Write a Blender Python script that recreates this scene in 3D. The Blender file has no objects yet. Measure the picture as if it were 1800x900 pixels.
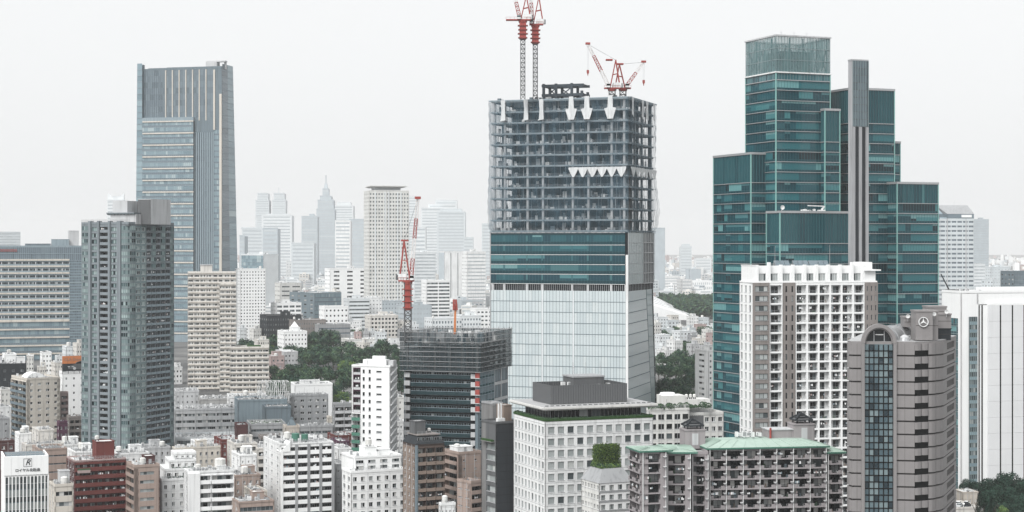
import bpy, math, random
from math import radians, sin, cos, tan, pi, sqrt, atan2

# ------------------------------------------------------------------ camera, sky, sun, exposure
scene = bpy.context.scene
COL = scene.collection
FP, CAMZ, HY = 3000.0, 110.0, 432.0          # focal length in photo pixels, eye height, horizon row

cam_d = bpy.data.cameras.new('camera')
cam_d.sensor_width = 36.0
cam_d.lens = 36.0 * FP / 1800.0
cam_d.shift_y = -(450.0 - HY) / 1800.0
cam_d.clip_start, cam_d.clip_end = 1.0, 60000.0
cam = bpy.data.objects.new('camera', cam_d)
COL.objects.link(cam)
cam.location = (0, 0, CAMZ)
cam.rotation_euler = (radians(90), 0, 0)
scene.camera = cam

SUN_EL, SUN_AZ = 50.0, 214.0                 # azimuth: degrees clockwise from +Y (behind-left of the camera)
world = bpy.data.worlds.new('World')
scene.world = world
world.use_nodes = True
wn, wl = world.node_tree.nodes, world.node_tree.links
wn.clear()
sky = wn.new('ShaderNodeTexSky')
sky.sky_type = 'NISHITA'
sky.sun_disc = False
sky.sun_elevation = radians(SUN_EL)
sky.sun_rotation = radians(SUN_AZ)
sky.altitude = 50
sky.air_density = 1.0
sky.dust_density = 4.0
sky.ozone_density = 1.0
hs = wn.new('ShaderNodeHueSaturation')
hs.inputs['Saturation'].default_value = 0.06
bg = wn.new('ShaderNodeBackground')
bg.inputs['Strength'].default_value = 0.15
wo = wn.new('ShaderNodeOutputWorld')
wl.new(sky.outputs['Color'], hs.inputs['Color'])
ov = wn.new('ShaderNodeMix'); ov.data_type = 'RGBA'        # a closed, even cloud deck over the clear-sky light
ov.inputs['Factor'].default_value = 0.88
ov.inputs['B'].default_value = (2.76, 2.80, 2.825, 1)
wl.new(hs.outputs['Color'], ov.inputs['A'])
wl.new(ov.outputs['Result'], bg.inputs['Color'])
wl.new(bg.outputs['Background'], wo.inputs['Surface'])

sun_d = bpy.data.lights.new('sun', 'SUN')
sun_d.energy = 1.5
sun_d.angle = radians(35)
sun_d.color = (1.0, 0.985, 0.96)
sun = bpy.data.objects.new('sun', sun_d)
COL.objects.link(sun)
sun.location = (-200, -300, 600)
sun.rotation_euler = (radians(90 - SUN_EL), 0, radians(180 - SUN_AZ))

vs = scene.view_settings
vs.view_transform = 'Standard'
vs.look = 'None'
vs.exposure = 1.12
vs.gamma = 1.0
vs.use_curve_mapping = False
scene.render.engine = 'CYCLES'
cy = scene.cycles
cy.use_denoising = True
cy.max_bounces = 6
cy.diffuse_bounces = 2
cy.glossy_bounces = 2
cy.transmission_bounces = 2
cy.transparent_max_bounces = 12
cy.volume_bounces = 1
cy.caustics_reflective = False
cy.caustics_refractive = False

# ------------------------------------------------------------------ materials
MATS = {}
def _new(name):
    m = bpy.data.materials.new(name)
    m.use_nodes = True
    nt = m.node_tree
    return m, nt.nodes, nt.links, nt.nodes['Principled BSDF']

def wallmat(name, col, rough=0.75, var=0.13, streak=0.30, metal=0.0, spec=0.12, scale=0.12, objvar=0.0):
    """matt painted / tiled / concrete surface: broad mottling plus vertical weather streaks"""
    m, n, l, p = _new(name)
    tc = n.new('ShaderNodeTexCoord')
    n1 = n.new('ShaderNodeTexNoise'); n1.inputs['Scale'].default_value = scale; n1.inputs['Detail'].default_value = 6
    l.new(tc.outputs['Object'], n1.inputs['Vector'])
    mp = n.new('ShaderNodeMapping'); mp.inputs['Scale'].default_value = (0.9, 0.9, 0.05)
    l.new(tc.outputs['Object'], mp.inputs['Vector'])
    n2 = n.new('ShaderNodeTexNoise'); n2.inputs['Scale'].default_value = 0.9; n2.inputs['Detail'].default_value = 4
    l.new(mp.outputs['Vector'], n2.inputs['Vector'])
    a = n.new('ShaderNodeMath'); a.operation = 'MULTIPLY_ADD'
    a.inputs[1].default_value = var * 2.2; a.inputs[2].default_value = 1.0 - var * 1.1
    l.new(n1.outputs['Fac'], a.inputs[0])
    r = n.new('ShaderNodeMapRange'); r.inputs['From Min'].default_value = 0.5; r.inputs['From Max'].default_value = 0.75
    r.inputs['To Min'].default_value = 1.0; r.inputs['To Max'].default_value = 1.0 - streak
    l.new(n2.outputs['Fac'], r.inputs['Value'])
    mu = n.new('ShaderNodeMath'); mu.operation = 'MULTIPLY'
    l.new(a.outputs[0], mu.inputs[0]); l.new(r.outputs[0], mu.inputs[1])
    last = mu
    if objvar:
        oi = n.new('ShaderNodeObjectInfo')
        ge = n.new('ShaderNodeNewGeometry')
        ad = n.new('ShaderNodeMath'); ad.operation = 'ADD'
        l.new(oi.outputs['Random'], ad.inputs[0]); l.new(ge.outputs['Random Per Island'], ad.inputs[1])
        fr = n.new('ShaderNodeMath'); fr.operation = 'FRACT'; l.new(ad.outputs[0], fr.inputs[0])
        o2 = n.new('ShaderNodeMath'); o2.operation = 'MULTIPLY_ADD'
        o2.inputs[1].default_value = objvar * 2; o2.inputs[2].default_value = 1 - objvar
        l.new(fr.outputs[0], o2.inputs[0])
        m3 = n.new('ShaderNodeMath'); m3.operation = 'MULTIPLY'
        l.new(mu.outputs[0], m3.inputs[0]); l.new(o2.outputs[0], m3.inputs[1])
        last = m3
    mx = n.new('ShaderNodeVectorMath'); mx.operation = 'SCALE'
    mx.inputs[0].default_value = col
    l.new(last.outputs[0], mx.inputs['Scale'])
    l.new(mx.outputs[0], p.inputs['Base Color'])
    p.inputs['Roughness'].default_value = rough
    p.inputs['Metallic'].default_value = metal
    p.inputs['Specular IOR Level'].default_value = spec
    MATS[name] = m
    return m

def glassmat(name, stops, rough=0.06, spec=0.5, metal=0.0, wav=0.0):
    """glazing; each pane takes one of the stops (dark room, blind, curtain ...)"""
    m, n, l, p = _new(name)
    oi = n.new('ShaderNodeObjectInfo'); ge = n.new('ShaderNodeNewGeometry')
    a = n.new('ShaderNodeMath'); a.operation = 'MULTIPLY'; a.inputs[1].default_value = 7.13
    l.new(oi.outputs['Random'], a.inputs[0])
    b = n.new('ShaderNodeMath'); b.operation = 'MULTIPLY_ADD'; b.inputs[1].default_value = 5.77
    l.new(ge.outputs['Random Per Island'], b.inputs[0]); l.new(a.outputs[0], b.inputs[2])
    f = n.new('ShaderNodeMath'); f.operation = 'FRACT'; l.new(b.outputs[0], f.inputs[0])
    cr = n.new('ShaderNodeValToRGB'); cr.color_ramp.interpolation = 'CONSTANT'
    el = cr.color_ramp.elements
    while len(el) < len(stops): el.new(0.5)
    for e, (q, c) in zip(el, stops):
        e.position = q; e.color = (*c, 1)
    l.new(f.outputs[0], cr.inputs['Fac'])
    l.new(cr.outputs['Color'], p.inputs['Base Color'])
    p.inputs['Roughness'].default_value = rough
    p.inputs['Specular IOR Level'].default_value = spec
    p.inputs['Metallic'].default_value = metal
    if wav:
        tc = n.new('ShaderNodeTexCoord')
        nz = n.new('ShaderNodeTexNoise'); nz.inputs['Scale'].default_value = 0.5
        l.new(tc.outputs['Object'], nz.inputs['Vector'])
        bp = n.new('ShaderNodeBump'); bp.inputs['Strength'].default_value = wav; bp.inputs['Distance'].default_value = 0.3
        l.new(nz.outputs['Fac'], bp.inputs['Height']); l.new(bp.outputs['Normal'], p.inputs['Normal'])
    MATS[name] = m
    return m

W = wallmat
W('white', (.76, .77, .77)); W('white2', (.84, .85, .85), streak=.06, var=.05); W('offwhite', (.66, .66, .64))
W('cream', (.58, .545, .49)); W('beige', (.52, .475, .42)); W('sand', (.64, .62, .585))
W('lgrey', (.50, .51, .52)); W('mgrey', (.33, .34, .35)); W('dgrey', (.12, .125, .13)); W('charcoal', (.032, .037, .042))
W('slate', (.15, .19, .215)); W('bluegrey', (.25, .31, .345)); W('brick_red', (.15, .050, .045)); W('brick_dark', (.09, .045, .045))
W('mauve', (.315, .293, .300)); W('brown', (.105, .08, .07)); W('brownlt', (.24, .19, .16)); W('tan', (.36, .285, .25)); W('rose', (.40, .315, .305))
W('taupe', (.235, .215, .205)); W('granite', (.245, .234, .234), rough=.45, var=.06, streak=.1, scale=.5); W('granite_dk', (.06, .056, .055), rough=.5)
W('concrete', (.36, .36, .355), var=.18, streak=.25); W('concrete_dk', (.20, .20, .20), var=.2)
W('roofgrey', (.38, .385, .39), var=.22, streak=0, scale=.3); W('roofdark', (.16, .165, .17), var=.25, streak=0, scale=.3); W('roofwhite', (.62, .63, .63), var=.15, streak=0, scale=.3)
W('roofgreen', (.36, .46, .405), var=.12, streak=.1, scale=.4, rough=.55)
W('metal', (.42, .43, .44), rough=.4, metal=.4, streak=.05); W('metal_dk', (.12, .125, .13), rough=.5, metal=.3); W('metal_wh', (.75, .76, .76), rough=.4)
W('frame_dk', (.025, .029, .033), rough=.45, streak=0); W('frame_wh', (.72, .73, .73), rough=.5, streak=0); W('frame_gr', (.30, .31, .32), rough=.4, streak=0)
W('black', (.004, .0045, .005), rough=.6, streak=0); W('interior', (.006, .010, .014), streak=0)
W('steel_red', (.33, .075, .065), rough=.55, streak=.2); W('steel_white', (.72, .70, .69), rough=.5); W('orange', (.55, .20, .08), rough=.5)
W('panel_green', (.075, .19, .145), rough=.5); W('purple', (.10, .045, .075)); W('lawn', (.03, .075, .022), var=.3, streak=0, scale=1.2)
W('steelframe', (.06, .075, .09), rough=.6); W('slab', (.26, .30, .325), var=.2, streak=.2, objvar=.08)
W('tealdk', (.035, .125, .145), rough=.3, streak=0); W('sitewall', (.022, .045, .052), rough=.35); W('panelwhite', (.70, .71, .72), streak=.05, var=.06); W('greytower', (.215, .245, .265)); W('tealedge', (.22, .42, .40), rough=.3, streak=0); W('pale', (.67, .70, .715), streak=.05); W('pale2', (.57, .61, .63), streak=.05); W('pale3', (.45, .50, .53), streak=.05)  # the pale tones are lightened so far walls look faded by haze
W('tealgrey', (.20, .26, .27), streak=.08)
DK, DK2, MD, CU, CU2 = (.005, .007, .008), (.016, .022, .025), (.09, .11, .115), (.34, .36, .36), (.58, .58, .56)
glassmat('g_apt', [(0, DK), (.28, DK2), (.46, MD), (.64, CU), (.85, CU2)], spec=.3)
glassmat('g_dark', [(0, DK), (.55, DK2), (.85, MD), (.95, CU)], spec=.25)
glassmat('g_office', [(0, (.30, .33, .33)), (.35, (.38, .41, .41)), (.62, (.24, .27, .27)), (.80, (.06, .075, .08)), (.90, (.46, .48, .47))])
glassmat('g_band', [(0, (.05, .065, .07)), (.4, (.09, .11, .12)), (.75, (.16, .19, .20)), (.93, (.3, .32, .32))])
glassmat('g_teal', [(0, (.004, .045, .060)), (.30, (.008, .075, .095)), (.52, (.026, .135, .155)), (.72, (.002, .018, .026)), (.82, (.055, .19, .205)), (.92, (.14, .32, .33))], rough=.06, spec=.3)  # lighter and darker panes stand in for reflections in the glass
glassmat('g_teal_dk', [(0, (.004, .042, .056)), (.5, (.007, .052, .066))], rough=.08, spec=.25)
glassmat('g_ttop', [(0, (.03, .11, .13)), (.45, (.07, .17, .19)), (.75, (.015, .065, .085)), (.92, (.18, .30, .32))], rough=.1, spec=.3)
glassmat('g_blue', [(0, (.19, .27, .31)), (.4, (.23, .315, .35)), (.75, (.15, .22, .255)), (.93, (.34, .42, .44))], rough=.1, spec=.6)
glassmat('g_slate', [(0, (.13, .17, .20)), (.5, (.155, .20, .23)), (.85, (.10, .135, .16))], rough=.2, spec=.5)
glassmat('g_pale', [(0, (.525, .59, .605)), (.3, (.55, .61, .625)), (.6, (.505, .57, .588)), (.85, (.57, .625, .635))], rough=.16, spec=.6)
glassmat('g_pale2', [(0, (.40, .47, .48)), (.5, (.36, .43, .44))], rough=.2, spec=.5)
glassmat('g_ctower', [(0, (.005, .045, .065)), (.35, (.009, .062, .082)), (.7, (.016, .085, .105)), (.93, (.05, .14, .155))], rough=.06, spec=.3)
glassmat('g_spandrel', [(0, (.004, .035, .046)), (.5, (.005, .040, .052))], rough=.1, spec=.25)
glassmat('g_bay', [(0, (.27, .35, .35)), (.30, (.17, .235, .24)), (.52, (.07, .11, .12)), (.72, (.012, .024, .030)), (.86, (.33, .41, .41))], rough=.1, spec=.3)
glassmat('g_black', [(0, (.008, .010, .012)), (.5, (.012, .015, .018))], rough=.05)
glassmat('g_benz', [(0, (.07, .11, .13)), (.3, (.12, .17, .19)), (.6, (.18, .235, .25)), (.82, (.02, .035, .045))], rough=.04, spec=.6, wav=.35)  # lighter stops put reflected sky into the pane colour
glassmat('g_far', [(0, (.42, .46, .485)), (.5, (.45, .49, .51)), (.85, (.50, .54, .56))], rough=.3)  # haze fade put into the colour of far windows
glassmat('g_ghost', [(0, (.035, .12, .14)), (.5, (.05, .145, .16))], rough=.08, spec=.3)
glassmat('g_blind', [(0, (.07, .19, .21)), (.4, (.035, .14, .16)), (.75, (.14, .28, .29))], rough=.12, spec=.3)

def netmat(name, col, fac, scale):
    m, n, l, p = _new(name)
    p.inputs['Base Color'].default_value = (*col, 1); p.inputs['Roughness'].default_value = .8
    tr = n.new('ShaderNodeBsdfTransparent'); mx = n.new('ShaderNodeMixShader')
    tc = n.new('ShaderNodeTexCoord')
    nz = n.new('ShaderNodeTexNoise'); nz.inputs['Scale'].default_value = scale; nz.inputs['Detail'].default_value = 5
    mp = n.new('ShaderNodeMapping'); mp.inputs['Scale'].default_value = (1, 1, .25)
    l.new(tc.outputs['Object'], mp.inputs['Vector']); l.new(mp.outputs['Vector'], nz.inputs['Vector'])
    r = n.new('ShaderNodeMapRange'); r.inputs['From Min'].default_value = .3; r.inputs['From Max'].default_value = .7
    r.inputs['To Min'].default_value = fac - .16; r.inputs['To Max'].default_value = fac + .16
    l.new(nz.outputs['Fac'], r.inputs['Value'])
    l.new(r.outputs[0], mx.inputs['Fac'])
    l.new(tr.outputs[0], mx.inputs[1]); l.new(p.outputs[0], mx.inputs[2])
    l.new(mx.outputs[0], n['Material Output'].inputs['Surface'])
    MATS[name] = m
netmat('net', (.055, .125, .175), .27, .35)
netmat('tarp', (.72, .74, .75), .74, .9)
netmat('net_dark', (.02, .042, .052), .55, .4)
netmat('clearglass', (.10, .20, .21), .62, .3)

def leafmat(name, c0, c1):
    m, n, l, p = _new(name)
    oi = n.new('ShaderNodeObjectInfo'); ge = n.new('ShaderNodeNewGeometry')
    a = n.new('ShaderNodeMath'); a.operation = 'MULTIPLY'; a.inputs[1].default_value = .45
    l.new(oi.outputs['Random'], a.inputs[0])
    b = n.new('ShaderNodeMath'); b.operation = 'MULTIPLY_ADD'; b.inputs[1].default_value = .55
    l.new(ge.outputs['Random Per Island'], b.inputs[0]); l.new(a.outputs[0], b.inputs[2])
    cr = n.new('ShaderNodeValToRGB'); e = cr.color_ramp.elements
    e[0].color = (*c0, 1); e[1].color = (*c1, 1)
    l.new(b.outputs[0], cr.inputs['Fac']); l.new(cr.outputs['Color'], p.inputs['Base Color'])
    p.inputs['Roughness'].default_value = .7
    p.inputs['Specular IOR Level'].default_value = .06
    MATS[name] = m
leafmat('leaf_deep', (.003, .010, .007), (.014, .030, .018))
leafmat('leaf_dark', (.012, .034, .028), (.040, .078, .054))  # blue cast of distance haze is mixed into this green
leafmat('leaf_mid', (.034, .076, .046), (.095, .155, .082))
leafmat('leaf_light', (.10, .165, .045), (.19, .28, .075))
W('bark', (.07, .055, .042), rough=.9)

# ------------------------------------------------------------------ mesh collecting
class MB:
    """collects faces; build() links them as ONE mesh object"""
    def __init__(s):
        s.v, s.f, s.m, s.slots = [], [], [], []
        s.me = None
    def mi(s, mat):
        if mat not in s.slots: s.slots.append(mat)
        return s.slots.index(mat)
    def poly(s, pts, mat):
        k = len(s.v); s.v.extend(pts); s.f.append(tuple(range(k, k + len(pts)))); s.m.append(s.mi(mat))
    def hexa(s, p, mat, skip=()):
        """p: 8 corners, bottom ring ccw then top ring ccw"""
        k = len(s.v); s.v.extend(p); i = s.mi(mat)
        for q, fc in enumerate(((0, 3, 2, 1), (4, 5, 6, 7), (0, 1, 5, 4), (1, 2, 6, 5), (2, 3, 7, 6), (3, 0, 4, 7))):
            if q in skip: continue
            s.f.append(tuple(k + x for x in fc)); s.m.append(i)
    def box(s, x0, y0, z0, x1, y1, z1, mat):
        s.hexa([(x0, y0, z0), (x1, y0, z0), (x1, y1, z0), (x0, y1, z0), (x0, y0, z1), (x1, y0, z1), (x1, y1, z1), (x0, y1, z1)], mat)
    def fbox(s, f, u0, u1, n0, n1, z0, z1, mat, back=False):
        """box in face coordinates: u along the face, n outwards"""
        P = f.P
        s.hexa([P(u0, n1, z0), P(u1, n1, z0), P(u1, n0, z0), P(u0, n0, z0), P(u0, n1, z1), P(u1, n1, z1), P(u1, n0, z1), P(u0, n0, z1)], mat, () if back else (4,))
    def prism(s, pts, z0, z1, mat, top=None, topmat=None, cap=True):
        """pts ccw seen from above; top: optional other ring for a taper"""
        n = len(pts); top = top or pts
        k = len(s.v); i = s.mi(mat)
        s.v.extend((x, y, z0) for x, y in pts); s.v.extend((x, y, z1) for x, y in top)
        for q in range(n):
            r = (q + 1) % n
            s.f.append((k + q, k + r, k + n + r, k + n + q)); s.m.append(i)
        if cap:
            s.f.append(tuple(k + n + q for q in range(n))); s.m.append(s.mi(topmat or mat))
            s.f.append(tuple(k + n - 1 - q for q in range(n))); s.m.append(i)
    def cyl(s, cx, cy, z0, z1, r0, r1, n, mat, topmat=None):
        ring = lambda r: [(cx + r * cos(2 * pi * q / n), cy + r * sin(2 * pi * q / n)) for q in range(n)]
        s.prism(ring(r0), z0, z1, mat, ring(max(r1, .001)), topmat)
    def beam(s, p, q, w, mat, w2=None):
        """square bar from p to q"""
        w2 = w if w2 is None else w2
        d = [q[i] - p[i] for i in range(3)]
        L = sqrt(sum(x * x for x in d)) or 1e-6
        d = [x / L for x in d]
        r = (0, 0, 1) if abs(d[2]) < .9 else (1, 0, 0)
        a = (d[1] * r[2] - d[2] * r[1], d[2] * r[0] - d[0] * r[2], d[0] * r[1] - d[1] * r[0])
        la = sqrt(sum(x * x for x in a)); a = [x / la for x in a]
        b = (d[1] * a[2] - d[2] * a[1], d[2] * a[0] - d[0] * a[2], d[0] * a[1] - d[1] * a[0])
        def ring(o, w):
            return [tuple(o[i] + w / 2 * (sa * a[i] + sb * b[i]) for i in range(3)) for sa, sb in ((-1, -1), (1, -1), (1, 1), (-1, 1))]
        s.hexa(ring(p, w) + ring(q, w2), mat)
    def add(s, other, fn):
        """append another collection, its points moved by fn"""
        k = len(s.v); s.v.extend(fn(p) for p in other.v)
        mp = [s.mi(x) for x in other.slots]
        s.f.extend(tuple(k + i for i in fc) for fc in other.f); s.m.extend(mp[i] for i in other.m)
    def mesh(s, name):
        if s.me is None:
            me = bpy.data.meshes.new(name)
            me.from_pydata(s.v, [], s.f)
            for x in s.slots: me.materials.append(MATS[x])
            if len(s.slots) > 1: me.polygons.foreach_set('material_index', s.m)
            me.update()
            s.me = me
        return s.me
    def build(s, name, parent=None, loc=(0, 0, 0), rz=0.0, kind=None):
        if not s.v: return None
        return put(name, s.mesh(name), parent, loc, rz, kind)

def put(name, me, parent=None, loc=(0, 0, 0), rz=0.0, kind=None):
    o = bpy.data.objects.new(name, me)
    COL.objects.link(o)
    o.location = loc
    if rz: o.rotation_euler = (0, 0, rz)
    if parent is not None: o.parent = parent
    if kind: o['kind'] = kind
    return o

def tag(o, label, cat, group=None):
    o['label'] = label; o['category'] = cat
    if group: o['group'] = group
    return o

def empty(name, label, cat, loc, rz=0.0, group=None):
    o = bpy.data.objects.new(name, None)
    COL.objects.link(o)
    o.empty_display_size = 2
    o.location = loc; o.rotation_euler = (0, 0, rz)
    return tag(o, label, cat, group)

# ------------------------------------------------------------------ terrain and projection helpers (used to place things at their distance)
def gz(d):
    t = max(0, min(1, (d - 690) / 330.0)); t = t * t * (3 - 2 * t)
    return 25.0 * t
def WX(x, d): return (x - 900.0) * d / FP
def WZ(y, d): return CAMZ - (y - HY) * d / FP
def solve(C, u, x):
    k = (x - 900.0) / FP
    return (k * C[1] - C[0]) / (u[0] - k * u[1])

class Face:
    def __init__(s, b, o, d, W):
        s.b, s.o, s.d, s.W = b, o, d, W
        s.n = (d[1], -d[0])
        s.ang = atan2(d[1], d[0])
        c, q = cos(b.th), sin(b.th)
        rot = lambda v: (c * v[0] - q * v[1], q * v[0] + c * v[1])
        ow = rot(o); s.wo = (b.C[0] + ow[0], b.C[1] + ow[1]); s.wd = rot(d); s.wn = rot(s.n)
        s.vis = (s.wn[0] * -s.wo[0] + s.wn[1] * -s.wo[1]) > 0.5
    def P(s, u, n, z):
        return (s.o[0] + s.d[0] * u + s.n[0] * n, s.o[1] + s.d[1] * u + s.n[1] * n, z)
    def u(s, x):
        return solve(s.wo, s.wd, x)
    def px(s, u):
        X, Y = s.wo[0] + s.wd[0] * u, s.wo[1] + s.wd[1] * u
        return 900 + FP * X / Y, Y

PROTO = {}
def proto(key, fn):
    if key not in PROTO:
        m = MB(); fn(m); PROTO[key] = m
    return PROTO[key]

class Bld:
    """a building: near corner at photo column xc, distance d; F runs right from it, L runs left"""
    CAP = 300
    def __init__(s, name, label, cat, xc, d, yaw, yt, xl=None, xr=None, a=None, b=None, group=None, zb=None, minpx=9.0):
        s.th = radians(yaw); s.d = d; s.name = name
        s.C = (WX(xc, d), d)
        u, w = (cos(s.th), sin(s.th)), (-sin(s.th), cos(s.th))
        s.a = a if a else solve(s.C, u, xr)
        s.b = b if b else solve(s.C, w, xl)
        if not 2 < s.b < 110: s.b = 15.0
        if not 2 < s.a < 140: print('ODD SIZE', name, s.a); s.a = 15.0
        s.zb = gz(d) - 1.0 if zb is None else zb
        s.h = WZ(yt, d) - s.zb
        s.root = empty(name, label, cat, (s.C[0], s.C[1], s.zb), s.th, group)
        s._faces(s, 0.0, 0.0, 0.0)
        s.parts, s.cnt, s.kinds, s.minpx, s.host, s.roofo = {}, {}, {}, minpx, s, None
    def _faces(s, host, ox, oy, dy):
        s.ox, s.oy, s.dy = ox, oy, dy
        e1, e2 = (cos(dy), sin(dy)), (-sin(dy), cos(dy)); s.e1, s.e2 = e1, e2
        s.F = Face(host, s.pt(0, 0), e1, s.a); s.L = Face(host, s.pt(0, s.b), (-e2[0], -e2[1]), s.b)
        s.R = Face(host, s.pt(s.a, 0), e2, s.b); s.B = Face(host, s.pt(s.a, s.b), (-e1[0], -e1[1]), s.a)
    def pt(s, x, y):
        return (s.ox + x * s.e1[0] + y * s.e2[0], s.oy + x * s.e1[1] + y * s.e2[1])
    def xf(s, m):
        if s.ox or s.oy or s.dy: m.v = [(*s.pt(x, y), z) for x, y, z in m.v]
        return m
    def z(s, y): return WZ(y, s.d) - s.zb
    def mb(s, name):
        return s.parts.setdefault(name, MB())
    @property
    def wall(s): return s.mb('wall')
    @property
    def roofm(s): return s.mb('roof')
    def inst(s, name, pr, f, u, n, z, size, rz=0.0):
        """one repeated part; small, hidden or surplus ones are joined"""
        px, Y = f.px(u)
        y = HY + (CAMZ - s.zb - z) * FP / Y
        ok = f.vis and size * FP / Y >= s.minpx and -15 < px < 1815 and -15 < y < 915 and s.cnt.get(name, 0) < s.CAP
        if ok:
            s.cnt[name] = s.cnt.get(name, 0) + 1
            return put(name, pr.mesh(name), s.root, f.P(u, n, z), f.ang + rz)
        c, q = cos(f.ang + rz), sin(f.ang + rz); o = f.P(u, n, z)
        m = s.parts.setdefault('*' + name, MB())
        m.add(pr, lambda p: (o[0] + c * p[0] - q * p[1], o[1] + q * p[0] + c * p[1], o[2] + p[2]))
    def core(s, mat, F=.4, L=.4, Rr=.4, Bk=.4, z0=0, z1=None, roofmat='roofgrey'):
        z1 = s.h - .05 if z1 is None else z1
        s.wall.prism([s.pt(L, F), s.pt(s.a - Rr, F), s.pt(s.a - Rr, s.b - Bk), s.pt(L, s.b - Bk)], z0, z1, mat, topmat=roofmat)
    def parapet(s, mat, h=1.1, t=.3, z=None, over=0.0, roofmat='roofgrey', floor=True):
        z = s.h if z is None else z
        m = MB()
        a, b = s.a + over, s.b + over; o = -over
        if floor: m.box(o + .01, o + .01, z - .3, a - .01, b - .01, z + .02, roofmat)
        m.box(o, o, z - .35, a, o + t, z + h, mat); m.box(o, b - t, z - .35, a, b, z + h, mat)
        m.box(o, o + t, z - .35, o + t, b - t, z + h - .004, mat); m.box(a - t, o + t, z - .35, a, b - t, z + h - .004, mat)
        o = s.xf(m).build('roof', s.root)
        s.host.roofo = s.host.roofo or o
    def done(s):
        for k, m in s.parts.items():
            if k[0] == '*': m.build(k[1:], s.root, kind='stuff')
            else: m.build(k, s.root)
        s.parts = {}

class Vol(Bld):
    """a further wing of the same building, its pieces parts of the same root"""
    def __init__(s, host, xc, d, yt, xl=None, xr=None, a=None, b=None, dyaw=0.0):
        s.host = host.host; s.root, s.parts, s.cnt, s.minpx, s.zb, s.th = host.root, host.parts, host.cnt, host.minpx, host.zb, host.th
        s.d = d; s.C = host.C
        C2 = (WX(xc, d), d); t = host.th + radians(dyaw)
        u, w = (cos(t), sin(t)), (-sin(t), cos(t))
        s.a = a if a else solve(C2, u, xr)
        s.b = b if b else solve(C2, w, xl)
        s.h = WZ(yt, d) - s.zb
        dx, dyy = C2[0] - host.C[0], C2[1] - host.C[1]
        c, q = cos(-host.th), sin(-host.th)
        s._faces(host, c * dx - q * dyy, q * dx + c * dyy, radians(dyaw))

# ------------------------------------------------------------------ window and balcony prototypes (x along the face, y inwards, z up)
def p_window(w, h, nx=1, ny=1, frame='frame_gr', glass='g_apt', fw=.10, rec=.06, sill=None):
    key = ('win', round(w, 2), round(h, 2), nx, ny, frame, glass, fw, sill)
    def fn(m):
        x0, z0 = -w / 2, -h / 2
        cw, ch = w / nx, h / ny
        for i in range(nx):
            for j in range(ny):
                a, b = x0 + cw * i + fw / 3, x0 + cw * (i + 1) - fw / 3
                c, d = z0 + ch * j + fw / 3, z0 + ch * (j + 1) - fw / 3
                m.poly([(a, rec, c), (b, rec, c), (b, rec, d), (a, rec, d)], glass)
        for i in range(nx + 1):
            x = x0 + cw * i; e0 = 0 if i == 0 else fw / 2; e1 = 0 if i == nx else fw / 2
            if i == 0: e1 = fw
            if i == nx: e0 = fw
            m.box(x - e0, 0, z0, x + e1, rec + .02, z0 + h, frame)
        for j in range(ny + 1):
            z = z0 + ch * j; e0 = 0 if j == 0 else fw / 2; e1 = 0 if j == ny else fw / 2
            if j == 0: e1 = fw
            if j == ny: e0 = fw
            m.box(x0 + .002, .004, z - e0, x0 + w - .002, rec + .018, z + e1, frame)
        if sill: m.box(x0 - .1, -.32, z0 - .12, x0 + w + .1, .02, z0 - .002, sill)
    return proto(key, fn)

def p_balcony(w, proj, ph=1.05, slab='white', para='white', style='solid', th=.22, ends=True):
    """slab top at z=0, x centred, projects towards -y from y=0"""
    key = ('bal', round(w, 2), round(proj, 2), ph, slab, para, style, ends)
    def fn(m):
        x0, x1 = -w / 2, w / 2
        m.box(x0, -proj, -th, x1, 0, 0, slab)
        if style == 'solid':
            m.box(x0, -proj - .02, -th - .02, x1, -proj + .12, ph, para)
            if ends:
                m.box(x0, -proj + .12, 0, x0 + .12, 0, ph, para); m.box(x1 - .12, -proj + .12, 0, x1, 0, ph, para)
        elif style == 'split':                       # solid end blocks, dark bar railing between
            c0, c1 = x0 + w * .24, x1 - w * .30
            m.box(x0, -proj - .02, -th - .02, x1, -proj + .12, .16, para)
            m.box(x0, -proj - .02, .16, c0, -proj + .12, ph, para); m.box(c1, -proj - .02, .16, x1, -proj + .12, ph, para)
            m.box(c0, -proj, ph - .06, c1, -proj + .06, ph, 'frame_dk')
            n = max(4, int((c1 - c0) / .3))
            for i in range(n + 1):
                x = c0 + (c1 - c0) * i / n; m.box(x - .025, -proj + .01, .16, x + .025, -proj + .05, ph - .06, 'frame_dk')
        elif style == 'rail':
            m.box(x0, -proj, ph - .07, x1, -proj + .07, ph, para)
            n = max(3, int(w / .35))
            for i in range(n + 1):
                x = x0 + .03 + (w - .06) * i / n
                m.box(x - .02, -proj + .02, 0, x + .02, -proj + .05, ph - .07, para)
        elif style == 'glass':
            m.box(x0, -proj, ph - .08, x1, -proj + .08, ph, 'frame_gr')
            m.box(x0 + .02, -proj + .02, .05, x1 - .02, -proj + .05, ph - .08, para)
    return proto(key, fn)

def p_ac():
    def fn(m):
        m.box(-.42, -.3, 0, .42, 0, .62, 'metal_wh')
        k = 8
        m.prism([(.0, 0), (.01, 0), (.01, .01)], 0, .01, 'metal_wh')
        m.poly([(-.1 + .24 * cos(2 * pi * q / k), -.304, .31 + .24 * sin(2 * pi * q / k)) for q in range(k)], 'frame_dk')
    return proto('ac', fn)

def off(f, n):
    g = Face.__new__(Face); g.__dict__.update(f.__dict__)
    g.o = (f.o[0] + f.n[0] * n, f.o[1] + f.n[1] * n); g.wo = (f.wo[0] + f.wn[0] * n, f.wo[1] + f.wn[1] * n)
    return g

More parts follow.
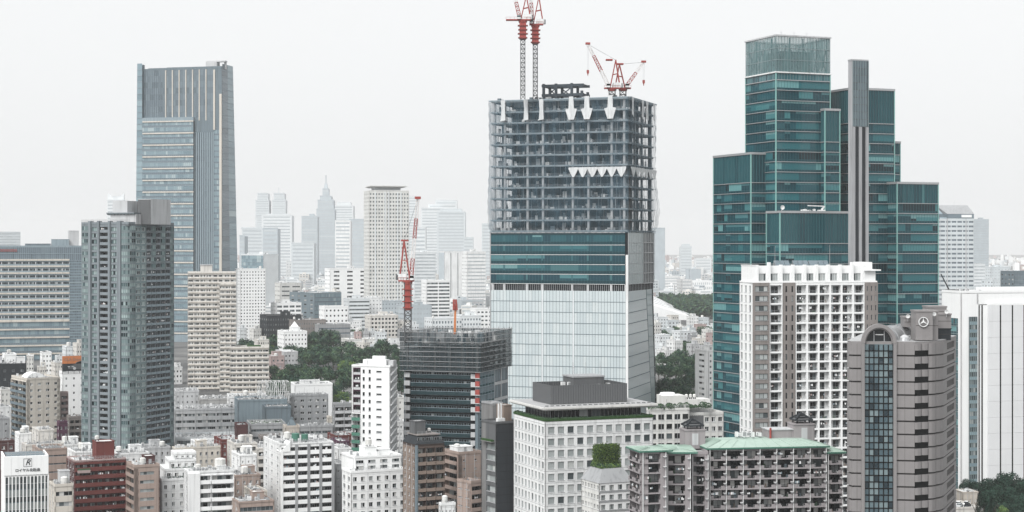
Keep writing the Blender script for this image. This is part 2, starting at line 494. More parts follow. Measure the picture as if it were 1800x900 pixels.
# ------------------------------------------------------------------ facades
def punched(b, f, u0, u1, z0, z1, nc, nr, ww, wh, wall, glass='g_apt', frame='frame_gr', nx=2, ny=1, t=.4, rec=.2,
            up=.5, sill=None, name='window', skip=None, us=None, fw=.10):
    """wall with one window hole per cell; ww, wh as shares of the cell"""
    m = b.wall
    ch = (z1 - z0) / nr
    cw = (u1 - u0) / nc
    w, h = cw * ww, ch * wh
    if frame == 'frame_gr' and b.d < 900 and len(b.name) % 3: frame = 'frame_wh'
    if sill is None and b.d < 720 and w > .7: sill = 'lgrey'
    pr = p_window(w, h, nx, ny, frame, glass, fw, sill=sill)
    zz = z0
    for j in range(nr):
        zb = z0 + ch * j + (ch - h) * up
        m.fbox(f, u0, u1, -t, 0, zz, zb, wall)
        uu = u0
        for i in range(nc):
            ub = u0 + cw * i + (cw - w) / 2
            if skip and skip(i, j):
                continue
            m.fbox(f, uu, ub, -t, 0, zb, zb + h, wall)
            b.inst(name, pr, f, ub + w / 2, -rec, zb + h / 2, max(w, h))
            uu = ub + w
        m.fbox(f, uu, u1, -t, 0, zb, zb + h, wall)
        zz = zb + h
    m.fbox(f, u0, u1, -t, 0, zz, z1, wall)

def blank(b, f, u0, u1, z0, z1, wall, t=.4, n=0.0):
    b.wall.fbox(f, u0, u1, -t, n, z0, z1, wall)

def banded(b, f, u0, u1, z0, z1, nr, wh, wall, glass='g_band', frame='frame_gr', nb=1, nx=6, t=.4, rec=.2, pier=.0, proud=0.0, up=.5, name='window', wall2=None):
    """ribbon windows: spandrel bands with strips between, nb strips a floor"""
    m = b.wall
    ch = (z1 - z0) / nr; h = ch * wh
    cw = (u1 - u0) / nb; w = cw - pier
    pr = p_window(w, h, nx, 1, frame, glass, .10)
    zz = z0
    for j in range(nr):
        zb = z0 + ch * j + (ch - h) * up
        m.fbox(f, u0, u1, -t, proud, zz, zb, wall)
        for i in range(nb):
            uc = u0 + cw * (i + .5)
            if pier:
                m.fbox(f, uc - cw / 2, uc - w / 2, -t, 0, zb, zb + h, wall2 or wall)
                m.fbox(f, uc + w / 2, uc + cw / 2, -t, 0, zb, zb + h, wall2 or wall)
            b.inst(name, pr, f, uc, -rec, zb + h / 2, max(w / 3, h))
        zz = zb + h
    m.fbox(f, u0, u1, -t, proud, zz, z1, wall)

def balconies(b, f, u0, u1, z0, z1, nc, nr, wall, para, style='solid', rec=1.3, proj=.25, glass='g_apt', frame='frame_gr',
              wwf=.62, whf=.72, pier=.3, ph=1.05, slab=None, pn=None, back=None, ac=.5, ends=True, woff=0.0, seed=1, nx=2, lintel=.35, pmat=None):
    """open balcony bays: each bay has its slab and parapet, back wall window and side walls"""
    R = random.Random(seed)
    m = b.wall
    ch = (z1 - z0) / nr; cw = (u1 - u0) / nc
    bw = cw - pier
    pb = p_balcony(bw if pier else cw, rec + proj, ph, slab or wall, para, style, ends=ends)
    w, h = bw * wwf, ch * whf
    pw = p_window(w, h, nx, 1, frame, glass, .08)
    for i in range(nc + 1):
        if pier:
            uc = u0 + cw * i
            a0 = max(u0, uc - pier / 2); a1 = min(u1, uc + pier / 2)
            m.fbox(f, a0, a1, -rec - .05, (pn if pn is not None else proj * .5), z0, z1, pmat or wall)
    # back wall
    m.fbox(f, u0, u1, -rec - .25, -rec, z0, z1, back or wall)
    for j in range(nr):
        zf = z0 + ch * j
        for i in range(nc):
            uc = u0 + cw * (i + .5)
            b.inst('balcony', pb, f, uc, -rec, zf + .1, min(bw, ch * .9))
            off = woff * (1 if (i % 2) else -1)
            b.inst('window', pw, f, uc + off * bw * (1 - wwf) / 2, -rec + .10, zf + .15 + h / 2, max(w, h))
            if ac and R.random() < ac:
                b.inst('air_conditioner', p_ac(), f, uc + bw * (.34 if off <= 0 else -.34), -rec, zf + .12, 1.0)
    m.fbox(f, u0, u1, -rec - .05, proj * .4, z1 - lintel, z1, wall)
    if f.vis and b.d < 900:
        q = b.parts.setdefault('*balcony_clutter', MB())
        for j in range(nr):
            for i in range(nc):
                zf = z0 + ch * j + .1; ua = u0 + cw * i + pier / 2 + .15
                for _ in range(R.choice((0, 1, 1, 2, 3))):
                    x = ua + R.random() * max(.1, bw - .8); w_ = R.uniform(.2, .7); h_ = R.uniform(.3, 1.3); n_ = -rec * R.uniform(.2, .8)
                    q.fbox(f, x, x + w_, n_ - .3, n_, zf, zf + h_, R.choice(('mgrey', 'white', 'brownlt', 'slate', 'leaf_mid', 'charcoal')), True)
                if R.random() < .3:
                    x = ua + R.random() * bw * .4
                    for g in range(R.choice((2, 3, 5))):
                        w_ = R.uniform(.25, .5); q.fbox(f, x, x + w_, proj - .35, proj - .3, zf + ch * .42, zf + ch * .42 + R.uniform(.35, .8), R.choice(('white2', 'white2', 'rose', 'bluegrey', 'pale', 'charcoal')), True); x += w_ + .08
                        if x > ua + bw - .5: break

def curtain(b, f, u0, u1, z0, z1, nr, npane, glass='g_teal', mull='frame_gr', spandrel=None, sh=.28, slabmat='metal', t=.4, mw=.10, md=.12, slabp=.25, slabh=.22, name='glazing', trans=1, grp=(1, 1, 2), blinds=0.0, blindmat='g_blind'):
    """glass wall: one object for each storey (panes, mullions, spandrel, floor edge)"""
    ch = (z1 - z0) / nr; w = u1 - u0
    key = ('cur', round(w, 2), round(ch, 2), npane, glass, mull, spandrel, sh, slabmat, mw, md, slabp, slabh)
    def fn(m, rv):
        pw = w / npane
        zs = ch * sh if spandrel else 0.0
        i = 0
        while i < npane:
            k = min(npane - i, rv.choice(grp)); x, x2 = pw * i, pw * (i + k); i += k
            zz = ch
            if blinds and rv.random() < blinds:              # a run of blinds let part way down
                zz = ch - (ch - zs) * rv.uniform(.25, .7)
                m.poly([(x, .1, zz), (x2, .1, zz), (x2, .1, ch), (x, .1, ch)], blindmat)
            m.poly([(x, .1, zs), (x2, .1, zs), (x2, .1, zz), (x, .1, zz)], glass)
        if spandrel: m.poly([(0, .1, 0), (w, .1, 0), (w, .1, zs), (0, .1, zs)], spandrel)
        if mw:
            for i in range(npane + 1):
                x = min(max(pw * i, mw / 2), w - mw / 2)
                m.box(x - mw / 2, .1 - md, 0, x + mw / 2, .12, ch, mull)
        if slabh: m.box(0, .1 - slabp, -slabh / 2, w, .12, slabh / 2, slabmat)
        if spandrel: m.box(0, .04, zs - .04, w, .12, zs + .04, mull)
    prs = [proto(key + (grp, blinds, q), lambda m, q=q: fn(m, random.Random(q * 31 + npane))) for q in range(min(nr, 5))]
    rj = random.Random(nr)
    for j in range(nr):
        b.inst(name, rj.choice(prs), f, u0, 0, z0 + ch * j, max(ch, 1) * trans)
    b.wall.fbox(f, u0, u1, -t, -.13, z0, z1, 'interior')

# ------------------------------------------------------------------ roof pieces
def rbox(b, name, x0, y0, x1, y1, z0, h, mat, topmat=None, door=None, lip=.25):
    """stair head or plant room with a roof lip"""
    m = MB()
    m.prism([(x0, y0), (x1, y0), (x1, y1), (x0, y1)], z0, z0 + h, mat, topmat=topmat or 'roofgrey')
    if lip:
        e = .15
        m.box(x0 - e, y0 - e, z0 + h, x1 + e, y0 + .2, z0 + h + lip, mat); m.box(x0 - e, y1 - .2, z0 + h, x1 + e, y1 + e, z0 + h + lip, mat)
        m.box(x0 - e, y0 + .2, z0 + h, x0 + .2, y1 - .2, z0 + h + lip, mat); m.box(x1 - .2, y0 + .2, z0 + h, x1 + e, y1 - .2, z0 + h + lip, mat)
    if door:
        xm = (x0 + x1) / 2
        m.box(xm - .5, y0 - .04, z0 + .05, xm + .5, y0 + .05, z0 + 2.1, door)
    return b.xf(m).build(name, b.host.roofo or b.root)
def tank(b, x, y, z, r=1.1, h=1.8, mat='offwhite'):
    m = MB()
    for sx in (-1, 1):
        for sy in (-1, 1): m.box(x + sx * r * .6 - .1, y + sy * r * .6 - .1, z, x + sx * r * .6 + .1, y + sy * r * .6 + .1, z + .7, 'metal_dk')
    m.cyl(x, y, z + .7, z + .7 + h, r, r, 14, mat); m.cyl(x, y, z + .7 + h, z + 1.0 + h, r * 1.02, r * .5, 14, mat)
    return b.xf(m).build('water_tank', b.host.roofo or b.root)
def p_fan():
    def fn(m):
        m.box(-.6, -.45, .15, .6, .45, 1.35, 'metal_wh'); m.box(-.55, -.4, 0, -.4, .4, .15, 'metal_dk'); m.box(.4, -.4, 0, .55, .4, .15, 'metal_dk')
        m.cyl(0, 0, 1.35, 1.47, .36, .36, 10, 'metal'); m.cyl(0, 0, 1.47, 1.475, .3, .3, 10, 'frame_dk')
        m.box(-.5, -.458, .3, .5, -.45, 1.2, 'frame_gr')
    return proto('fan', fn)
def plant(b, x0, y0, x1, y1, z, n, seed=0):
    """air-handling units set out over part of a roof"""
    R = random.Random(seed)
    spots = []
    for k in range(n * 6):
        x, y = R.uniform(x0, x1), R.uniform(y0, y1)
        if all(abs(x - p) > 1.5 or abs(y - q) > 1.3 for p, q in spots):
            spots.append((x, y))
            o = put('rooftop_unit', p_fan().mesh('rooftop_unit'), b.host.roofo or b.root, (*b.pt(x, y), z), b.dy + R.choice((0, pi / 2)))
            k2 = R.uniform(.8, 1.3); o.scale = (k2, k2, R.uniform(.7, 1.3))
        if len(spots) >= n: break
def antenna(b, x, y, z, h, arms=3):
    m = MB()
    m.beam((x, y, z), (x, y, z + h), .14, 'metal', .07)
    for i in range(arms):
        zz = z + h * (.6 + .13 * i); m.beam((x - .6, y, zz), (x + .6, y, zz), .06, 'metal')
    return b.xf(m).build('antenna', b.host.roofo or b.root)
def duct(b, pts, w, mat='metal'):
    m = MB()
    for p, q in zip(pts, pts[1:]): m.beam(p, q, w, mat)
    return b.xf(m).build('duct', b.host.roofo or b.root)
def rail(b, x0, y0, x1, y1, z, h=1.1, mat='metal', n=None):
    m = MB(); L = sqrt((x1 - x0) ** 2 + (y1 - y0) ** 2); n = n or max(2, int(L / 1.5))
    for i in range(n + 1):
        x, y = x0 + (x1 - x0) * i / n, y0 + (y1 - y0) * i / n
        m.beam((x, y, z), (x, y, z + h), .07, mat)
    for q in (.55, 1.0): m.beam((x0, y0, z + h * q), (x1, y1, z + h * q), .06, mat)
    return b.xf(m).build('railing', b.host.roofo or b.root)

# ------------------------------------------------------------------ everyday buildings
def facade(b, f, spec, z0, z1, fh, wall, t, u0=0.0, u1=None, seed=0):
    u1 = f.W if u1 is None else u1
    k = spec[0]; o = dict(spec[1]) if len(spec) > 1 else {}
    nr = max(1, int(round((z1 - z0) / fh)))
    if k == 'punch': punched(b, f, u0, u1, z0, z1, o.pop('nc', 4), nr, o.pop('ww', .5), o.pop('wh', .5), o.pop('wall', wall), t=t, **o)
    elif k == 'band': banded(b, f, u0, u1, z0, z1, nr, o.pop('wh', .45), o.pop('wall', wall), t=t, **o)
    elif k == 'balc': balconies(b, f, u0, u1, z0, z1, o.pop('nc', 4), nr, o.pop('wall', wall), o.pop('para', wall), rec=t - .25, seed=seed, **o)
    elif k == 'curt': curtain(b, f, u0, u1, z0, z1, nr, o.pop('np', 8), t=t, **o)
    else: blank(b, f, u0, u1, z0, z1, o.get('wall', wall), t)

def house(name, label, cat, xl, xc, xr, yt, d, yaw, wall, F=('blank',), L=('blank',), R=None, fh=3.1, roofmat='roofgrey', a=None, bb=None,
          par=.9, head=None, units=0, tanks=0, seed=0, group=None, top=.7, ground=0.0, done=True, corem=None, minpx=9.0, parmat=None):
    """a block with its own facades, roof, parapet and roof pieces.  head = (x share, y share, w, l, h)"""
    b = Bld(name, label, cat, xc, d, yaw, yt, xl=xl, xr=xr, a=a, b=bb, group=group, minpx=minpx)
    tF = 1.55 if F[0] == 'balc' else .4
    tL = 1.55 if L[0] == 'balc' else .4
    Rs = R or (L if L[0] != 'balc' else ('blank',)); tR = 1.55 if Rs[0] == 'balc' else .4
    b.core(corem or wall, F=tF, L=tL, Rr=tR, roofmat=roofmat)
    z1 = b.h - top
    nr = max(1, int(z1 / fh)); z0 = z1 - nr * fh
    for f, sp, t in ((b.F, F, tF), (b.L, L, tL), (b.R, Rs, tR), (b.B, ('blank',), .4)):
        if not f.vis and sp[0] == 'balc': sp = ('blank',)
        mg = .35
        sp = (sp[0], sp[1]) if len(sp) > 1 else sp
        W_ = f.W
        if sp[0] != 'blank':
            facade(b, f, sp, z0, z1, fh, wall, t, t if f in (b.F, b.B) and False else 0.0, W_, seed)
            blank(b, f, 0, W_, 0, z0, wall, t)
        else:
            o = dict(sp[1]) if len(sp) > 1 else {}
            blank(b, f, 0, W_, 0, z1, o.get('wall', wall), t)
        blank(b, f, 0, W_, z1, b.h, wall, t)
        if f.vis and d < 760 and sp[0] in ('blank', 'punch'):
            q = b.parts.setdefault('*wall_joint', MB())
            for j in range(nr + 1): q.fbox(f, 0, W_, -.01, .02, z0 + j * (z1 - z0) / nr - .03, z0 + j * (z1 - z0) / nr + .03, 'mgrey', True)
            for j in range(2): uu = W_ * (.3 + .4 * j); q.fbox(f, uu - .05, uu + .05, 0, .1, 0, b.h, 'lgrey', True)
    b.parapet(parmat or wall, h=par, roofmat=roofmat)
    R_ = random.Random(seed + 77)
    if head:
        px, py, w, l, h = head[:5]; x0, y0 = px * b.a, py * b.b
        rbox(b, 'stair_head', x0, y0, min(x0 + w, b.a - .5), min(y0 + l, b.b - .5), b.h, h, head[5] if len(head) > 5 else wall, topmat=roofmat, door='mgrey')
    if units: plant(b, 1.2, 1.2, max(1.5, b.a - 1.2), max(1.5, b.b - 1.2), b.h + .02, units, seed)
    for k in range(tanks): tank(b, R_.uniform(1.5, max(1.6, b.a - 2)), R_.uniform(1.5, max(1.6, b.b - 2)), b.h, R_.uniform(.9, 1.3), R_.uniform(1.4, 2.2))
    if d < 1100: clutter(b, .8, .8, b.a - .8, b.b - .8, b.h + .02, int(min(110, 10 + b.a * b.b * .25)), seed)
    if d < 720 and F[0] != 'curt': rail(b, .3, .35, b.a - .3, .35, b.h + par - .1, .9)
    if done: b.done()
    return b

def clutter(b, x0, y0, x1, y1, z, n, seed):
    """pipes, hatches, cable trays and patches too small to pick apart"""
    R = random.Random(seed + 500); m = MB()
    for k in range(n):
        x, y = R.uniform(x0, x1), R.uniform(y0, y1); q = R.random()
        if q < .35: w, l, h = R.uniform(.3, 1.2), R.uniform(.3, 1.2), R.uniform(.2, 1.0); m.box(x, y, z, min(x + w, x1), min(y + l, y1), z + h, R.choice(('metal', 'lgrey', 'white', 'mgrey', 'metal_dk')))
        elif q < .6:
            L = R.uniform(1.5, 6); e = (min(x + L, x1), y) if R.random() < .5 else (x, min(y + L, y1)); m.beam((x, y, z + .3), (e[0], e[1], z + .3), R.uniform(.12, .3), R.choice(('metal', 'white', 'mgrey')))
        elif q < .75: m.cyl(x, y, z, z + R.uniform(.6, 1.6), .15, .12, 6, 'metal')
        elif q < .85: m.beam((x, y, z), (x, y, z + R.uniform(2, 4)), .07, 'metal_dk')
        else: m.box(x, y, z + .005, min(x + R.uniform(1, 4), x1), min(y + R.uniform(1, 4), y1), z + .02 + .002 * (k % 9), R.choice(('roofgrey', 'roofdark', 'roofwhite', 'concrete')))
    o = b.xf(m).build('roof_clutter', b.host.roofo or b.root, kind='stuff')

# ================================================================== ground
gm = MB()
ys = [-1500, 0, 300, 500, 600] + [690 + 33 * i for i in range(11)] + [1200, 1800, 3000, 6000, 10000, 16000]
xs = [-9000, -3000, -1000, -300, 0, 300, 1000, 3000, 9000]
gm.v = [(x, y, gz(y)) for y in ys for x in xs]
nx_ = len(xs)
for j in range(len(ys) - 1):
    for i in range(nx_ - 1):
        gm.f.append((j * nx_ + i, j * nx_ + i + 1, (j + 1) * nx_ + i + 1, (j + 1) * nx_ + i)); gm.m.append(0)
def _ground():
    m, n, l, p = _new('ground')
    tc = n.new('ShaderNodeTexCoord')
    nz = n.new('ShaderNodeTexNoise'); nz.inputs['Scale'].default_value = .012; nz.inputs['Detail'].default_value = 8
    l.new(tc.outputs['Object'], nz.inputs['Vector'])
    cr = n.new('ShaderNodeValToRGB'); e = cr.color_ramp.elements
    e[0].position, e[0].color = .40, (.06, .062, .064, 1)
    e[1].position, e[1].color = .60, (.20, .20, .195, 1)
    l.new(nz.outputs['Fac'], cr.inputs['Fac']); l.new(cr.outputs['Color'], p.inputs['Base Color'])
    p.inputs['Roughness'].default_value = .9
    MATS['ground'] = m
_ground(); gm.slots = ['ground']
gm.build('ground', kind='structure')

# ================================================================== green stepped glass tower
glassmat('g_ttop2', [(0, (.010, .065, .080)), (.4, (.018, .085, .100)), (.75, (.006, .048, .062)), (.93, (.06, .17, .18))], rough=.08, spec=.3)
W('shaftgrey', (.36, .365, .38))
def green_tower():
    b = Bld('glass_tower', 'tall stepped dark teal glass tower with a grey lift shaft on its front', 'skyscraper', 1364, 800, 22, 63, xl=1311, xr=1459)
    fh = 18.0 * 800 / FP
    def wing(v, ztop, faces, crown=2.0, corem=True, np=None):
        """whole storeys from the ground with a taller top band"""
        nr = int((ztop - crown * fh) / fh)
        z1 = nr * fh
        v.core('interior', z1=ztop - .1)
        for f in faces:
            npn = max(2, int(f.W / 1.5))
            curtain(b, f, 0, f.W, 0, z1, nr, npn, 'g_teal', 'tealdk', 'g_teal_dk', .25, 'metal', mw=.10, md=.07, slabp=.45, slabh=.28, grp=(2, 3, 5, 8, 12), blinds=.35)
            curtain(b, f, 0, f.W, z1, ztop, 1, npn, 'g_ttop2', 'tealdk', None, 0, 'metal', mw=.13, md=.3, grp=(1, 2, 4, 6), slabp=.45, slabh=.30)
        v.parapet('metal', h=.7, over=.35, roofmat='roofgrey', z=ztop)
        for f in faces[:2]:
            for uu in (0, f.W): m = MB(); m.fbox(f, uu - .22, uu + .22, -.2, .3, 0, ztop, 'tealedge', True); m.build('corner_mullion', b.root)
    # main shaft: solid storeys to the crown, then the open glass screen
    zc = b.z(128)
    nr = int(zc / fh)
    b.core('interior', z1=zc)
    for f in (b.F, b.L, b.R, b.B):
        npn = max(3, int(f.W / 1.5))
        curtain(b, f, 0, f.W, 0, nr * fh, nr, npn, 'g_teal', 'tealdk', 'g_teal_dk', .25, 'metal', mw=.10, md=.07, slabp=.45, slabh=.28, grp=(2, 3, 5, 8, 12), blinds=.35)
        curtain(b, f, 0, f.W, nr * fh, zc, 1, npn, 'g_ttop', 'tealgrey', None, 0, 'metal', mw=.14, slabp=.5, slabh=.35)
        for uu in (0, f.W): m = MB(); m.fbox(f, uu - .22, uu + .22, -.2, .3, 0, zc, 'tealedge', True); m.build('corner_mullion', b.root)
        # crown screen
        m = MB()
        for q in range(3):
            za, zz = zc + .8 + (b.h - zc - .8) * q / 3, zc + .8 + (b.h - zc - .8) * (q + 1) / 3
            for i in range(npn):
                u0, u1 = f.W * i / npn, f.W * (i + 1) / npn
                m.poly([f.P(u0, 0, za), f.P(u1, 0, za), f.P(u1, 0, zz), f.P(u0, 0, zz)], 'clearglass')
            m.fbox(f, 0, f.W, -.1, .12, zz - .15, zz + .15, 'tealgrey', True)
        for i in range(npn + 1):
            u = f.W * i / npn
            m.fbox(f, u - .07, u + .07, -.12, .1, zc + .8, b.h, 'tealgrey', True)
        m.build('crown_screen', b.root)
        mm = MB()
        for k in range(4):
            u0, u1 = f.W * (k + .1) / 4, f.W * (k + .9) / 4
            mm.beam(f.P(u0, -1.4, zc), f.P(u1, -1.4, zc + (b.h - zc) * .75), .3, 'slate'); mm.beam(f.P(u1, -1.4, zc), f.P(u0, -1.4, zc + (b.h - zc) * .75), .3, 'slate')
            mm.beam(f.P(u0, -1.4, zc), f.P(u0, -1.4, b.h - .5), .4, 'slate')
        mm.build('crown_bracing', b.root)
    rbox(b, 'plant_room', 6, 5, b.a - 7, b.b - 6, zc, (b.h - zc) * .62, 'tealgrey')
    m = b.roofm; e = .5
    for (x0, y0, x1, y1) in ((-e, -e, b.a + e, .6), (-e, b.b - .6, b.a + e, b.b + e), (-e, .6, .6, b.b - .6), (b.a - .6, .6, b.a + e, b.b - .6)):
        m.box(x0, y0, b.h, x1, y1, b.h + .7, 'lgrey')
    b.mb('crown_slab').box(-.5, -.5, zc + .1, b.a + .5, b.b + .5, zc + .7, 'metal_wh')
    # further wings
    v2 = Vol(b, 1320, 806, 270, xl=1254.5, xr=1350)
    wing(v2, v2.h, (v2.F, v2.L, v2.B))
    v3 = Vol(b, 1497, 815, 156, xl=1440, xr=1572)
    wing(v3, v3.h, (v3.F, v3.L, v3.R), crown=3.2)
    v3b = Vol(b, 1450, 806, 193, xl=1419, xr=1476)
    wing(v3b, v3b.h, (v3b.F, v3b.L), crown=2.5)
    v5 = Vol(b, 1545, 828, 250, xr=1582, b=24)
    wing(v5, v5.h, (v5.F, v5.R), crown=.6)
    v5b = Vol(b, 1577, 815, 322, xr=1649, b=26, xl=None)
    wing(v5b, v5b.h, (v5b.F, v5b.L, v5b.R), crown=2.0)
    v6 = Vol(b, 1371, 788, 373, xr=1494, b=12)
    wing(v6, v6.h, (v6.F, v6.L), crown=3.0)
    # pieces on the low front wing
    z6 = v6.h + .1
    m = MB(); m.cyl(3.4, 4, z6, z6 + 1.4, .15, .15, 8, 'metal_wh')
    k = 12
    for i in range(k):
        a0, a1 = 2 * pi * i / k, 2 * pi * (i + 1) / k
        m.poly([(3.4, 3.7, z6 + 2.2), (3.4 + 1.1 * cos(a0), 3.3, z6 + 2.2 + 1.1 * sin(a0)), (3.4 + 1.1 * cos(a1), 3.3, z6 + 2.2 + 1.1 * sin(a1))], 'metal_wh')
    v6.xf(m).build('satellite_dish', b.root)
    m = MB(); m.box(24, 4, z6, 27, 6.5, z6 + 1.3, 'metal_wh'); m.beam((25.5, 5, z6 + 1.2), (27, 5, z6 + 3.0), .7, 'metal_wh'); m.beam((27, 5, z6 + 3.0), (18, 5, z6 + 3.2), .45, 'metal_wh')
    v6.xf(m).build('roof_gantry', b.root)
    plant(v6, 14, 3, 22, 9, z6, 5, 3)
    # lift shaft
    v4 = Vol(b, 1498, 780, 105, xl=1491, xr=1526)
    f, L = v4.F, v4.L
    zs = v4.z(222)
    v4.core('shaftgrey', F=.3, L=.3, z1=v4.h, roofmat='roofgrey')
    blank(b, L, 0, L.W, 0, v4.h, 'shaftgrey', .3)
    W_ = f.W
    for (p, q) in ((0, .16), (.42, .58), (.84, 1.0)):
        b.wall.fbox(f, W_ * p, W_ * q, -.3, .5, 0, zs - .2, 'shaftgrey')
    for (p, q) in ((.16, .42), (.58, .84)):
        b.wall.fbox(f, W_ * p, W_ * q, -.3, -.15, 0, zs - .2, 'charcoal')
    curtain(b, f, .2, W_, zs, v4.h - .3, 9, 6, 'g_slate', 'tealgrey', None, 0, 'metal_dk', mw=.16, md=.5, slabp=.2, slabh=.15, name='shaft_glazing')
    curtain(b, v4.R, 0, v4.R.W, zs, v4.h - .3, 9, 4, 'g_slate', 'tealgrey', None, 0, 'metal_dk', mw=.16, md=.5, slabp=.2, slabh=.15, name='shaft_glazing')
    v4.parapet('metal', h=.3, over=.15)
    for k in range(3): antenna(b, 4 + 7 * k, 2, b.h + .7, 2.2, 1)
    b.done()
green_tower()

# ================================================================== tower under construction
def construction_tower():
    b = Bld('unfinished_tower', 'square high-rise under construction, bare netted floors above teal and pale glass', 'skyscraper', 1104, 850, 70, 170, xl=862, xr=1150)
    L, F = b.L, b.F
    zt, zg, zp, zq = b.h, b.z(408), b.z(500), b.z(512)
    a2 = F.u(1157)
    # ---- open storeys
    n = 12; fh = (zt - zg - 1.2) / n
    for j in range(n + 1):
        z = zg + 1.0 + fh * j
        m = MB()
        m.box(.6, .6, z - .45, b.a - .6, b.b - .6, z, 'sitewall')  # plate toned near black, painting the shade between the open floors
        for f in (L, F, b.R, b.B):
            m.fbox(f, .3, f.W - .3, -.9, -.5, z - .85, z + .05, 'slab', True)
        m.build('floor_slab', b.root)
    cpx = (868, 886, 926, 953, 1005.5, 1033, 1074, 1096)
    for x in cpx:
        u = L.u(x)
        for nn in (-1.6, -14.0, -(b.a - 1.6)):
            m = MB(); m.fbox(L, u - .55, u + .55, nn - .55, nn + .55, zg - .5, zt - .6, 'lgrey' if nn > -2 else 'slate', True); m.build('column', b.root)
    for q in (.35, .62, .97):
        u = b.a * q
        for nn in (-1.6,):
            m = MB(); m.fbox(F, u - .5, u + .5, nn - .5, nn + .5, zg - .5, zt - .6, 'slab', True); m.build('column', b.root)
    b.mb('lift_core').prism([(9, 11), (b.a - 5, 11), (b.a - 5, b.b - 10), (9, b.b - 10)], zg - 1, zt - 3, 'sitewall')
    R = random.Random(4)
    m = b.mb('material_stack'); 
    for k in range(260):
        j = R.randrange(n); u = R.uniform(2, b.b - 2); z = zg + 1.0 + fh * j
        w, h = R.uniform(.4, 2.2), R.uniform(.4, 1.7)
        m.fbox(L, u - w / 2, u + w / 2, -R.uniform(3, 7) - 1, -2.6, z, z + h, R.choice(('white', 'steelframe', 'mgrey', 'charcoal', 'lgrey')), True)  # white boxes double as daylight spots seen between the floors
    for f in (L, F):                                     # edge rails, props and hoist posts on every open floor
        for j in range(n):
            z = zg + 1.0 + fh * j
            for q in (.5, 1.1): m.fbox(f, .5, f.W - .5, -.62, -.54, z + q, z + q + .09, 'mgrey', True)
            for k in range(int(f.W / 3.2)):
                u = 1 + 3.2 * k + R.uniform(-.8, .8); nn = -R.uniform(2.5, 7.5); m.fbox(f, u - .1, u + .1, nn - .1, nn + .1, z, z + fh - .5, R.choice(('mgrey', 'slate', 'lgrey')), True)
            for k in range(int(f.W / 9)):
                u = R.uniform(1, f.W - 3); m.fbox(f, u, u + R.uniform(.8, 2.4), -4.2, -4.1, z + .1, z + R.uniform(1, fh * .7), R.choice(('white', 'bluegrey', 'lgrey', 'tarp')), True)
    b.parts['*material_stack'] = b.parts.pop('material_stack')
    # ---- net, hung from the roof and billowing
    def net(f, u0, u1, name, nu, bul):
        m = MB(); R = random.Random(9)
        nz = 44
        ph = [R.uniform(0, 6) for _ in range(8)]
        for j in range(nz + 1):
            z = zg - .4 + (zt - .2 - zg) * j / nz
            s = 1 - j / nz
            for i in range(nu + 1):
                u = u0 + (u1 - u0) * i / nu
                nn = .75 + .28 * sin(u * 1.9 + ph[0] + z * .1) + .22 * sin(z * 1.13 + ph[1]) + .15 * sin(u * 4.1 + ph[2]) + bul * max(0, 1 - abs(s - .82) / .3) ** 1.4
                if s > .97: nn -= 1.0
                m.v.append(f.P(u, nn, z))
        for j in range(nz):
            for i in range(nu):
                k = j * (nu + 1) + i
                m.f.append((k, k + 1, k + nu + 2, k + nu + 1)); m.m.append(0)
        m.slots = ['net']
        o = m.build(name, b.root)
        for p in o.data.polygons: p.use_smooth = True
    net(L, -.6, L.W + .6, 'safety_net', 90, .6)
    net(F, -.4, F.W + .8, 'safety_net', 60, 2.0)
    net(b.B, -.6, b.B.W + .6, 'safety_net', 60, .6)
    # netting ropes
    m = b.mb('net_rope')
    for f in (L, F):
        for j in range(n + 1):
            z = zg + .6 + fh * j
            m.fbox(f, 0, f.W, 1.0, 1.12, z, z + .16, 'bluegrey', True)
        m.fbox(f, -.5, f.W + .5, .7, 1.3, zt - .5, zt + .1, 'bluegrey', True)
    # ---- white sheets
    def sheet(f, pts, n0=1.5):
        m = MB()
        A = [f.P(u, n0, z) for u, z in pts]; B = [f.P(u, n0 - .15, z) for u, z in pts]
        m.poly(A, 'tarp'); m.poly(B[::-1], 'tarp')
        for i in range(len(A)):
            j = (i + 1) % len(A); m.poly([A[j], A[i], B[i], B[j]], 'tarp')
        m.build('white_sheet', b.root)
    s = b.d / FP
    for x in (886, 926, 953):
        u = L.u(x); sheet(L, [(u - 4.2 * s, zt - 35 * s), (u - 2, zt - 38 * s), (u + 4.6 * s, zt - 36 * s), (u + 3.4 * s, zt - 15 * s), (u + 4 * s, zt), (u - 4.4 * s, zt), (u - 3.2 * s, zt - 18 * s)])
    for x in (1005.5, 1033, 1074):
        u = L.u(x); sheet(L, [(u - 5 * s, zt - 38 * s), (u + 5 * s, zt - 38 * s), (u + 11 * s, zt - 19 * s), (u + 5 * s, zt - 18 * s), (u + 4 * s, zt + 3 * s), (u - 4 * s, zt + 3 * s), (u - 5 * s, zt - 18 * s), (u - 11 * s, zt - 20 * s)])
    for q, w in ((.08, 1.6), (.45, 1.8), (.62, 2.2), (.9, 1.6)):
        u = b.a * q; sheet(F, [(u - w, zt - 30 * s), (u + w, zt - 34 * s), (u + w * .7, zt - 10 * s), (u + w, zt), (u - w, zt), (u - w * .6, zt - 14 * s)])
    zs_ = b.z(293)
    def scallop(f, u0, u1, k):
        for i in range(k):
            a, c = u0 + (u1 - u0) * i / k, u0 + (u1 - u0) * (i + 1) / k; w = c - a
            sheet(f, [(a, zs_ - .8), (a + w * .22, zs_ - 3.2), (a + w * .42, zs_ - 4.9), (a + w * .56, zs_ - 4.9), (a + w * .8, zs_ - 3.0), (c - .02, zs_ - .8), (c - .02, zs_ + .1), (a, zs_)], 1.6)
    scallop(L, L.u(1001), L.W - .5, 6); scallop(F, .5, b.a - 1, 6)
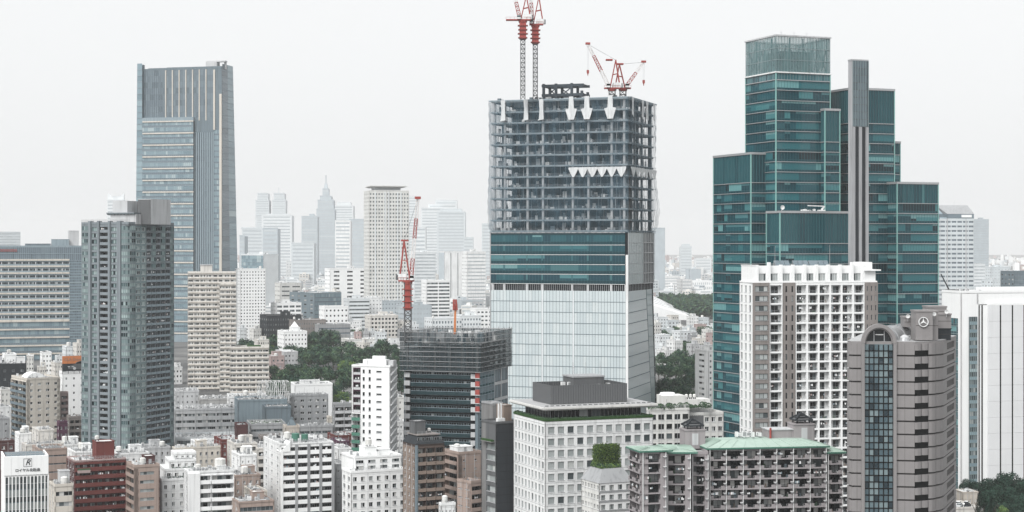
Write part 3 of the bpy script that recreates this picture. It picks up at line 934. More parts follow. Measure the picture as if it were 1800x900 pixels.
    # ---- teal glass storeys
    b.core('interior', F=.6, L=.6, z0=zq, z1=zg, roofmat='slab')
    nf = 5; gh = (zg - zp - 1.5) / nf
    curtain(b, L, 0, L.W - 1.6, zp, zp + gh * nf, nf, 44, 'g_ctower', 'tealdk', 'g_spandrel', .36, 'metal_wh', mw=.05, md=.05, slabp=.22, slabh=.22, name='glazing', grp=(2, 3, 5, 9), blinds=.15)
    for j in range(nf):                                   # columns showing through the glass
        for x in cpx[1:-1]:
            u = L.u(x); m = MB(); m.fbox(L, u - .45, u + .45, -.095, -.05, zp + gh * j + gh * .40, zp + gh * (j + 1) - .14, 'g_ghost', True); m.build('column', b.root)
    b.wall.fbox(L, 0, L.W - 1.6, -.5, -.1, zg - 1.5, zg - .3, 'g_spandrel'); b.mb('coping').fbox(L, 0, L.W - 1.6, -.4, .15, zg - .35, zg, 'lgrey')
    m = MB(); m.fbox(L, L.W - 1.2, L.W + .05, -1.0, .12, 0, zp + gh * 3, 'metal_wh', True); m.build('corner_post', b.root)
    m = MB(); m.fbox(L, -.25, .25, -.6, .2, 0, zg - .2, 'metal', True); m.build('corner_post', b.root)
    uf = F.u(1131)
    curtain(b, F, .4, uf, zp, zg, nf, 9, 'g_pale2', 'lgrey', None, 0, 'lgrey', mw=.06, slabp=.16, slabh=.18, name='side_glazing')
    curtain(b, F, uf, b.a - 2, zp, zg, nf, 6, 'g_band', 'lgrey', None, 0, 'metal', mw=.3, md=.35, slabp=.35, slabh=.4, name='side_glazing')
    curtain(b, F, b.a - 2, b.a, zp, zg, nf, 1, 'g_pale2', 'lgrey', None, 0, 'lgrey', mw=.1, slabp=.2, slabh=.2, name='side_glazing')
    # ---- open storey
    for x in cpx[1:-1] + (866, 1100):
        u = L.u(x); m = MB(); m.fbox(L, u - .6, u + .6, -1.2, -.1, zq, zp - .2, 'lgrey'); m.build('column', b.root)
    m = b.mb('*post_row')
    for i in range(70):
        u = 1 + (L.W - 2) * i / 69; m.fbox(L, u - .06, u + .06, -.55, -.4, zq, zp, 'lgrey')
    for i in range(18):
        u = .6 + (b.a - 1.2) * i / 17; m.fbox(F, u - .12, u + .12, -.5, -.3, zq, zp, 'lgrey')
    # ---- pale glass base
    nr = int(round(zq / (19 * s))); ph = zq / nr
    b.wall.prism([(.5, .5), (a2 - .6, .5), (a2 - .6, b.b - .5), (.5, b.b - .5)], 0, zq - .2, 'interior', top=[(.5, .5), (b.a - .6, .5), (b.a - .6, b.b - .5), (.5, b.b - .5)], topmat='slab')
    e = [0, L.u(952), L.u(954.6), L.u(1006.5), L.u(1009), L.W - 1.2]
    for u0, u1, k in ((e[0], e[1], 16), (e[2], e[3], 9), (e[4], e[5], 17)):
        curtain(b, L, u0, u1, 0, zq, nr, k, 'g_pale', 'slate', None, 0, 'slate', mw=.16, md=.04, slabp=.12, slabh=.24, t=.45)
    for u0, u1 in ((e[1], e[2]), (e[3], e[4])):
        b.mb('pilaster').fbox(L, u0, u1, -.4, .1, 0, zq, 'pale')
    for j in range(nr):
        z0, z1 = ph * j, ph * (j + 1)
        q = lambda z: F.u(1148) + (F.u(1136) - F.u(1148)) * z / zq
        r = lambda z: a2 + (b.a - a2) * z / zq
        m = MB()
        m.poly([F.P(.2, -.1, z0), F.P(q(z0), -.1, z0), F.P(q(z1), -.1, z1), F.P(.2, -.1, z1)], 'g_pale')
        m.poly([F.P(q(z0), -.1, z0), F.P(r(z0), -.6, z0), F.P(r(z1), -.6, z1), F.P(q(z1), -.1, z1)], 'g_pale2')
        m.beam(F.P(.2, -.08, z0), F.P(q(z0), -.08, z0 + .9), .3, 'slate'); m.beam(F.P(q(z0), -.1, z0), F.P(q(z1), -.1, z1), .3, 'tealgrey')
        m.beam(F.P(q(z0), -.1, z0 + ph / 2), F.P(r(z0), -.6, z0 + ph / 2), .25, 'tealgrey')
        m.build('side_glazing', b.root)
    # ---- roof deck and steel going up
    zr = zg + 1.0 + fh * n
    m = MB()
    f = L; xs_ = [L.u(x) for x in (940, 962, 990, 1008)]
    for u in xs_:
        for nn in (-14, -24): m.fbox(f, u - .6, u + .6, nn - .6, nn + .6, zr, zr + 33 * s - (4 if u > xs_[2] else 0), 'steelframe', True)
    for zz in (zr + 10 * s, zr + 27 * s):
        for nn in (-14, -24): m.fbox(f, xs_[0] - 1, xs_[-1] + 1, nn - .45, nn + .45, zz, zz + 1.3, 'steelframe', True)
        for u in xs_: m.fbox(f, u - .4, u + .4, -24, -14, zz, zz + 1.2, 'steelframe', True)
    for u0, u1 in zip(xs_[:2], xs_[1:3]): m.beam(f.P(u0, -14, zr + 1), f.P(u1, -14, zr + 26 * s), .5, 'steelframe'); m.beam(f.P(u1, -24, zr + 1), f.P(u0, -24, zr + 26 * s), .5, 'steelframe')
    m.build('steel_frame', b.root)
    m = b.mb('*roof_material')
    for k in range(90):
        u, nn = R.uniform(2, b.b - 2), -R.uniform(2, b.a - 2); w = R.uniform(.4, 2.5)
        m.fbox(L, u, u + w, nn, nn + R.uniform(.4, 1.6), zr, zr + R.uniform(.4, 2.0), R.choice(('steelframe', 'lgrey', 'mgrey', 'slate')), True)
    b.done()
    return b, zr
CT, CTZ = construction_tower()

# ------------------------------------------------------------------ cranes
def lattice(m, p, q, w0, w1, n, mats, c=.22):
    """four-chord lattice from p to q; mats repeat along it"""
    d = [q[i] - p[i] for i in range(3)]
    L = sqrt(sum(x * x for x in d)); d = [x / L for x in d]
    r = (0, 0, 1) if abs(d[2]) < .95 else (1, 0, 0)
    a = (d[1] * r[2] - d[2] * r[1], d[2] * r[0] - d[0] * r[2], d[0] * r[1] - d[1] * r[0]); la = sqrt(sum(x * x for x in a)); a = [x / la for x in a]
    b = (d[1] * a[2] - d[2] * a[1], d[2] * a[0] - d[0] * a[2], d[0] * a[1] - d[1] * a[0])
    def pt(t, sa, sb):
        w = w0 + (w1 - w0) * t
        return tuple(p[i] + d[i] * L * t + w / 2 * (sa * a[i] + sb * b[i]) for i in range(3))
    cs = ((-1, -1), (1, -1), (1, 1), (-1, 1))
    for k in range(n):
        t0, t1 = k / n, (k + 1) / n
        mt = mats[int(k * len(mats) / n) % len(mats)]
        for i in range(4):
            s0, s1 = cs[i], cs[(i + 1) % 4]
            m.beam(pt(t0, *s0), pt(t1, *s0), c, mt)
            m.beam(pt(t0, *(s0 if k % 2 else s1)), pt(t1, *(s1 if k % 2 else s0)), c * .7, mt)
            m.beam(pt(t1, *s0), pt(t1, *s1), c * .7, mt)

def crane(label, x, d, zb, zm, boom, side=1, mast=2.2, col=9.0, deck=(-8, 3), group='tower cranes', boomsec=('steel_red', 'steel_white'), af=9.0, scale=1.0, base=None):
    """zb foot of the mast, zm turntable; boom = (dx, dz) of its tip, seen from the turntable"""
    X = WX(x, d)
    r = empty('tower_crane', label, 'crane', (X, d, zb), 0, group)
    h = zm - zb; k = scale
    m = MB(); lattice(m, (0, 0, 0), (0, 0, h), mast, mast, max(2, int(h / 2.2)), ['metal_dk'], .38); m.build('mast', r)
    if col:
        m = MB()
        m.box(-1.7 * k, -1.7 * k, h - col, 1.7 * k, 1.7 * k, h - .6, 'steel_red')
        for q in range(4): zz = h - col + col * (q + .3) / 4.4; m.box((-2.3 - .25 * (q % 2)) * k, -2.3 * k, zz, (2.3 + .25 * (q % 2)) * k, 2.3 * k, zz + .35, 'steel_red')
        m.build('climbing_frame', r)
    m = MB(); m.cyl(0, 0, h - .6, h + .5, 2.0 * k, 2.3 * k, 12, 'steel_red'); m.build('turntable', r)
    m = MB(); x0, x1 = sorted((deck[0] * side * k, deck[1] * side * k))
    m.box(x0, -1.7 * k, h + .5, x1, 1.7 * k, h + 1.1, 'steel_red')
    for q in range(7): xx = x0 + (x1 - x0) * q / 6; m.beam((xx, -1.65 * k, h + 1.1), (xx, -1.65 * k, h + 2.1), .1, 'steel_red')
    m.beam((x0, -1.65 * k, h + 2.1), (x1, -1.65 * k, h + 2.1), .1, 'steel_red')
    m.build('machinery_deck', r)
    m = MB(); m.box(deck[0] * side * k * .95 - 1.4 * k, -1.3 * k, h + 1.1, deck[0] * side * k * .95 + 1.4 * k, 1.3 * k, h + 3.2, 'metal_dk'); m.build('counterweight', r)
    m = MB(); hx = -2.6 * side * k; m.box(hx - 2 * k, -1.5 * k, h + 1.1, hx + 2 * k, 1.5 * k, h + 3.6, 'metal_wh'); m.build('winch_house', r)
    m = MB(); cx = 2.0 * side * k; m.box(cx - .9 * k, -2.6 * k, h + 1.1, cx + .9 * k, -.9 * k, h + 3.1, 'metal_wh'); m.box(cx - .92 * k, -2.62 * k, h + 1.9, cx + .92 * k, -1.6 * k, h + 2.9, 'g_dark'); m.build('cab', r)
    m = MB()
    for sy in (-1.2 * k, 1.2 * k):
        m.beam((-4 * side * k, sy, h + 1.1), (-1.8 * side * k, sy, h + af), .5, 'steel_red'); m.beam((1.0 * side * k, sy, h + 1.1), (-1.8 * side * k, sy, h + af), .45, 'steel_red')
        m.beam((-3 * side * k, sy, h + af * .55), (0, sy, h + af * .5), .3, 'steel_red')
    m.box(-3.2 * k, -1.6 * k, h + af - .3, .2 * k, 1.6 * k, h + af + .4, 'steel_red')
    m.build('a_frame', r)
    bx, bz = boom
    p0 = (1.5 * side * k, 0, h + 1.6); p1 = (bx, 0, h + bz)
    m = MB(); Lb = sqrt((p1[0] - p0[0]) ** 2 + (p1[2] - p0[2]) ** 2)
    sec = [boomsec[i % 2] for i in range(max(2, int(Lb / 7)))]
    lattice(m, p0, p1, 1.7 * k, 1.2 * k, max(4, int(Lb / 2)), sec, .26)
    m.box(bx - 1.2, -.9, h + bz - .2, bx + 1.2, .9, h + bz + .8, 'steel_red')
    bo = m.build('boom', r)
    m = MB(); m.beam((-1.8 * side * k, 0, h + af), p1, .12, 'metal_dk'); m.build('pendant_cable', r)
    return r, (bx, h + bz)
def hook(r, x, z, drop, mat='steel_red'):
    m = MB()
    for dx in (-.35, .35): m.beam((x + dx, 0, z), (x + dx * .7, 0, z - drop), .09, 'metal')
    o = m.build('hoist_cable', r)
    m = MB(); m.box(x - .6, -.3, z - drop - 1.6, x + .6, .3, z - drop, mat); m.beam((x, 0, z - drop - 1.6), (x, 0, z - drop - 3.0), .7, mat, .15)
    m.build('hook_block', r)
zc = lambda y, d: WZ(y, d)
base = CT.zb + CTZ
r, t = crane('tall red tower crane at the very left on the unfinished tower roof', 919, 862, base, zc(38, 862), (-9, 34), -1, deck=(-4, 8.5), af=13)
r, t = crane('tall red tower crane right of its twin on the unfinished tower roof', 941, 866, base, zc(46, 866), (-3.5, 36), -1, deck=(-4, 3), af=15)
hook(r, 4.0, 36 + base - CT.zb, 36)
r, t = crane('red luffing crane with its pale jib raised left on the unfinished tower', 1076, 858, base, zc(158, 858), (-12.2, 23), -1, mast=3, col=0, deck=(-4, 4), af=15, boomsec=('steel_white', 'steel_red'), group='luffing cranes')
hook(r, t[0], t[1], 13)
r, t = crane('red luffing crane with its short jib pointing right on the unfinished tower', 1095, 864, base, zc(158, 864), (10.5, 14), 1, mast=3, col=0, deck=(-4, 4), af=13, boomsec=('steel_red', 'steel_white'), group='luffing cranes')
hook(r, t[0], t[1], 9)

# ================================================================== scaffolded block
def scaffold_block():
    b = Bld('scaffolded_block', 'dark blue-grey block under construction, its upper floors wrapped in scaffold and netting', 'building', 842, 680, 72, 592, xl=710, xr=893)
    L, F = b.L, b.F
    s = b.d / FP
    zn = b.z(652); fh = 14.7 * s
    nr = int(zn / fh); z0 = zn - nr * fh
    b.core('interior', z1=zn + .2, L=1.2, F=1.0)
    uA, uB = L.u(722), L.u(827)
    blank(b, L, 0, L.W, 0, z0, 'slate', 1.2)
    pr = p_window((uB - uA) / 8 - .15, fh * .52, 3, 1, 'bluegrey', 'g_dark', .1)
    for j in range(nr):
        z = z0 + fh * j
        m = MB()
        m.fbox(L, uA, uB, -.15, .25, z - .05, z + fh * .42, 'sitewall', True)
        m.fbox(L, uA - .1, uB + .1, .1, .32, z + fh * .42, z + fh * .46, 'bluegrey', True)
        m.fbox(L, uA, uB, -1.2, -.1, z - .25, z, 'slate', True)
        m.build('balcony', b.root)
        for i in range(8):
            b.inst('window', pr, L, uA + (uB - uA) * (i + .5) / 8, -1.1, z + fh * .45, fh)
        for (p, q) in ((0.2, uA - .3), (uB + .2, L.W - 1.6)):
            m = MB(); m.fbox(L, p, q, -.5, .3, z + .15, z + fh * .62, 'lgrey', True); m.build('wall_panel', b.root)
    b.wall.fbox(L, 0, .3, -1.2, 0, z0, zn, 'slate'); b.wall.fbox(L, L.W - 1.6, L.W, -1.2, 0, z0, zn, 'slate')
    # corner recess with red units
    for j in range(nr - 1, nr - 6, -1):
        z = z0 + fh * j
        m = MB(); m.fbox(L, L.W - 1.4, L.W + .3, -.3, .6, z + .5, z + fh * .75, 'steel_red', True); m.fbox(L, L.W - 1.5, L.W + .4, -.3, .75, z + .2, z + .5, 'lgrey', True); m.build('red_panel', b.root)
    # right face: big framed bays
    u1 = F.u(869)
    curtain(b, F, 0, u1, z0, zn, nr, 5, 'g_slate', 'bluegrey', 'g_teal_dk', .3, 'bluegrey', mw=.1, slabp=.2, slabh=.2)
    banded(b, F, u1, F.W, z0 + fh * (nr % 2), zn, nr // 2, .82, 'lgrey', 'g_slate', 'frame_dk', nb=2, nx=3, pier=.8)
    # netted scaffold storeys
    nz0, nz1 = zn - .5, b.h + 1.5
    for f in (L, F, b.R, b.B):
        m = MB(); N = 40
        for j in range(11):
            for i in range(N + 1):
                u = -1.2 + (f.W + 2.4) * i / N
                m.v.append(f.P(u, 1.3 + .1 * sin(u * 2.1 + j), nz0 + (nz1 - nz0) * j / 10))
        for j in range(10):
            for i in range(N):
                k = j * (N + 1) + i; m.f.append((k, k + 1, k + N + 2, k + N + 1)); m.m.append(0)
        m.slots = ['net_dark']; m.build('netting', b.root)
        m = b.mb('scaffold')
        nl = 9
        for q in range(nl):
            z = nz0 + (nz1 - nz0) * q / (nl - 1); m.fbox(f, -1.2, f.W + 1.2, 1.45, 1.6, z, z + .16, 'metal', True); m.fbox(f, -1.2, f.W + 1.2, .3, 1.2, z - .05, z + .05, 'lgrey', True)
        for q in range(int(f.W / 2.2) + 1):
            u = f.W * q / int(f.W / 2.2); m.fbox(f, u - .06, u + .06, 1.45, 1.57, nz0, nz1 + .8, 'metal_dk', True)
    nf = 4
    for j in range(nf + 1):
        z = zn + (b.h - 3 - zn) * j / nf
        m = MB(); m.box(.5, .5, z - .3, b.a - .5, b.b - .5, z, 'concrete'); m.build('floor_slab', b.root)
        if j < nf:
            for f in (L, F):
                for q in range(6):
                    u = 1 + (f.W - 2) * q / 5; m2 = b.mb('column'); m2.fbox(f, u - .4, u + .4, -1.6, -.8, z, z + (b.h - 3 - zn) / nf, 'concrete', True)
    b.parts['*column'] = b.parts.pop('column')
    R = random.Random(12); m = b.mb('*roof_material'); zr = b.h - 3
    for k in range(150):
        u, nn = R.uniform(1, L.W - 2), -R.uniform(1, b.a - 2); w = R.uniform(.3, 2.2)
        m.fbox(L, u, u + w, nn, nn + R.uniform(.3, 1.4), zr, zr + R.uniform(.5, 4.2), R.choice(('lgrey', 'mgrey', 'slate', 'white', 'concrete', 'steelframe')), True)
    for k in range(60):
        u, nn = R.uniform(1, L.W - 2), -R.uniform(1, b.a - 2); p = L.P(u, nn, zr); m.beam(p, (p[0], p[1], zr + R.uniform(3, 5.5)), .12, 'metal')
    b.done(); return b.zb + zr
SBZ = scaffold_block()
r, t = crane('red and white tower crane with steep boom on the scaffolded block', 717, 689, SBZ, zc(497, 689), (4.0, 34), 1, mast=2.6, col=11, deck=(-4.5, 3), af=17, scale=.85, group=None)
# second, folded mast
r = empty('hoist_mast', 'short red hoist mast with orange foot on the scaffolded block', 'mast', (WX(799, 692), 692, SBZ))
m = MB(); h0 = zc(545, 692) - SBZ; m.beam((0, 0, 0), (.3, 0, h0), 1.0, 'orange', .8); m.build('foot', r)
m = MB(); lattice(m, (.3, 0, h0), (.1, 0, zc(527, 692) - SBZ), 1.6, 1.2, 4, ['steel_red'], .45); m.box(-.6, -.6, h0, 1.2, .6, h0 + 2.5, 'steel_red'); m.build('head', r)

# ================================================================== white gridded apartment tower
def white_grid():
    b = Bld('apartment_tower', 'white gridded apartment tower with taupe bays in front of the teal tower', 'apartment block', 1322, 610, 12, 497, xl=1300, xr=1542)
    F, L = b.F, b.L; s = b.d / FP
    fh = 17.1 * s; z1 = b.h - .6; nr = int(z1 / fh); z0 = z1 - nr * fh
    b.core('white', F=1.8, L=.5, z1=b.h)
    u = lambda x: F.u(x)
    blank(b, F, 0, F.W, 0, z0, 'white2', 1.8); blank(b, F, 0, F.W, z1, b.h, 'white2', 1.8)
    bay = off(F, 1.0)
    punched(b, bay, u(1323), u(1351), z0, z1, 1, nr, .80, .55, 'taupe', 'g_office', 'frame_dk', nx=3, t=2.8, up=.6, fw=.12)
    blank(b, bay, u(1323), u(1351), z1, b.h, 'taupe', 2.8)
    kw = dict(style='rail', glass='g_dark', frame='frame_gr', back='white', slab='white2', pier=.7, pmat='white2', wwf=.62, whf=.74, pn=.35, ac=.12, lintel=.3)
    balconies(b, F, u(1352), u(1375), z0, z1, 1, nr, 'white2', 'frame_gr', seed=2, **kw)
    f2 = off(F, .6)
    punched(b, f2, u(1376), u(1397), z0, z1, 2, nr, .28, .62, 'taupe', 'g_dark', 'frame_dk', nx=1, t=2.4)
    blank(b, f2, u(1376), u(1397), z1, b.h, 'taupe', 2.4)
    balconies(b, F, u(1398), u(1519), z0, z1, 6, nr, 'white2', 'frame_gr', seed=3, woff=.8, **kw)
    punched(b, f2, u(1520), F.W, z0, z1, 3, nr, .30, .58, 'taupe', 'g_dark', 'frame_gr', nx=1, t=2.4)
    blank(b, f2, u(1520), F.W, z1, b.h, 'taupe', 2.4)
    m = b.mb('grid_beam')
    for j in range(nr + 1):
        for (p, q) in ((u(1352), u(1375)), (u(1398), u(1519))):
            m.fbox(F, p, q, .1, .36, z0 + fh * j - .35, z0 + fh * j + .25, 'white2', True)
    b.parts['*grid_beam'] = b.parts.pop('grid_beam')
    punched(b, L, 0, L.W, z0, z1, 3, nr, .42, .72, 'white2', 'g_office', 'frame_gr', nx=1, t=.5); blank(b, L, 0, L.W, 0, z0, 'white2', .5); blank(b, L, 0, L.W, z1, b.h, 'white2', .5)
    punched(b, b.R, 0, b.R.W, z0, z1, 4, nr, .3, .5, 'taupe', 'g_dark', 'frame_gr', nx=1, t=.4); blank(b, b.B, 0, b.B.W, 0, b.h, 'white2')
    b.parapet('white2', h=.5)
    # penthouse floor
    h2 = 27 * s
    x0, x1 = u(1332), u(1520)
    P = Face(b, (x0, 1.6), (1, 0), x1 - x0)
    b.mb('penthouse').prism([(x0, 2.2), (x1, 2.2), (x1, b.b - 2), (x0, b.b - 2)], b.h, b.h + h2, 'white2', topmat='roofwhite')
    keep = b.parts.get('wall'); b.parts['wall'] = b.mb('penthouse')
    punched(b, P, 0, x1 - x0, b.h, b.h + h2 * .8, 9, 1, .62, .6, 'white2', 'g_office', 'frame_wh', nx=3, t=.6, up=.35)
    blank(b, P, 0, x1 - x0, b.h + h2 * .8, b.h + h2 + .6, 'white2', .6)
    b.parts['wall'] = keep
    for k in range(10):
        x = x0 + (x1 - x0) * k / 9; m = MB(); m.box(x - .45, .3, b.h, x + .45, 1.7, b.h + h2 + .9 + (.9 if k in (1, 8) else 0), 'white2'); m.build('fin', b.root)
    rbox(b, 'stair_head', .3, .5, u(1331), b.b - 1, b.h, h2 + .6, 'white2')
    m = MB(); m.box(x1 + .4, .6, b.h, b.a - .4, b.b - 1, b.h + h2 * .75, 'white2'); m.box(x1 - .2, -.6, b.h + h2 * .75, b.a + 1.2, b.b, b.h + h2 * .75 + .5, 'white2'); m.box(x1 + .4, 1, b.h + h2 * .75 + .5, b.a - 1.5, b.b - 2, b.h + h2 + 1.8, 'white2')
    m.build('roof_canopy', b.root)
    zt = b.h + h2 + .1
    for q, xx in enumerate((1371, 1380, 1389, 1404, 1413, 1422, 1432, 1440, 1449, 1458)):
        xa = u(xx); m = MB(); xb = u(xx + 8)
        m.hexa([(xa, 4, zt), (xb, 4, zt), (xb, 4.2, zt), (xa, 4.2, zt), (xa + .5, 7.5, zt + 2.3), (xb + .5, 7.5, zt + 2.3), (xb + .5, 7.7, zt + 2.2), (xa + .5, 7.7, zt + 2.2)], 'slate')
        m.box(xa + .5, 7.7, zt, xa + .7, 7.9, zt + 2.2, 'metal'); m.build('solar_panel', b.root)
    antenna(b, u(1371), 5, zt, 7.5, 0); antenna(b, u(1468), 5, zt, 8, 0)
    b.done()
white_grid()

# ================================================================== granite tower with the star sign
def star_tower():
    d0 = 470.0; s = d0 / FP
    X0, Y0 = WX(1490, 470), 470.0
    r = empty('granite_tower', 'brown granite office tower with glass vault and round star sign on its roof', 'office tower', (X0, Y0, -1))
    pt = lambda x, d: (WX(x, d) - X0, d - Y0)
    zt = WZ(603, d0) + 1; fh = 23 * s; nr = int(zt / fh)
    # plan corners along the front, left to right
    A, A2 = pt(1490, 474), pt(1497, 470); B = pt(1516, 469.5); C = pt(1573, 469); D = pt(1608, 468); E = pt(1632, 470); G = pt(1645, 472); H = pt(1659, 477); I = pt(1680.5, 500); J = (I[0] - 5, I[1] + 12); K = (A[0] + 12, I[1] + 12)
    plan = [A, A2, B, C, D, E, G, H, I, J, K]
    cx = sum(p[0] for p in plan) / len(plan); cyy = sum(p[1] for p in plan) / len(plan)
    ins = lambda k: [(p[0] + (cx - p[0]) * k, p[1] + (cyy - p[1]) * k) for p in plan]
    m = MB(); m.prism(ins(.07), 0, zt - .1, 'interior', topmat='roofdark'); m.build('core', r)
    def seg(p, q):
        L = sqrt((q[0] - p[0]) ** 2 + (q[1] - p[1]) ** 2)
        class f: pass
        f.o, f.d, f.W = p, ((q[0] - p[0]) / L, (q[1] - p[1]) / L), L
        f.n = (f.d[1], -f.d[0])
        f.P = lambda u, n, z: (f.o[0] + f.d[0] * u + f.n[0] * n, f.o[1] + f.d[1] * u + f.n[1] * n, z)
        return f
    segs = [seg(plan[i], plan[i + 1]) for i in range(len(plan) - 1)]
    def bulge(m, f, u0, u1, b_, z0, z1, mat):
        w = u1 - u0; P = lambda u, n: f.P(u, n, 0)[:2]
        m.prism([P(u0, 0), P(u0 + .12 * w, b_ * .6), P(u0 + .3 * w, b_), P(u0 + .7 * w, b_), P(u0 + .88 * w, b_ * .6), P(u1, 0), P(u1, -.9), P(u0, -.9)], z0, z1, mat)
    for j in range(nr):
        z = zt - fh * (j + 1)
        for i, f in enumerate(segs):
            if i == 2: continue                      # curtain wall bay
            m = MB()
            if i == 4:                                # open balconies: short fluted panels
                k = 2
                for q in range(k): bulge(m, f, f.W * q / k + .03, f.W * (q + 1) / k - .03, .4, z + fh * .46, z + fh - .05, 'granite')
                m.build('balcony_front', r); continue
            if i == 7:                                # right flank: panel with a window
                w = f.W
                m.fbox(f, .05, w - .02, -.8, 0, z + .25, z + fh * .28, 'granite', True); m.fbox(f, .05, w - .02, -.8, 0, z + fh * .8, z + fh - .05, 'granite', True)
                m.fbox(f, .05, w * .25, -.8, 0, z + fh * .28, z + fh * .8, 'granite', True); m.fbox(f, w * .85, w - .02, -.8, 0, z + fh * .28, z + fh * .8, 'granite', True)
                m.build('stone_panel', r)
                pw = p_window(w * .6, fh * .52, 4, 1, 'granite_dk', 'g_band', .15)
                put('window', pw.mesh('window'), r, f.P(w * .55, -.3, z + fh * .54), atan2(f.d[1], f.d[0])); continue
            if i >= 8:
                m.fbox(f, .02, f.W - .02, -.8, 0, z + .25, z + fh - .05, 'granite', True); m.build('stone_panel', r); continue
            if i in (0, 5, 6):
                bulge(m, f, .04, f.W - .04, .5, z + .45, z + fh - .02, 'granite'); m.build('stone_panel', r); continue
            m.fbox(f, .04, f.W - .04, -.9, (0.0, .12, 0, .12, 0, .1, .0)[i], z + .45, z + fh - .02, 'granite', True)
            if f.W > 2: m.fbox(f, f.W * .5 - .03, f.W * .5 + .03, 0, (0.0, .12, 0, .12, 0, .1, .0)[i] + .015, z + .45, z + fh - .03, 'granite_dk', True)
            m.build('stone_panel', r)
    m = MB(); m.prism(ins(.025), 0, zt - .4, 'granite_dk', topmat='roofdark')
    # joints read as dark bands; leave the curtain bay and balcony bay open in front of it
    m.build('joint_backing', r)
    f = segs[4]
    m = MB(); m.fbox(f, .02, f.W - .02, -.6, -.02, 0, zt - .5, 'black', True); m.build('balcony_recess', r)  # flush black strip stands in for the shade of the open balconies
    # glass bay
    f = segs[2]; w = f.W
    pn = 6; ph = fh / 2
    for j in range(nr * 2):
        z = zt - .3 - ph * (j + 1)
        m = MB()
        for i in range(pn):
            u0 = .5 + (w - 1.0) * i / pn; u1 = .5 + (w - 1.0) * (i + 1) / pn
            m.poly([f.P(u0, .05, z), f.P(u1, .05, z), f.P(u1, .05, z + ph), f.P(u0, .05, z + ph)], 'g_benz')
        m.fbox(f, .5, w - .5, 0, .16, z - .14, z + .14, 'black', True)
        for i in range(pn + 1):
            u = .5 + (w - 1.0) * i / pn; m.fbox(f, u - .14, u + .14, 0, .15, z + .14, z + ph - .14, 'black', True)
        m.build('glazing', r)
    for p_, q_ in ((-.35, .5), (w - .5, w + .35)): m = MB(); m.fbox(f, p_, q_, -.4, .9, 0, zt, 'granite', True); m.build('jamb', r)
    # vault over the glass bay, running back
    R0 = w / 2; cu = w / 2; N = 18
    def arc(m, r0, r1, n0, n1, mat, mat2=None, sh=.62):
        for q in range(N):
            a0, a1 = pi * q / N, pi * (q + 1) / N
            pr = lambda r, a, n: f.P(cu - r * cos(a) + sh * max(0, -n - 1.2), n, zt + r * 1.12 * sin(a))
            m.hexa([pr(r0, a0, n0), pr(r1, a0, n0), pr(r1, a0, n1), pr(r0, a0, n1), pr(r0, a1, n0), pr(r1, a1, n0), pr(r1, a1, n1), pr(r0, a1, n1)], mat2 if (mat2 and 5 < q < 10) else mat)
    m = MB(); arc(m, R0 - .55, R0 + .35, -.7, .95, 'granite'); m.build('arch_ring', r)
    m = MB(); arc(m, R0 - .9, R0 - .1, -1.2, .45, 'granite'); m.build('arch_ring', r)
    m = MB(); arc(m, R0 - 1.0, R0 - .5, -26, -1.2, 'metal', 'slate')
    for n in (-5, -9.5, -14, -18.5, -23):
        arc(m, R0 - .9, R0 - .25, n - .3, n, 'metal')
    m.build('vault', r)
    m = MB(); pts = [f.P(cu - (R0 - .95) * cos(pi * q / N), -.6, zt + .5 + (R0 - .95) * 1.08 * sin(pi * q / N)) for q in range(N + 1)]
    m.poly(pts, 'g_black'); m.build('arch_glass', r)
    m = MB()
    for u in (cu - 1.2, cu + 1.6): m.fbox(f, u - .1, u + .1, -.6, -.4, zt, zt + R0 * .75, 'metal', True)
    m.fbox(f, cu - .8, cu + 1.4, -.55, -.45, zt + R0 * .5, zt + R0 * .55, 'frame_wh', True)
    m.build('arch_mullion', r)
    # parapet and roof pieces
    m = MB(); m.prism(ins(-.004), zt - .35, zt + .5, 'granite', topmat='roofgrey'); m.build('parapet', r)
    zr = zt + .5
    def blockp(name, x0, x1, dd, ln, y0, y1, mat='granite', notch=False):
        (xa, ya), (xb, yb) = pt(x0, dd), pt(x1, dd)
        m = MB(); za, zb = WZ(y1, dd) + 1, WZ(y0, dd) + 1
        m.box(xa, ya, za, xb, ya + ln, zb, mat); m.box(xa - .15, ya - .15, zb - .3, xb + .15, ya + ln + .15, zb + .15, mat)
        m.box(xa - .02, ya - .03, (za + zb) / 2 - .06, xb + .02, ya, (za + zb) / 2 + .06, 'granite_dk')
        return m.build(name, r)
    blockp('sign_tower', 1610, 1639.5, 470.8, 6, 546.5, 598)
    blockp('plant_room', 1639.5, 1649, 473, 6, 547, 598); blockp('plant_room', 1649, 1672, 481, 9, 552, 577); blockp('plant_room', 1649.5, 1671.5, 481.2, 8.6, 577, 598, 'charcoal')
    blockp('plant_room', 1632, 1664, 486, 7, 539, 556); blockp('plant_room', 1590, 1611, 478, 5, 557, 575)
    # round star emblem
    d1 = 470.35; ex, ez = WX(1623.5, d1) - X0, WZ(566, d1) + 1; rr = 8.8 * s
    m = MB(); k = 32
    for q in range(k):
        a0, a1 = 2 * pi * q / k, 2 * pi * (q + 1) / k
        pr = lambda r_, a, n: (ex + r_ * cos(a), d1 - Y0 + n, ez + r_ * sin(a))
        m.hexa([pr(rr * .84, a0, 0), pr(rr, a0, 0), pr(rr, a0, .3), pr(rr * .84, a0, .3), pr(rr * .84, a1, 0), pr(rr, a1, 0), pr(rr, a1, .3), pr(rr * .84, a1, .3)], 'metal_wh')
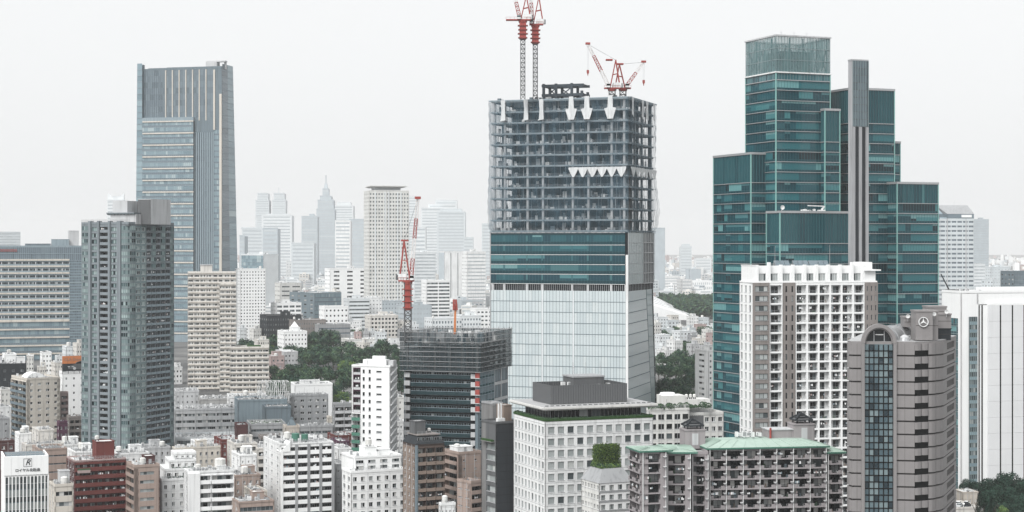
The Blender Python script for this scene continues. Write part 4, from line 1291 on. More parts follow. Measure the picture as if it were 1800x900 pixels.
    for q in range(3):
        a = pi / 2 + 2 * pi * q / 3
        tip = (ex + rr * .9 * cos(a), d1 - Y0 + .1, ez + rr * .9 * sin(a)); ce = (ex, d1 - Y0 - .05, ez)
        for sg in (-1, 1):
            b1 = (ex + rr * .22 * cos(a + sg * pi / 3), d1 - Y0 + .15, ez + rr * .22 * sin(a + sg * pi / 3))
            m.poly([ce, tip, b1] if sg < 0 else [ce, b1, tip], 'metal_wh')
    m.build('star_emblem', r)
    # dishes and small plant
    for (x, y, dd) in ((1642, 552, 472), (1664, 548, 480), (1596, 556, 477)):
        m = MB(); p = pt(x, dd); z = WZ(y, dd) + 1
        for q in range(10):
            a0, a1 = 2 * pi * q / 10, 2 * pi * (q + 1) / 10
            m.poly([(p[0], p[1] + .2, z), (p[0] + .6 * cos(a0), p[1], z + .6 * sin(a0)), (p[0] + .6 * cos(a1), p[1], z + .6 * sin(a1))], 'metal_wh')
        m.beam((p[0], p[1] + .25, z - 1.5), (p[0], p[1] + .25, z), .15, 'metal'); m.build('satellite_dish', r)
    (xa, ya) = pt(1590, 472); m = MB(); m.cyl(xa, ya, zr, zr + 1.0, 1.6, 1.3, 14, 'metal'); m.cyl(xa, ya, zr + 1.0, zr + 1.7, 1.3, .4, 14, 'lgrey'); m.build('vent_dome', r)
    R = random.Random(5)
    for q in range(8):
        p = pt(R.uniform(1578, 1608), R.uniform(474, 482)); o = put('rooftop_unit', p_fan().mesh('rooftop_unit'), r, (p[0], p[1], zr), 0); o.scale = (.9, .9, R.uniform(.5, .9))
star_tower()

# ================================================================== white slab with slits at the right
def white_slab():
    b = Bld('windowless_block', 'white nearly windowless slab with dark vertical slits at the right edge', 'building', 1689, 740, 14, 515, xl=1655, xr=1860)
    F, L = b.F, b.L
    b.core('white', L=.6, F=.6)
    zt = b.h; u = F.u
    s = b.d / FP
    blank(b, F, 0, u(1703), 0, zt, 'white2', .6)
    z5 = b.z(557)
    blank(b, F, u(1703), u(1717), z5, zt, 'white2', .6)
    nr = int(z5 / (13.5 * s)); curtain(b, off(F, .5), u(1703), u(1717), 0, z5, nr, 4, 'g_band', 'tealgrey', 'g_blue', .4, 'tealgrey', mw=.15, slabp=.2, slabh=.25, t=.9)
    blank(b, F, u(1717), u(1720), 0, zt, 'white2', .6); blank(b, F, u(1717), b.a, b.z(535), zt, 'white2', .6)
    e = [1720, 1722, 1725.5, 1728, 1730]
    z6 = b.z(537)
    for x0, x1, mt, n in ((1720, 1722.4, 'black', -.05), (1722.4, 1725, 'white2', 0), (1725, 1727.7, 'black', -.05), (1727.7, 1735, 'white2', 0)):
        b.wall.fbox(F, u(x0), u(x1), -.6, n, 0, z6, mt)  # the black ones paint the shade of the paired slits
    edges = [1735, 1757.5, 1778.5, 1799, 1820, 1841, 1860]
    P = off(F, 1.2)
    for x0, x1 in zip(edges, edges[1:]):
        ua, ub = u(x0), u(x1) - .7
        k = 12
        for q in range(k):
            m = MB(); z0, z1 = z6 * q / k + .03, z6 * (q + 1) / k - .03; m.fbox(P, ua, ub, -1.8, 0, z0, z1, 'panelwhite', True); m.build('wall_panel', b.root)
        b.wall.fbox(P, ub, u(x1), -1.8, -.06, 0, z6, 'black')  # flush black strip in place of the shade within the slit
    b.wall.fbox(P, u(1735), b.a, -1.8, 0, z6, b.z(533), 'white2')
    # left flank
    z7 = b.z(560)
    nr = int(z7 / (13.5 * s)); curtain(b, L, 1, L.W - 2.5, 0, z7, nr, 10, 'g_teal', 'tealgrey', 'g_teal_dk', .3, 'tealgrey', mw=.12, slabp=.2, slabh=.25, t=.6)
    blank(b, L, 0, 1, 0, z7, 'white2', .6); blank(b, L, L.W - 2.5, L.W, 0, z7, 'white2', .6); blank(b, L, 0, L.W, z7, zt, 'white2', .6)
    blank(b, b.R, 0, b.R.W, 0, zt, 'white2'); blank(b, b.B, 0, b.B.W, 0, zt, 'white2')
    b.parapet('white2', h=1.0)
    m = MB(); m.box(u(1745), 3, zt + .02, b.a - 1, b.b - 3, zt + 2.2, 'white2'); m.build('penthouse', b.root)
    plant(b, 2, 4, u(1740), b.b - 3, zt + .02, 6, 5)
    m = MB(); x = u(1683); m.beam((2.5, 14, zt), (-2, 14, zt + 8), .5, 'charcoal', .35); m.box(1.8, 13.4, zt, 3.4, 14.6, zt + 1.2, 'metal'); m.build('davit_arm', b.root)
    m = MB(); m.box(.5, b.b - 9, z7, 7, b.b - 2, zt + 1.2, 'dgrey'); m.build('louvre_box', b.root)
    b.done()
white_slab()

# ================================================================== white office with planted eaves
def white_office():
    b = Bld('office_block', 'white square-windowed office block with a wide eave roof and dark penthouse', 'office building', 958, 540, 21, 741, xl=903, xr=1148)
    F, L = b.F, b.L; s = b.d / FP
    b.core('white', roofmat='roofgrey')
    fh = 20.6 * s; z1 = b.h - 1.0; nr = int(z1 / fh); z0 = z1 - fh * nr
    for f, nc, ww in ((F, 11, .66), (L, 9, .55), (b.R, 9, .55)):
        punched(b, f, .5, f.W - .5, z0, z1, nc, nr, ww, .60, 'white', 'g_office', 'frame_gr', nx=1, ny=1, up=.45, fw=.14)
        blank(b, f, 0, .5, z0, z1, 'white'); blank(b, f, f.W - .5, f.W, z0, z1, 'white'); blank(b, f, 0, f.W, 0, z0, 'white'); blank(b, f, 0, f.W, z1, b.h, 'white')
    m = b.mb('*stone_joint')
    for f in (F, L):
        for j in range(nr + 1):
            m.fbox(f, 0, f.W, -.01, .035, z0 + fh * j - .05, z0 + fh * j + .05, 'mgrey', True)
    blank(b, b.B, 0, b.B.W, 0, b.h, 'white')
    # planted terrace, set-back storey
    m = MB(); m.box(-.1, -.1, b.h, b.a + .1, 1.6, b.h + .7, 'lawn'); m.box(-.1, 1.6, b.h, 1.6, b.b + .1, b.h + .7, 'lawn'); m.box(b.a - 1.6, 1.6, b.h, b.a + .1, b.b + .1, b.h + .7, 'lawn')
    R = random.Random(3)
    for k in range(500):
        x = R.uniform(0, b.a); z = b.h + .7; w = R.uniform(.2, .5)
        y = R.uniform(-.15, 1.4)
        if R.random() < .4: x, y = R.uniform(-.15, 1.4), R.uniform(0, b.b)
        m.box(x, y, z - .3, x + w, y + w, z + R.uniform(.05, .4), 'leaf_mid')
    m.build('planting', b.root)
    zt = b.h + 3.4; v = Face(b, (3, 3), (1, 0), b.a - 6); vl = Face(b, (3, b.b - 3), (0, -1), b.b - 6)
    m = MB(); m.box(3.3, 3.3, b.h, b.a - 3.3, b.b - 3, zt, 'interior'); m.build('storey_core', b.root)
    b.mb('terrace_floor').box(0, 0, b.h - .2, b.a, b.b, b.h + .02, 'roofgrey')
    curtain(b, v, 0, v.W, b.h, zt, 1, 22, 'g_dark', 'frame_gr', None, 0, 'metal', mw=.12, slabh=0, t=.4); curtain(b, vl, 0, vl.W, b.h, zt, 1, 16, 'g_dark', 'frame_gr', None, 0, 'metal', mw=.12, slabh=0, t=.4)
    m = MB(); e = 1.2
    m.prism([(-e + .8, -e + .8), (b.a + e - .8, -e + .8), (b.a + e - .8, b.b + e - .8), (-e + .8, b.b + e - .8)], zt, zt + .5, 'offwhite', top=[(-e, -e), (b.a + e, -e), (b.a + e, b.b + e), (-e, b.b + e)])
    m.box(-e, -e, zt + .5, b.a + e, b.b + e, zt + 1.1, 'offwhite')
    m.box(-e + .6, -e + .6, zt + 1.1, b.a + e - .6, b.b + e - .6, zt + 1.25, 'roofgrey'); m.build('eave_roof', b.root)
    ze = zt + 1.25
    for k in range(20):
        m = MB(); x = 1 + (b.a - 2) * k / 19; m.box(x - .5, .6, ze, x + .5, 1.3, ze + .25, 'roofdark'); m.build('roof_vent', b.root)
    # penthouse with vertical louvres
    x0, x1, y0, y1 = b.a * .12, b.a * .83, b.b * .22, b.b * .8
    ph = 34 * s
    m = MB(); m.box(x0 + .2, y0 + .2, ze, x1 - .2, y1 - .2, ze + ph * .78, 'charcoal')
    m.build('penthouse', b.root)
    for f in (Face(b, (x0, y0), (1, 0), x1 - x0), Face(b, (x0, y1), (0, -1), y1 - y0), Face(b, (x1, y0), (0, 1), y1 - y0), Face(b, (x1, y1), (-1, 0), x1 - x0)):
        n = int(f.W / .85)
        for k in range(n):
            m = proto(('louvre', round(f.W / n, 3), round(ph, 2)), lambda m: (m.box(.08, 0, .1, f.W / n - .02, .15, ph, 'dgrey'), m.box(0, .1, 0, .1, .2, ph, 'charcoal')))
            b.inst('louvre_panel', m, f, f.W * k / n, 0, ze, ph)
    m = MB(); m.box(x0 + (x1 - x0) * .36, y0 + 4, ze, x0 + (x1 - x0) * .76, y1 - 3, ze + ph * 1.32, 'dgrey'); m.box(x0 + (x1 - x0) * .35, y0 + 3.8, ze + ph * 1.32, x0 + (x1 - x0) * .77, y1 - 2.8, ze + ph * 1.4, 'mgrey'); m.build('lift_house', b.root)
    for q in (.38, .55, .74): antenna(b, x0 + (x1 - x0) * q, y0 + 6, ze + ph * 1.4, 4.5, 1)
    plant(b, x0 + 1.5, y0 + 1.5, x1 - 2, y1 - 2, ze + ph * .78, 8, 9)
    b.done()
white_office()

# ================================================================== mauve apartments with green roofs
def mauve_block():
    b = Bld('balcony_apartments', 'mauve apartment block with green roofs and rows of dark balconies', 'apartment block', 1246, 484, 9, 790, xr=1452, b=17)
    s = b.d / FP; fh = 17.2 * s
    def hip(v, x0, y0, x1, y1, z, h, over=.9, inset=5):
        m = MB(); P = lambda x, y, zz: (*v.pt(x, y), zz)
        a = [P(x0 - over, y0 - over, z), P(x1 + over, y0 - over, z), P(x1 + over, y1 + over, z), P(x0 - over, y1 + over, z)]
        c = [P(x0 - over, y0 - over, z + .45), P(x1 + over, y0 - over, z + .45), P(x1 + over, y1 + over, z + .45), P(x0 - over, y1 + over, z + .45)]
        i = min(inset, (y1 - y0) / 2 - .5, (x1 - x0) / 2 - .3)
        t = [P(x0 + i, y0 + i, z + .45 + h), P(x1 - i, y0 + i, z + .45 + h), P(x1 - i, y1 - i, z + .45 + h), P(x0 + i, y1 - i, z + .45 + h)]
        m.hexa(a + c, 'panel_green'); m.hexa([(p[0], p[1], p[2] + .004) for p in c] + t, 'roofgreen')
        # standing seams
        for p, q, r_, w in ((c[0], c[1], t[0], t[1]), (c[3], c[0], t[3], t[0]), (c[1], c[2], t[1], t[2])):
            n = 10
            for k in range(n + 1):
                g = k / n
                A = tuple(p[j] + (q[j] - p[j]) * g for j in range(3)); B = tuple(r_[j] + (w[j] - r_[j]) * g for j in range(3))
                m.beam((A[0], A[1], A[2] + .05), (B[0], B[1], B[2] + .05), .12, 'roofgreen')
        m.build('hip_roof', b.root)
    kw = dict(style='split', glass='g_apt', frame='frame_dk', back='charcoal', rec=1.9, proj=.5, pier=.35, wwf=.86, whf=.76, ph=.95, ends=True, pn=-.2, ac=.55, lintel=.25, nx=3)  # charcoal back walls paint the shade deep in the balconies
    def wing(v, bays, eave, seed, L=False, bl=2):
        zt = v.h; nr = int((zt - .3) / fh); z0 = zt - .3 - nr * fh
        v.core('mauve', F=2.2, L=2.2 if L else .5, z1=zt, roofmat='roofgrey')
        balconies(b, v.F, 0, v.F.W, z0, zt - .3, bays, nr, 'mauve', 'mauve', seed=seed, **kw); blank(b, v.F, 0, v.F.W, 0, z0, 'mauve', 2.2); blank(b, v.F, 0, v.F.W, zt - .3, zt, 'mauve', 2.2)
        if L:
            balconies(b, v.L, 0, v.L.W, z0, zt - .3, bl, nr, 'mauve', 'mauve', seed=seed + 1, **{**kw, 'wwf': .6}); blank(b, v.L, 0, v.L.W, 0, z0, 'mauve', 2.2)
        else: punched(b, v.L, 0, v.L.W, z0, zt, 3, nr, .4, .5, 'mauve', t=.5)
        punched(b, v.R, 0, v.R.W, z0, zt, 3, nr, .4, .5, 'mauve', t=.5); blank(b, v.R, 0, v.R.W, 0, z0, 'mauve', .5); blank(b, v.B, 0, v.B.W, 0, zt, 'mauve')
        # projecting wall panels, hoods and downpipes
        for i in range(bays + 1):
            u = v.F.W * i / bays
            u = min(max(u, .15), v.F.W - .15)
            m = MB(); m.fbox(v.F, u - .09, u + .09, .55, .75, 0, zt, 'frame_wh', True); m.build('downpipe', b.root)
        hood = proto('hood', lambda m: (m.box(-.45, -.55, 0, .45, 0, .16, 'metal_wh'), m.box(-.3, -.5, -.3, .3, -.05, 0, 'mgrey')))
        for i in range(bays):
            for j in range(nr):
                b.inst('vent_hood', hood, v.F, v.F.W * (i + 1) / bays - .5, .55, z0 + fh * j + fh * .62, 1.7)
        return nr, z0
    wing(b, 7, 0, 11)
    hip(b, 0, 0, b.a, b.b, b.h, 1.5)
    c = Vol(b, 1454, 490, 797, xr=1481, b=13); wing(c, 1, 0, 13); hip(c, 0, 0, c.a, c.b, c.h, 1.0, inset=3)
    a1 = Vol(b, 1216, 480, 799, xr=1245, b=16, dyaw=-6); wing(a1, 1, 0, 15)
    a1.parapet('mauve', h=.9)
    a2 = Vol(b, 1172, 474, 797, xr=1214, b=16, dyaw=-8); wing(a2, 1, 0, 17); hip(a2, 0, 0, a2.a + 1, a2.b, a2.h, .45, inset=4)
    a3 = Vol(b, 1128, 468, 795, xl=1107, xr=1170, dyaw=6); wing(a3, 1, 0, 19, True, 2); hip(a3, 0, 0, a3.a + 1, a3.b, a3.h, .45, inset=4)
    for v, u0 in ((a2, .0), (a3, .0), (a1, .0)):   # solid stair strips between the staggered bays
        zt = v.h
        m = MB(); m.fbox(v.F, v.F.W * .76, v.F.W, -1.6, .62, 0, zt - .32, 'mauve', True); m.build('wall_strip', b.root)
    # roof houses with open pyramid roofs
    def pavilion(x, d, y0, y1, w, wide):
        xw, yw = WX(x, d) - b.C[0], d - b.C[1]; c_, q_ = cos(-b.th), sin(-b.th); lx, ly = c_ * xw - q_ * yw, q_ * xw + c_ * yw
        zb = b.h + .5; zt = WZ(y1, d) - b.zb
        m = MB(); m.box(lx - wide / 2, ly, zb - 1, lx + wide / 2, ly + 6, zt, 'mauve'); m.box(lx - wide / 2 - .2, ly - .2, zt, lx + wide / 2 + .2, ly + 6.2, zt + .35, 'mauve')
        m.box(lx - .9, ly - .06, zb, lx + .9, ly, zt - .8, 'lgrey'); m.build('roof_house', b.root)
        m = MB(); zp = WZ(y0, d) - b.zb; z2 = zt + .35; cx, cy_ = lx, ly + 3
        for sx in (-1, 1):
            for sy in (-1, 1):
                m.box(cx + sx * w * .36 - .15, cy_ + sy * w * .36 - .15, z2, cx + sx * w * .36 + .15, cy_ + sy * w * .36 + .15, z2 + 1.2, 'charcoal')
                m.beam((cx + sx * w / 2, cy_ + sy * w / 2, z2 + 1.0), (cx, cy_, zp), .5, 'charcoal', .3)
        for q in (0, .38, .7):
            r_ = w / 2 * (1 - q); z = z2 + 1.0 + (zp - z2 - 1.0) * q
            for p0, p1 in (((-1, -1), (1, -1)), ((1, -1), (1, 1)), ((1, 1), (-1, 1)), ((-1, 1), (-1, -1))):
                m.beam((cx + p0[0] * r_, cy_ + p0[1] * r_, z), (cx + p1[0] * r_, cy_ + p1[1] * r_, z), .35, 'charcoal')
        m.prism([(cx - w * .42, cy_ - w * .42), (cx + w * .42, cy_ - w * .42), (cx + w * .42, cy_ + w * .42), (cx - w * .42, cy_ + w * .42)], z2 + 1.0, zp - .4, 'dgrey', top=[(cx - .2, cy_ - .2), (cx + .2, cy_ - .2), (cx + .2, cy_ + .2), (cx - .2, cy_ + .2)])
        m.build('pyramid_roof', b.root)
    pavilion(1222, 490, 737, 757, 5.2, 6.0); pavilion(1414, 496, 727, 747, 5.2, 6.2)
    m = MB(); lx = b.F.u(1366); m.box(lx, 8, b.h, lx + 8, 14, b.h + 4.2, 'mauve'); m.box(lx - .2, 7.8, b.h + 4.2, lx + 8.2, 14.2, b.h + 4.5, 'lgrey'); m.build('roof_house', b.root)
    plant(b, b.F.u(1310), 7, b.F.u(1365), 12, b.h + 2.3, 7, 21)
    m = MB(); x = b.F.u(1368); m.cyl(x, 7.2, b.h + 2, b.h + 5, .3, .3, 8, 'steel_red'); m.build('flue', b.root)
    b.done()
mauve_block()

# ================================================================== low block with a hedge on its roof
def hedge_block():
    b = Bld('hedge_roof_block', 'pale low block with tall green hedge and grey sloping parapet on its roof', 'building', 1053, 505, 24, 848, xl=1022, xr=1112)
    s = b.d / FP; fh = 17 * s
    b.core('offwhite', roofmat='roofdark')
    z1 = b.h - .3; nr = int(z1 / fh); z0 = z1 - fh * nr
    f = b.F
    for j in range(nr):
        z = z0 + fh * j
        b.wall.fbox(f, 0, f.W, -.4, .12, z, z + .55, 'mgrey')
    punched(b, f, 0, f.W, z0, z1, 4, nr, .52, .5, 'white2', 'g_office', 'frame_dk', nx=2, skip=lambda i, j: i < 2 and False)
    punched(b, b.L, 0, b.L.W, z0, z1, 6, nr, .6, .5, 'offwhite', 'g_apt', 'frame_gr', nx=2)
    blank(b, b.R, 0, b.R.W, 0, z1, 'offwhite'); blank(b, b.B, 0, b.B.W, 0, z1, 'offwhite')
    m = MB(); e = 2.2; h = 22 * s
    m.prism([(-.2, -.2), (b.a + .2, -.2), (b.a + .2, b.b + .2), (-.2, b.b + .2)], b.h - .3, b.h + h, 'mgrey', top=[(e, e), (b.a - e, e), (b.a - e, b.b - e), (e, b.b - e)], topmat='bark'); m.build('mansard', b.root)
    zr = b.h + h
    R = random.Random(8)
    m = MB()
    hx0, hx1, hy0, hy1 = b.F.u(1066), b.a - 1.5, 5, b.b - 3; hh = 36 * s
    m.box(hx0 + .4, hy0 + .4, zr, hx1 - .4, hy1 - .4, zr + hh - .3, 'leaf_mid')
    for k in range(6000):
        q = R.random()
        if q < .4: p = (R.uniform(hx0, hx1), hy0 + R.gauss(0, .25), zr + R.uniform(0, hh) + R.gauss(0, .15))
        elif q < .65: p = (hx0 + R.gauss(0, .25), R.uniform(hy0, hy1), zr + R.uniform(0, hh))
        else: p = (R.uniform(hx0, hx1), R.uniform(hy0, hy1), zr + hh + R.gauss(0, .3))
        a, w = R.uniform(0, 6.28), R.uniform(.12, .26); t = R.uniform(-.8, .8)
        dx, dy, dz = w * cos(a), w * sin(a), w * t
        m.poly([(p[0] - dx, p[1] - dy, p[2] - dz), (p[0], p[1] - w, p[2] + w * .6), (p[0] + dx, p[1] + dy, p[2] + dz), (p[0], p[1], p[2] - w)], R.choice(('leaf_light', 'leaf_light', 'leaf_mid')))
    m.build('hedge', b.root)
    m = MB()
    for k in range(1500):
        x, y = (R.uniform(e, b.a - 2.5), R.uniform(e, e + 1.6)) if k % 2 else (R.uniform(e, hx0 - .5), R.uniform(e, b.b - e))
        z = zr + abs(R.gauss(.2, .45)); w = R.uniform(.1, .25); a = R.uniform(0, 6.28)
        m.poly([(x - w * cos(a), y - w * sin(a), z), (x, y, z + w), (x + w * cos(a), y + w * sin(a), z), (x, y - w, z - .1)], R.choice(('leaf_mid', 'leaf_dark', 'leaf_light')))
    m.build('planting', b.root)
    b.done()
hedge_block()

# ================================================================== dark slim tower beside the office
def dark_slim():
    b = Bld('dark_slim_block', 'narrow dark grey block with a blank granite flank left of the white office', 'building', 872, 566, 30, 745, xl=846, xr=912)
    b.core('dgrey', roofmat='roofdark')
    s = b.d / FP; fh = 18.5 * s; z1 = b.z(778); nr = int(z1 / fh); z0 = z1 - nr * fh
    L = b.L
    blank(b, b.F, 0, b.F.W, 0, b.h, 'charcoal'); blank(b, b.R, 0, b.R.W, 0, b.h, 'dgrey'); blank(b, b.B, 0, b.B.W, 0, b.h, 'dgrey')
    ua = L.u(854)
    blank(b, L, 0, ua, 0, b.h, 'concrete_dk'); punched(b, L, ua, L.W, z0, z1, 1, nr, .82, .55, 'dgrey', 'g_office', 'frame_gr', nx=3); blank(b, L, ua, L.W, z1, b.h, 'dgrey'); blank(b, L, ua, L.W, 0, z0, 'dgrey')
    m = b.mb('*stone_joint')
    for j in range(14):
        z = b.h - j * 2.6 - .4; m.fbox(b.F, 0, b.F.W, -.01, .03, z, z + .06, 'black', True)
    b.parapet('dgrey', h=.7, roofmat='roofdark')
    v = Vol(b, 866, 582, 711, xl=846, xr=884); v.core('concrete_dk', F=0, L=0, Rr=0, Bk=0, z0=b.h - 3, z1=v.h, roofmat='roofgrey'); v.parapet('mgrey', h=.6)
    m = MB(); m.box(b.a * .2, 1.5, b.h, b.a * .2 + .4, 2, b.h + 6.5, 'metal_wh'); m.box(b.a * .2 + 1.0, 1.5, b.h, b.a * .2 + 1.4, 2, b.h + 6.5, 'metal_wh'); m.box(b.a * .2 - .3, 1.2, b.h, b.a * .2 + 2.4, 2.6, b.h + 1.6, 'metal_wh'); m.build('duct', b.root)
    m = MB(); z = b.z(778); m.fbox(L, L.W * .2, L.W * .9, 0, 1.4, z, z + .25, 'concrete_dk', True); m.fbox(L, L.W * .2, L.W * .9, .3, 1.3, z + .25, z + .8, 'lawn', True); m.build('planter', b.root)
    rbox(b, 'roof_shed', b.a * .55, 3, b.a - 1, b.b - 2, b.h, 5.5, 'brownlt')
    b.done()
dark_slim()

# ================================================================== white tower with purple recess
def white_purple():
    b = Bld('white_apartment_tower', 'slim white apartment tower with a purple recess and green balcony fronts', 'apartment block', 686, 672, 73, 645, xl=618, xr=698)
    L, F = b.L, b.F; s = b.d / FP; fh = 13.3 * s
    b.core('white', L=1.6)
    z1 = b.h - .5; nr = int(z1 / fh); z0 = z1 - nr * fh
    u = L.u; zm = z0 + fh * (nr - 6)
    blank(b, L, 0, u(620.5), 0, b.h, 'white2', 1.6)
    balconies(b, L, u(620.5), u(634), zm, z1, 1, 6, 'purple', 'lgrey', style='glass', rec=1.3, proj=.0, back='purple', glass='g_dark', pier=.3, ac=0)
    balconies(b, L, u(619), u(634), z0, zm, 1, nr - 6, 'white2', 'panel_green', style='solid', rec=1.3, proj=.9, back='white', glass='g_apt', pier=.2, ac=.3)
    blank(b, L, u(620.5), u(634), z1, b.h, 'white2', 1.6)
    punched(b, L, u(634), u(655), z0, z1, 2, nr, .36, .5, 'white2', 'g_dark', 'frame_gr', nx=1, t=1.6)
    punched(b, L, u(655), u(677), z0, z1, 1, nr, .42, .22, 'white2', 'g_dark', 'frame_gr', nx=1, t=1.6)
    blank(b, L, u(677), L.W, 0, b.h, 'white2', 1.6)
    for x0, x1 in ((634, 655), (655, 677)): blank(b, L, u(x0), u(x1), z1, b.h, 'white2', 1.6)
    blank(b, L, u(619), u(677), 0, z0, 'white2', 1.6)
    blank(b, F, 0, F.W, 0, b.h, 'lgrey')
    for j in range(nr):
        m = MB(); z = z0 + fh * j; m.beam(F.P(.3, .1, z + .2), F.P(F.W - .3, .1, z + fh - .2), .45, 'white2'); m.fbox(F, .3, F.W - .3, 0, .15, z - .1, z + .15, 'mgrey', True); m.build('stair_flight', b.root)
    blank(b, b.R, 0, b.R.W, 0, b.h, 'white2'); blank(b, b.B, 0, b.B.W, 0, b.h, 'white2')
    b.parapet('white2', h=.6)
    f = Face(b, (2, 0), (0, 1), 4)
    y0, y1 = b.b - u(676), b.b - u(635)
    m = MB(); m.box(1.8, y0, b.h, b.a - 2, y1, b.h + 2.6, 'white2'); m.box(3, y0 + 1, b.h + 2.6, b.a - 3, y0 + 6.3, b.h + 4.0, 'white2'); m.build('stair_head', b.root)
    m = MB(); y = b.b - u(682); m.box(2, y - 1.5, b.h, b.a - 2, y + .6, b.h + 2.4, 'lgrey'); m.build('lift_house', b.root)
    antenna(b, 1.2, b.b - u(644), b.h, 3.2, 1)
    b.done()
white_purple()

# ================================================================== slate glass tower with a crown, far left
def slate_tower():
    b = Bld('slate_tower', 'tall slate-blue glass tower with cream vertical fins behind the grey apartment tower', 'skyscraper', 390, 1500, 76, 120, xl=252, xr=409)
    L, F = b.L, b.F; s = b.d / FP
    u = L.u
    b.core('interior', z1=b.h)
    z2, z3 = b.z(206), b.z(232)
    # finned upper block
    u0, u1 = 0, u(376)
    n = 8
    curtain(b, L, u0, u(290), z2, b.h, 8, 10, 'g_slate', 'slate', None, 0, 'slate', mw=.4, md=.3, slabp=.1, slabh=.3)
    curtain(b, L, u(290), u1, z2, b.h, 8, 14, 'g_slate', 'slate', None, 0, 'slate', mw=.3, md=.1, slabp=.1, slabh=.3)
    for k in range(7):
        uu = u(291.5 + k * 11.8); m = MB(); m.fbox(L, uu - .45, uu + .45, -.2, .5, z2 + (-2.5 if k > 4 else 0), b.h - .5, 'cream', True); m.build('fin', b.root)
    # lower left bay: glass with cream floor lines
    bay = off(L, 2.5)
    ua, ub = 0, u(342)
    pitch = 20.8 * s; z1 = b.z(212); nr = int(z1 / pitch); z0 = z1 - nr * pitch
    curtain(b, bay, ua, ub, z0, z1, nr * 2, 26, 'g_blue', 'bluegrey', 'g_slate', .35, 'bluegrey', mw=.12, slabp=.1, slabh=.3, t=2.7)
    blank(b, bay, ua, ub, z1, z2 + .3, 'bluegrey', 2.8); blank(b, bay, ua, ub, 0, z0, 'bluegrey', 2.7)
    b.mb('bay_roof').fbox(L, ua, ub, -.1, 2.5, z2 + .3, z2 + .6, 'bluegrey', True)
    for j in range(nr + 1):
        z = z0 + pitch * j; m = MB(); m.fbox(bay, u(253), ub + .2, -.1, .55, z - .6, z + .5, 'cream', True); m.build('floor_band', b.root)
    # grey slotted bay
    curtain(b, L, ub, u1, 0, z3, 36, 9, 'g_slate', 'bluegrey', None, 0, 'slate', mw=1.0, md=.7, slabp=.35, slabh=.4, name='slot_glazing')
    blank(b, L, ub, u1, z3, z2 + .1, 'slate', .4, .1)
    # glass strip, cream pier
    curtain(b, L, u1, u(386), 0, b.z(228), 38, 4, 'g_blue', 'bluegrey', 'g_slate', .35, 'bluegrey', mw=.12, slabp=.1, slabh=.3)
    blank(b, L, u1, L.W, b.z(228), b.h, 'slate', .4); m = MB(); m.fbox(L, u1 - .3, u1 + 1.2, 0, .7, b.z(228), b.h - 1, 'cream', True); m.build('fin', b.root); m = MB(); m.fbox(L, u(386), L.W, -.4, .8, 0, b.z(165), 'cream', True); m.build('fin', b.root)
    # right flank, pale tapering shell
    m = b.mb('flank_core'); a2 = F.u(420)
    m.prism([(.3, .3), (a2, .3), (a2, b.b * .7), (.3, b.b * .7)], 0, b.h + 2, 'slate', top=[(.3, .3), (b.a, .3), (b.a, b.b * .7), (.3, b.b * .7)])
    nr2 = 44
    for j in range(nr2):
        za, zb_ = (b.h + 4) * j / nr2, (b.h + 4) * (j + 1) / nr2; A = lambda z: a2 + (b.a - a2) * z / (b.h + 4)
        m = MB(); m.poly([F.P(.2, .25, za), F.P(A(za) * .5, .25, za), F.P(A(zb_) * .5, .25, zb_), F.P(.2, .25, zb_)], 'g_slate'); m.poly([F.P(A(za) * .5, .25, za), F.P(A(za), .25, za), F.P(A(zb_), .25, zb_), F.P(A(zb_) * .5, .25, zb_)], 'g_blue')
        m.fbox(F, .2, min(A(za), A(zb_)), .2, .4, za - .2, za + .2, 'bluegrey', True); m.build('side_glazing', b.root)
    # left glazed fin running above the roof, and roof frame
    m = MB(); P = bay; ul = L.u(243.5)
    for j in range(46):
        za, zb_ = (b.h + 6) * j / 46, (b.h + 6) * (j + 1) / 46
        w = lambda z: -(.5 + (L.u(252) - L.u(243.0)) + (1 - z / b.h) * 2.2)
        m.poly([P.P(w(za), -1.5, za), P.P(.1, 0, za), P.P(.1, 0, zb_), P.P(w(zb_), -1.5, zb_)], 'g_blue')
        m.beam(P.P(w(za), -1.45, za), P.P(0, .05, za), .5, 'bluegrey')
    m.fbox(P, -5, .1, -5, -1.6, 0, b.h + 5, 'slate', True)
    m.build('glass_fin', b.root)
    m = MB(); zr = b.h
    m.fbox(L, u(361), u(380), -8, -1, zr, zr + 12 * s, 'lgrey', True); m.fbox(L, u(361), u(394), -7, -2, zr + 12 * s, zr + 14 * s, 'lgrey', True); m.fbox(L, u(390), u(393), -7, -5, zr, zr + 13 * s, 'lgrey', True); m.build('roof_frame', b.root)
    m = MB(); m.fbox(L, u(258), u(300), -12, -3, zr, zr + 2, 'slate', True); m.build('roof_plant', b.root)
    b.parapet('slate', h=1.2, roofmat='roofdark')
    blank(b, b.R, 0, b.R.W, 0, b.h, 'slate'); blank(b, b.B, 0, b.B.W, 0, b.h, 'slate')
    b.done()
slate_tower()

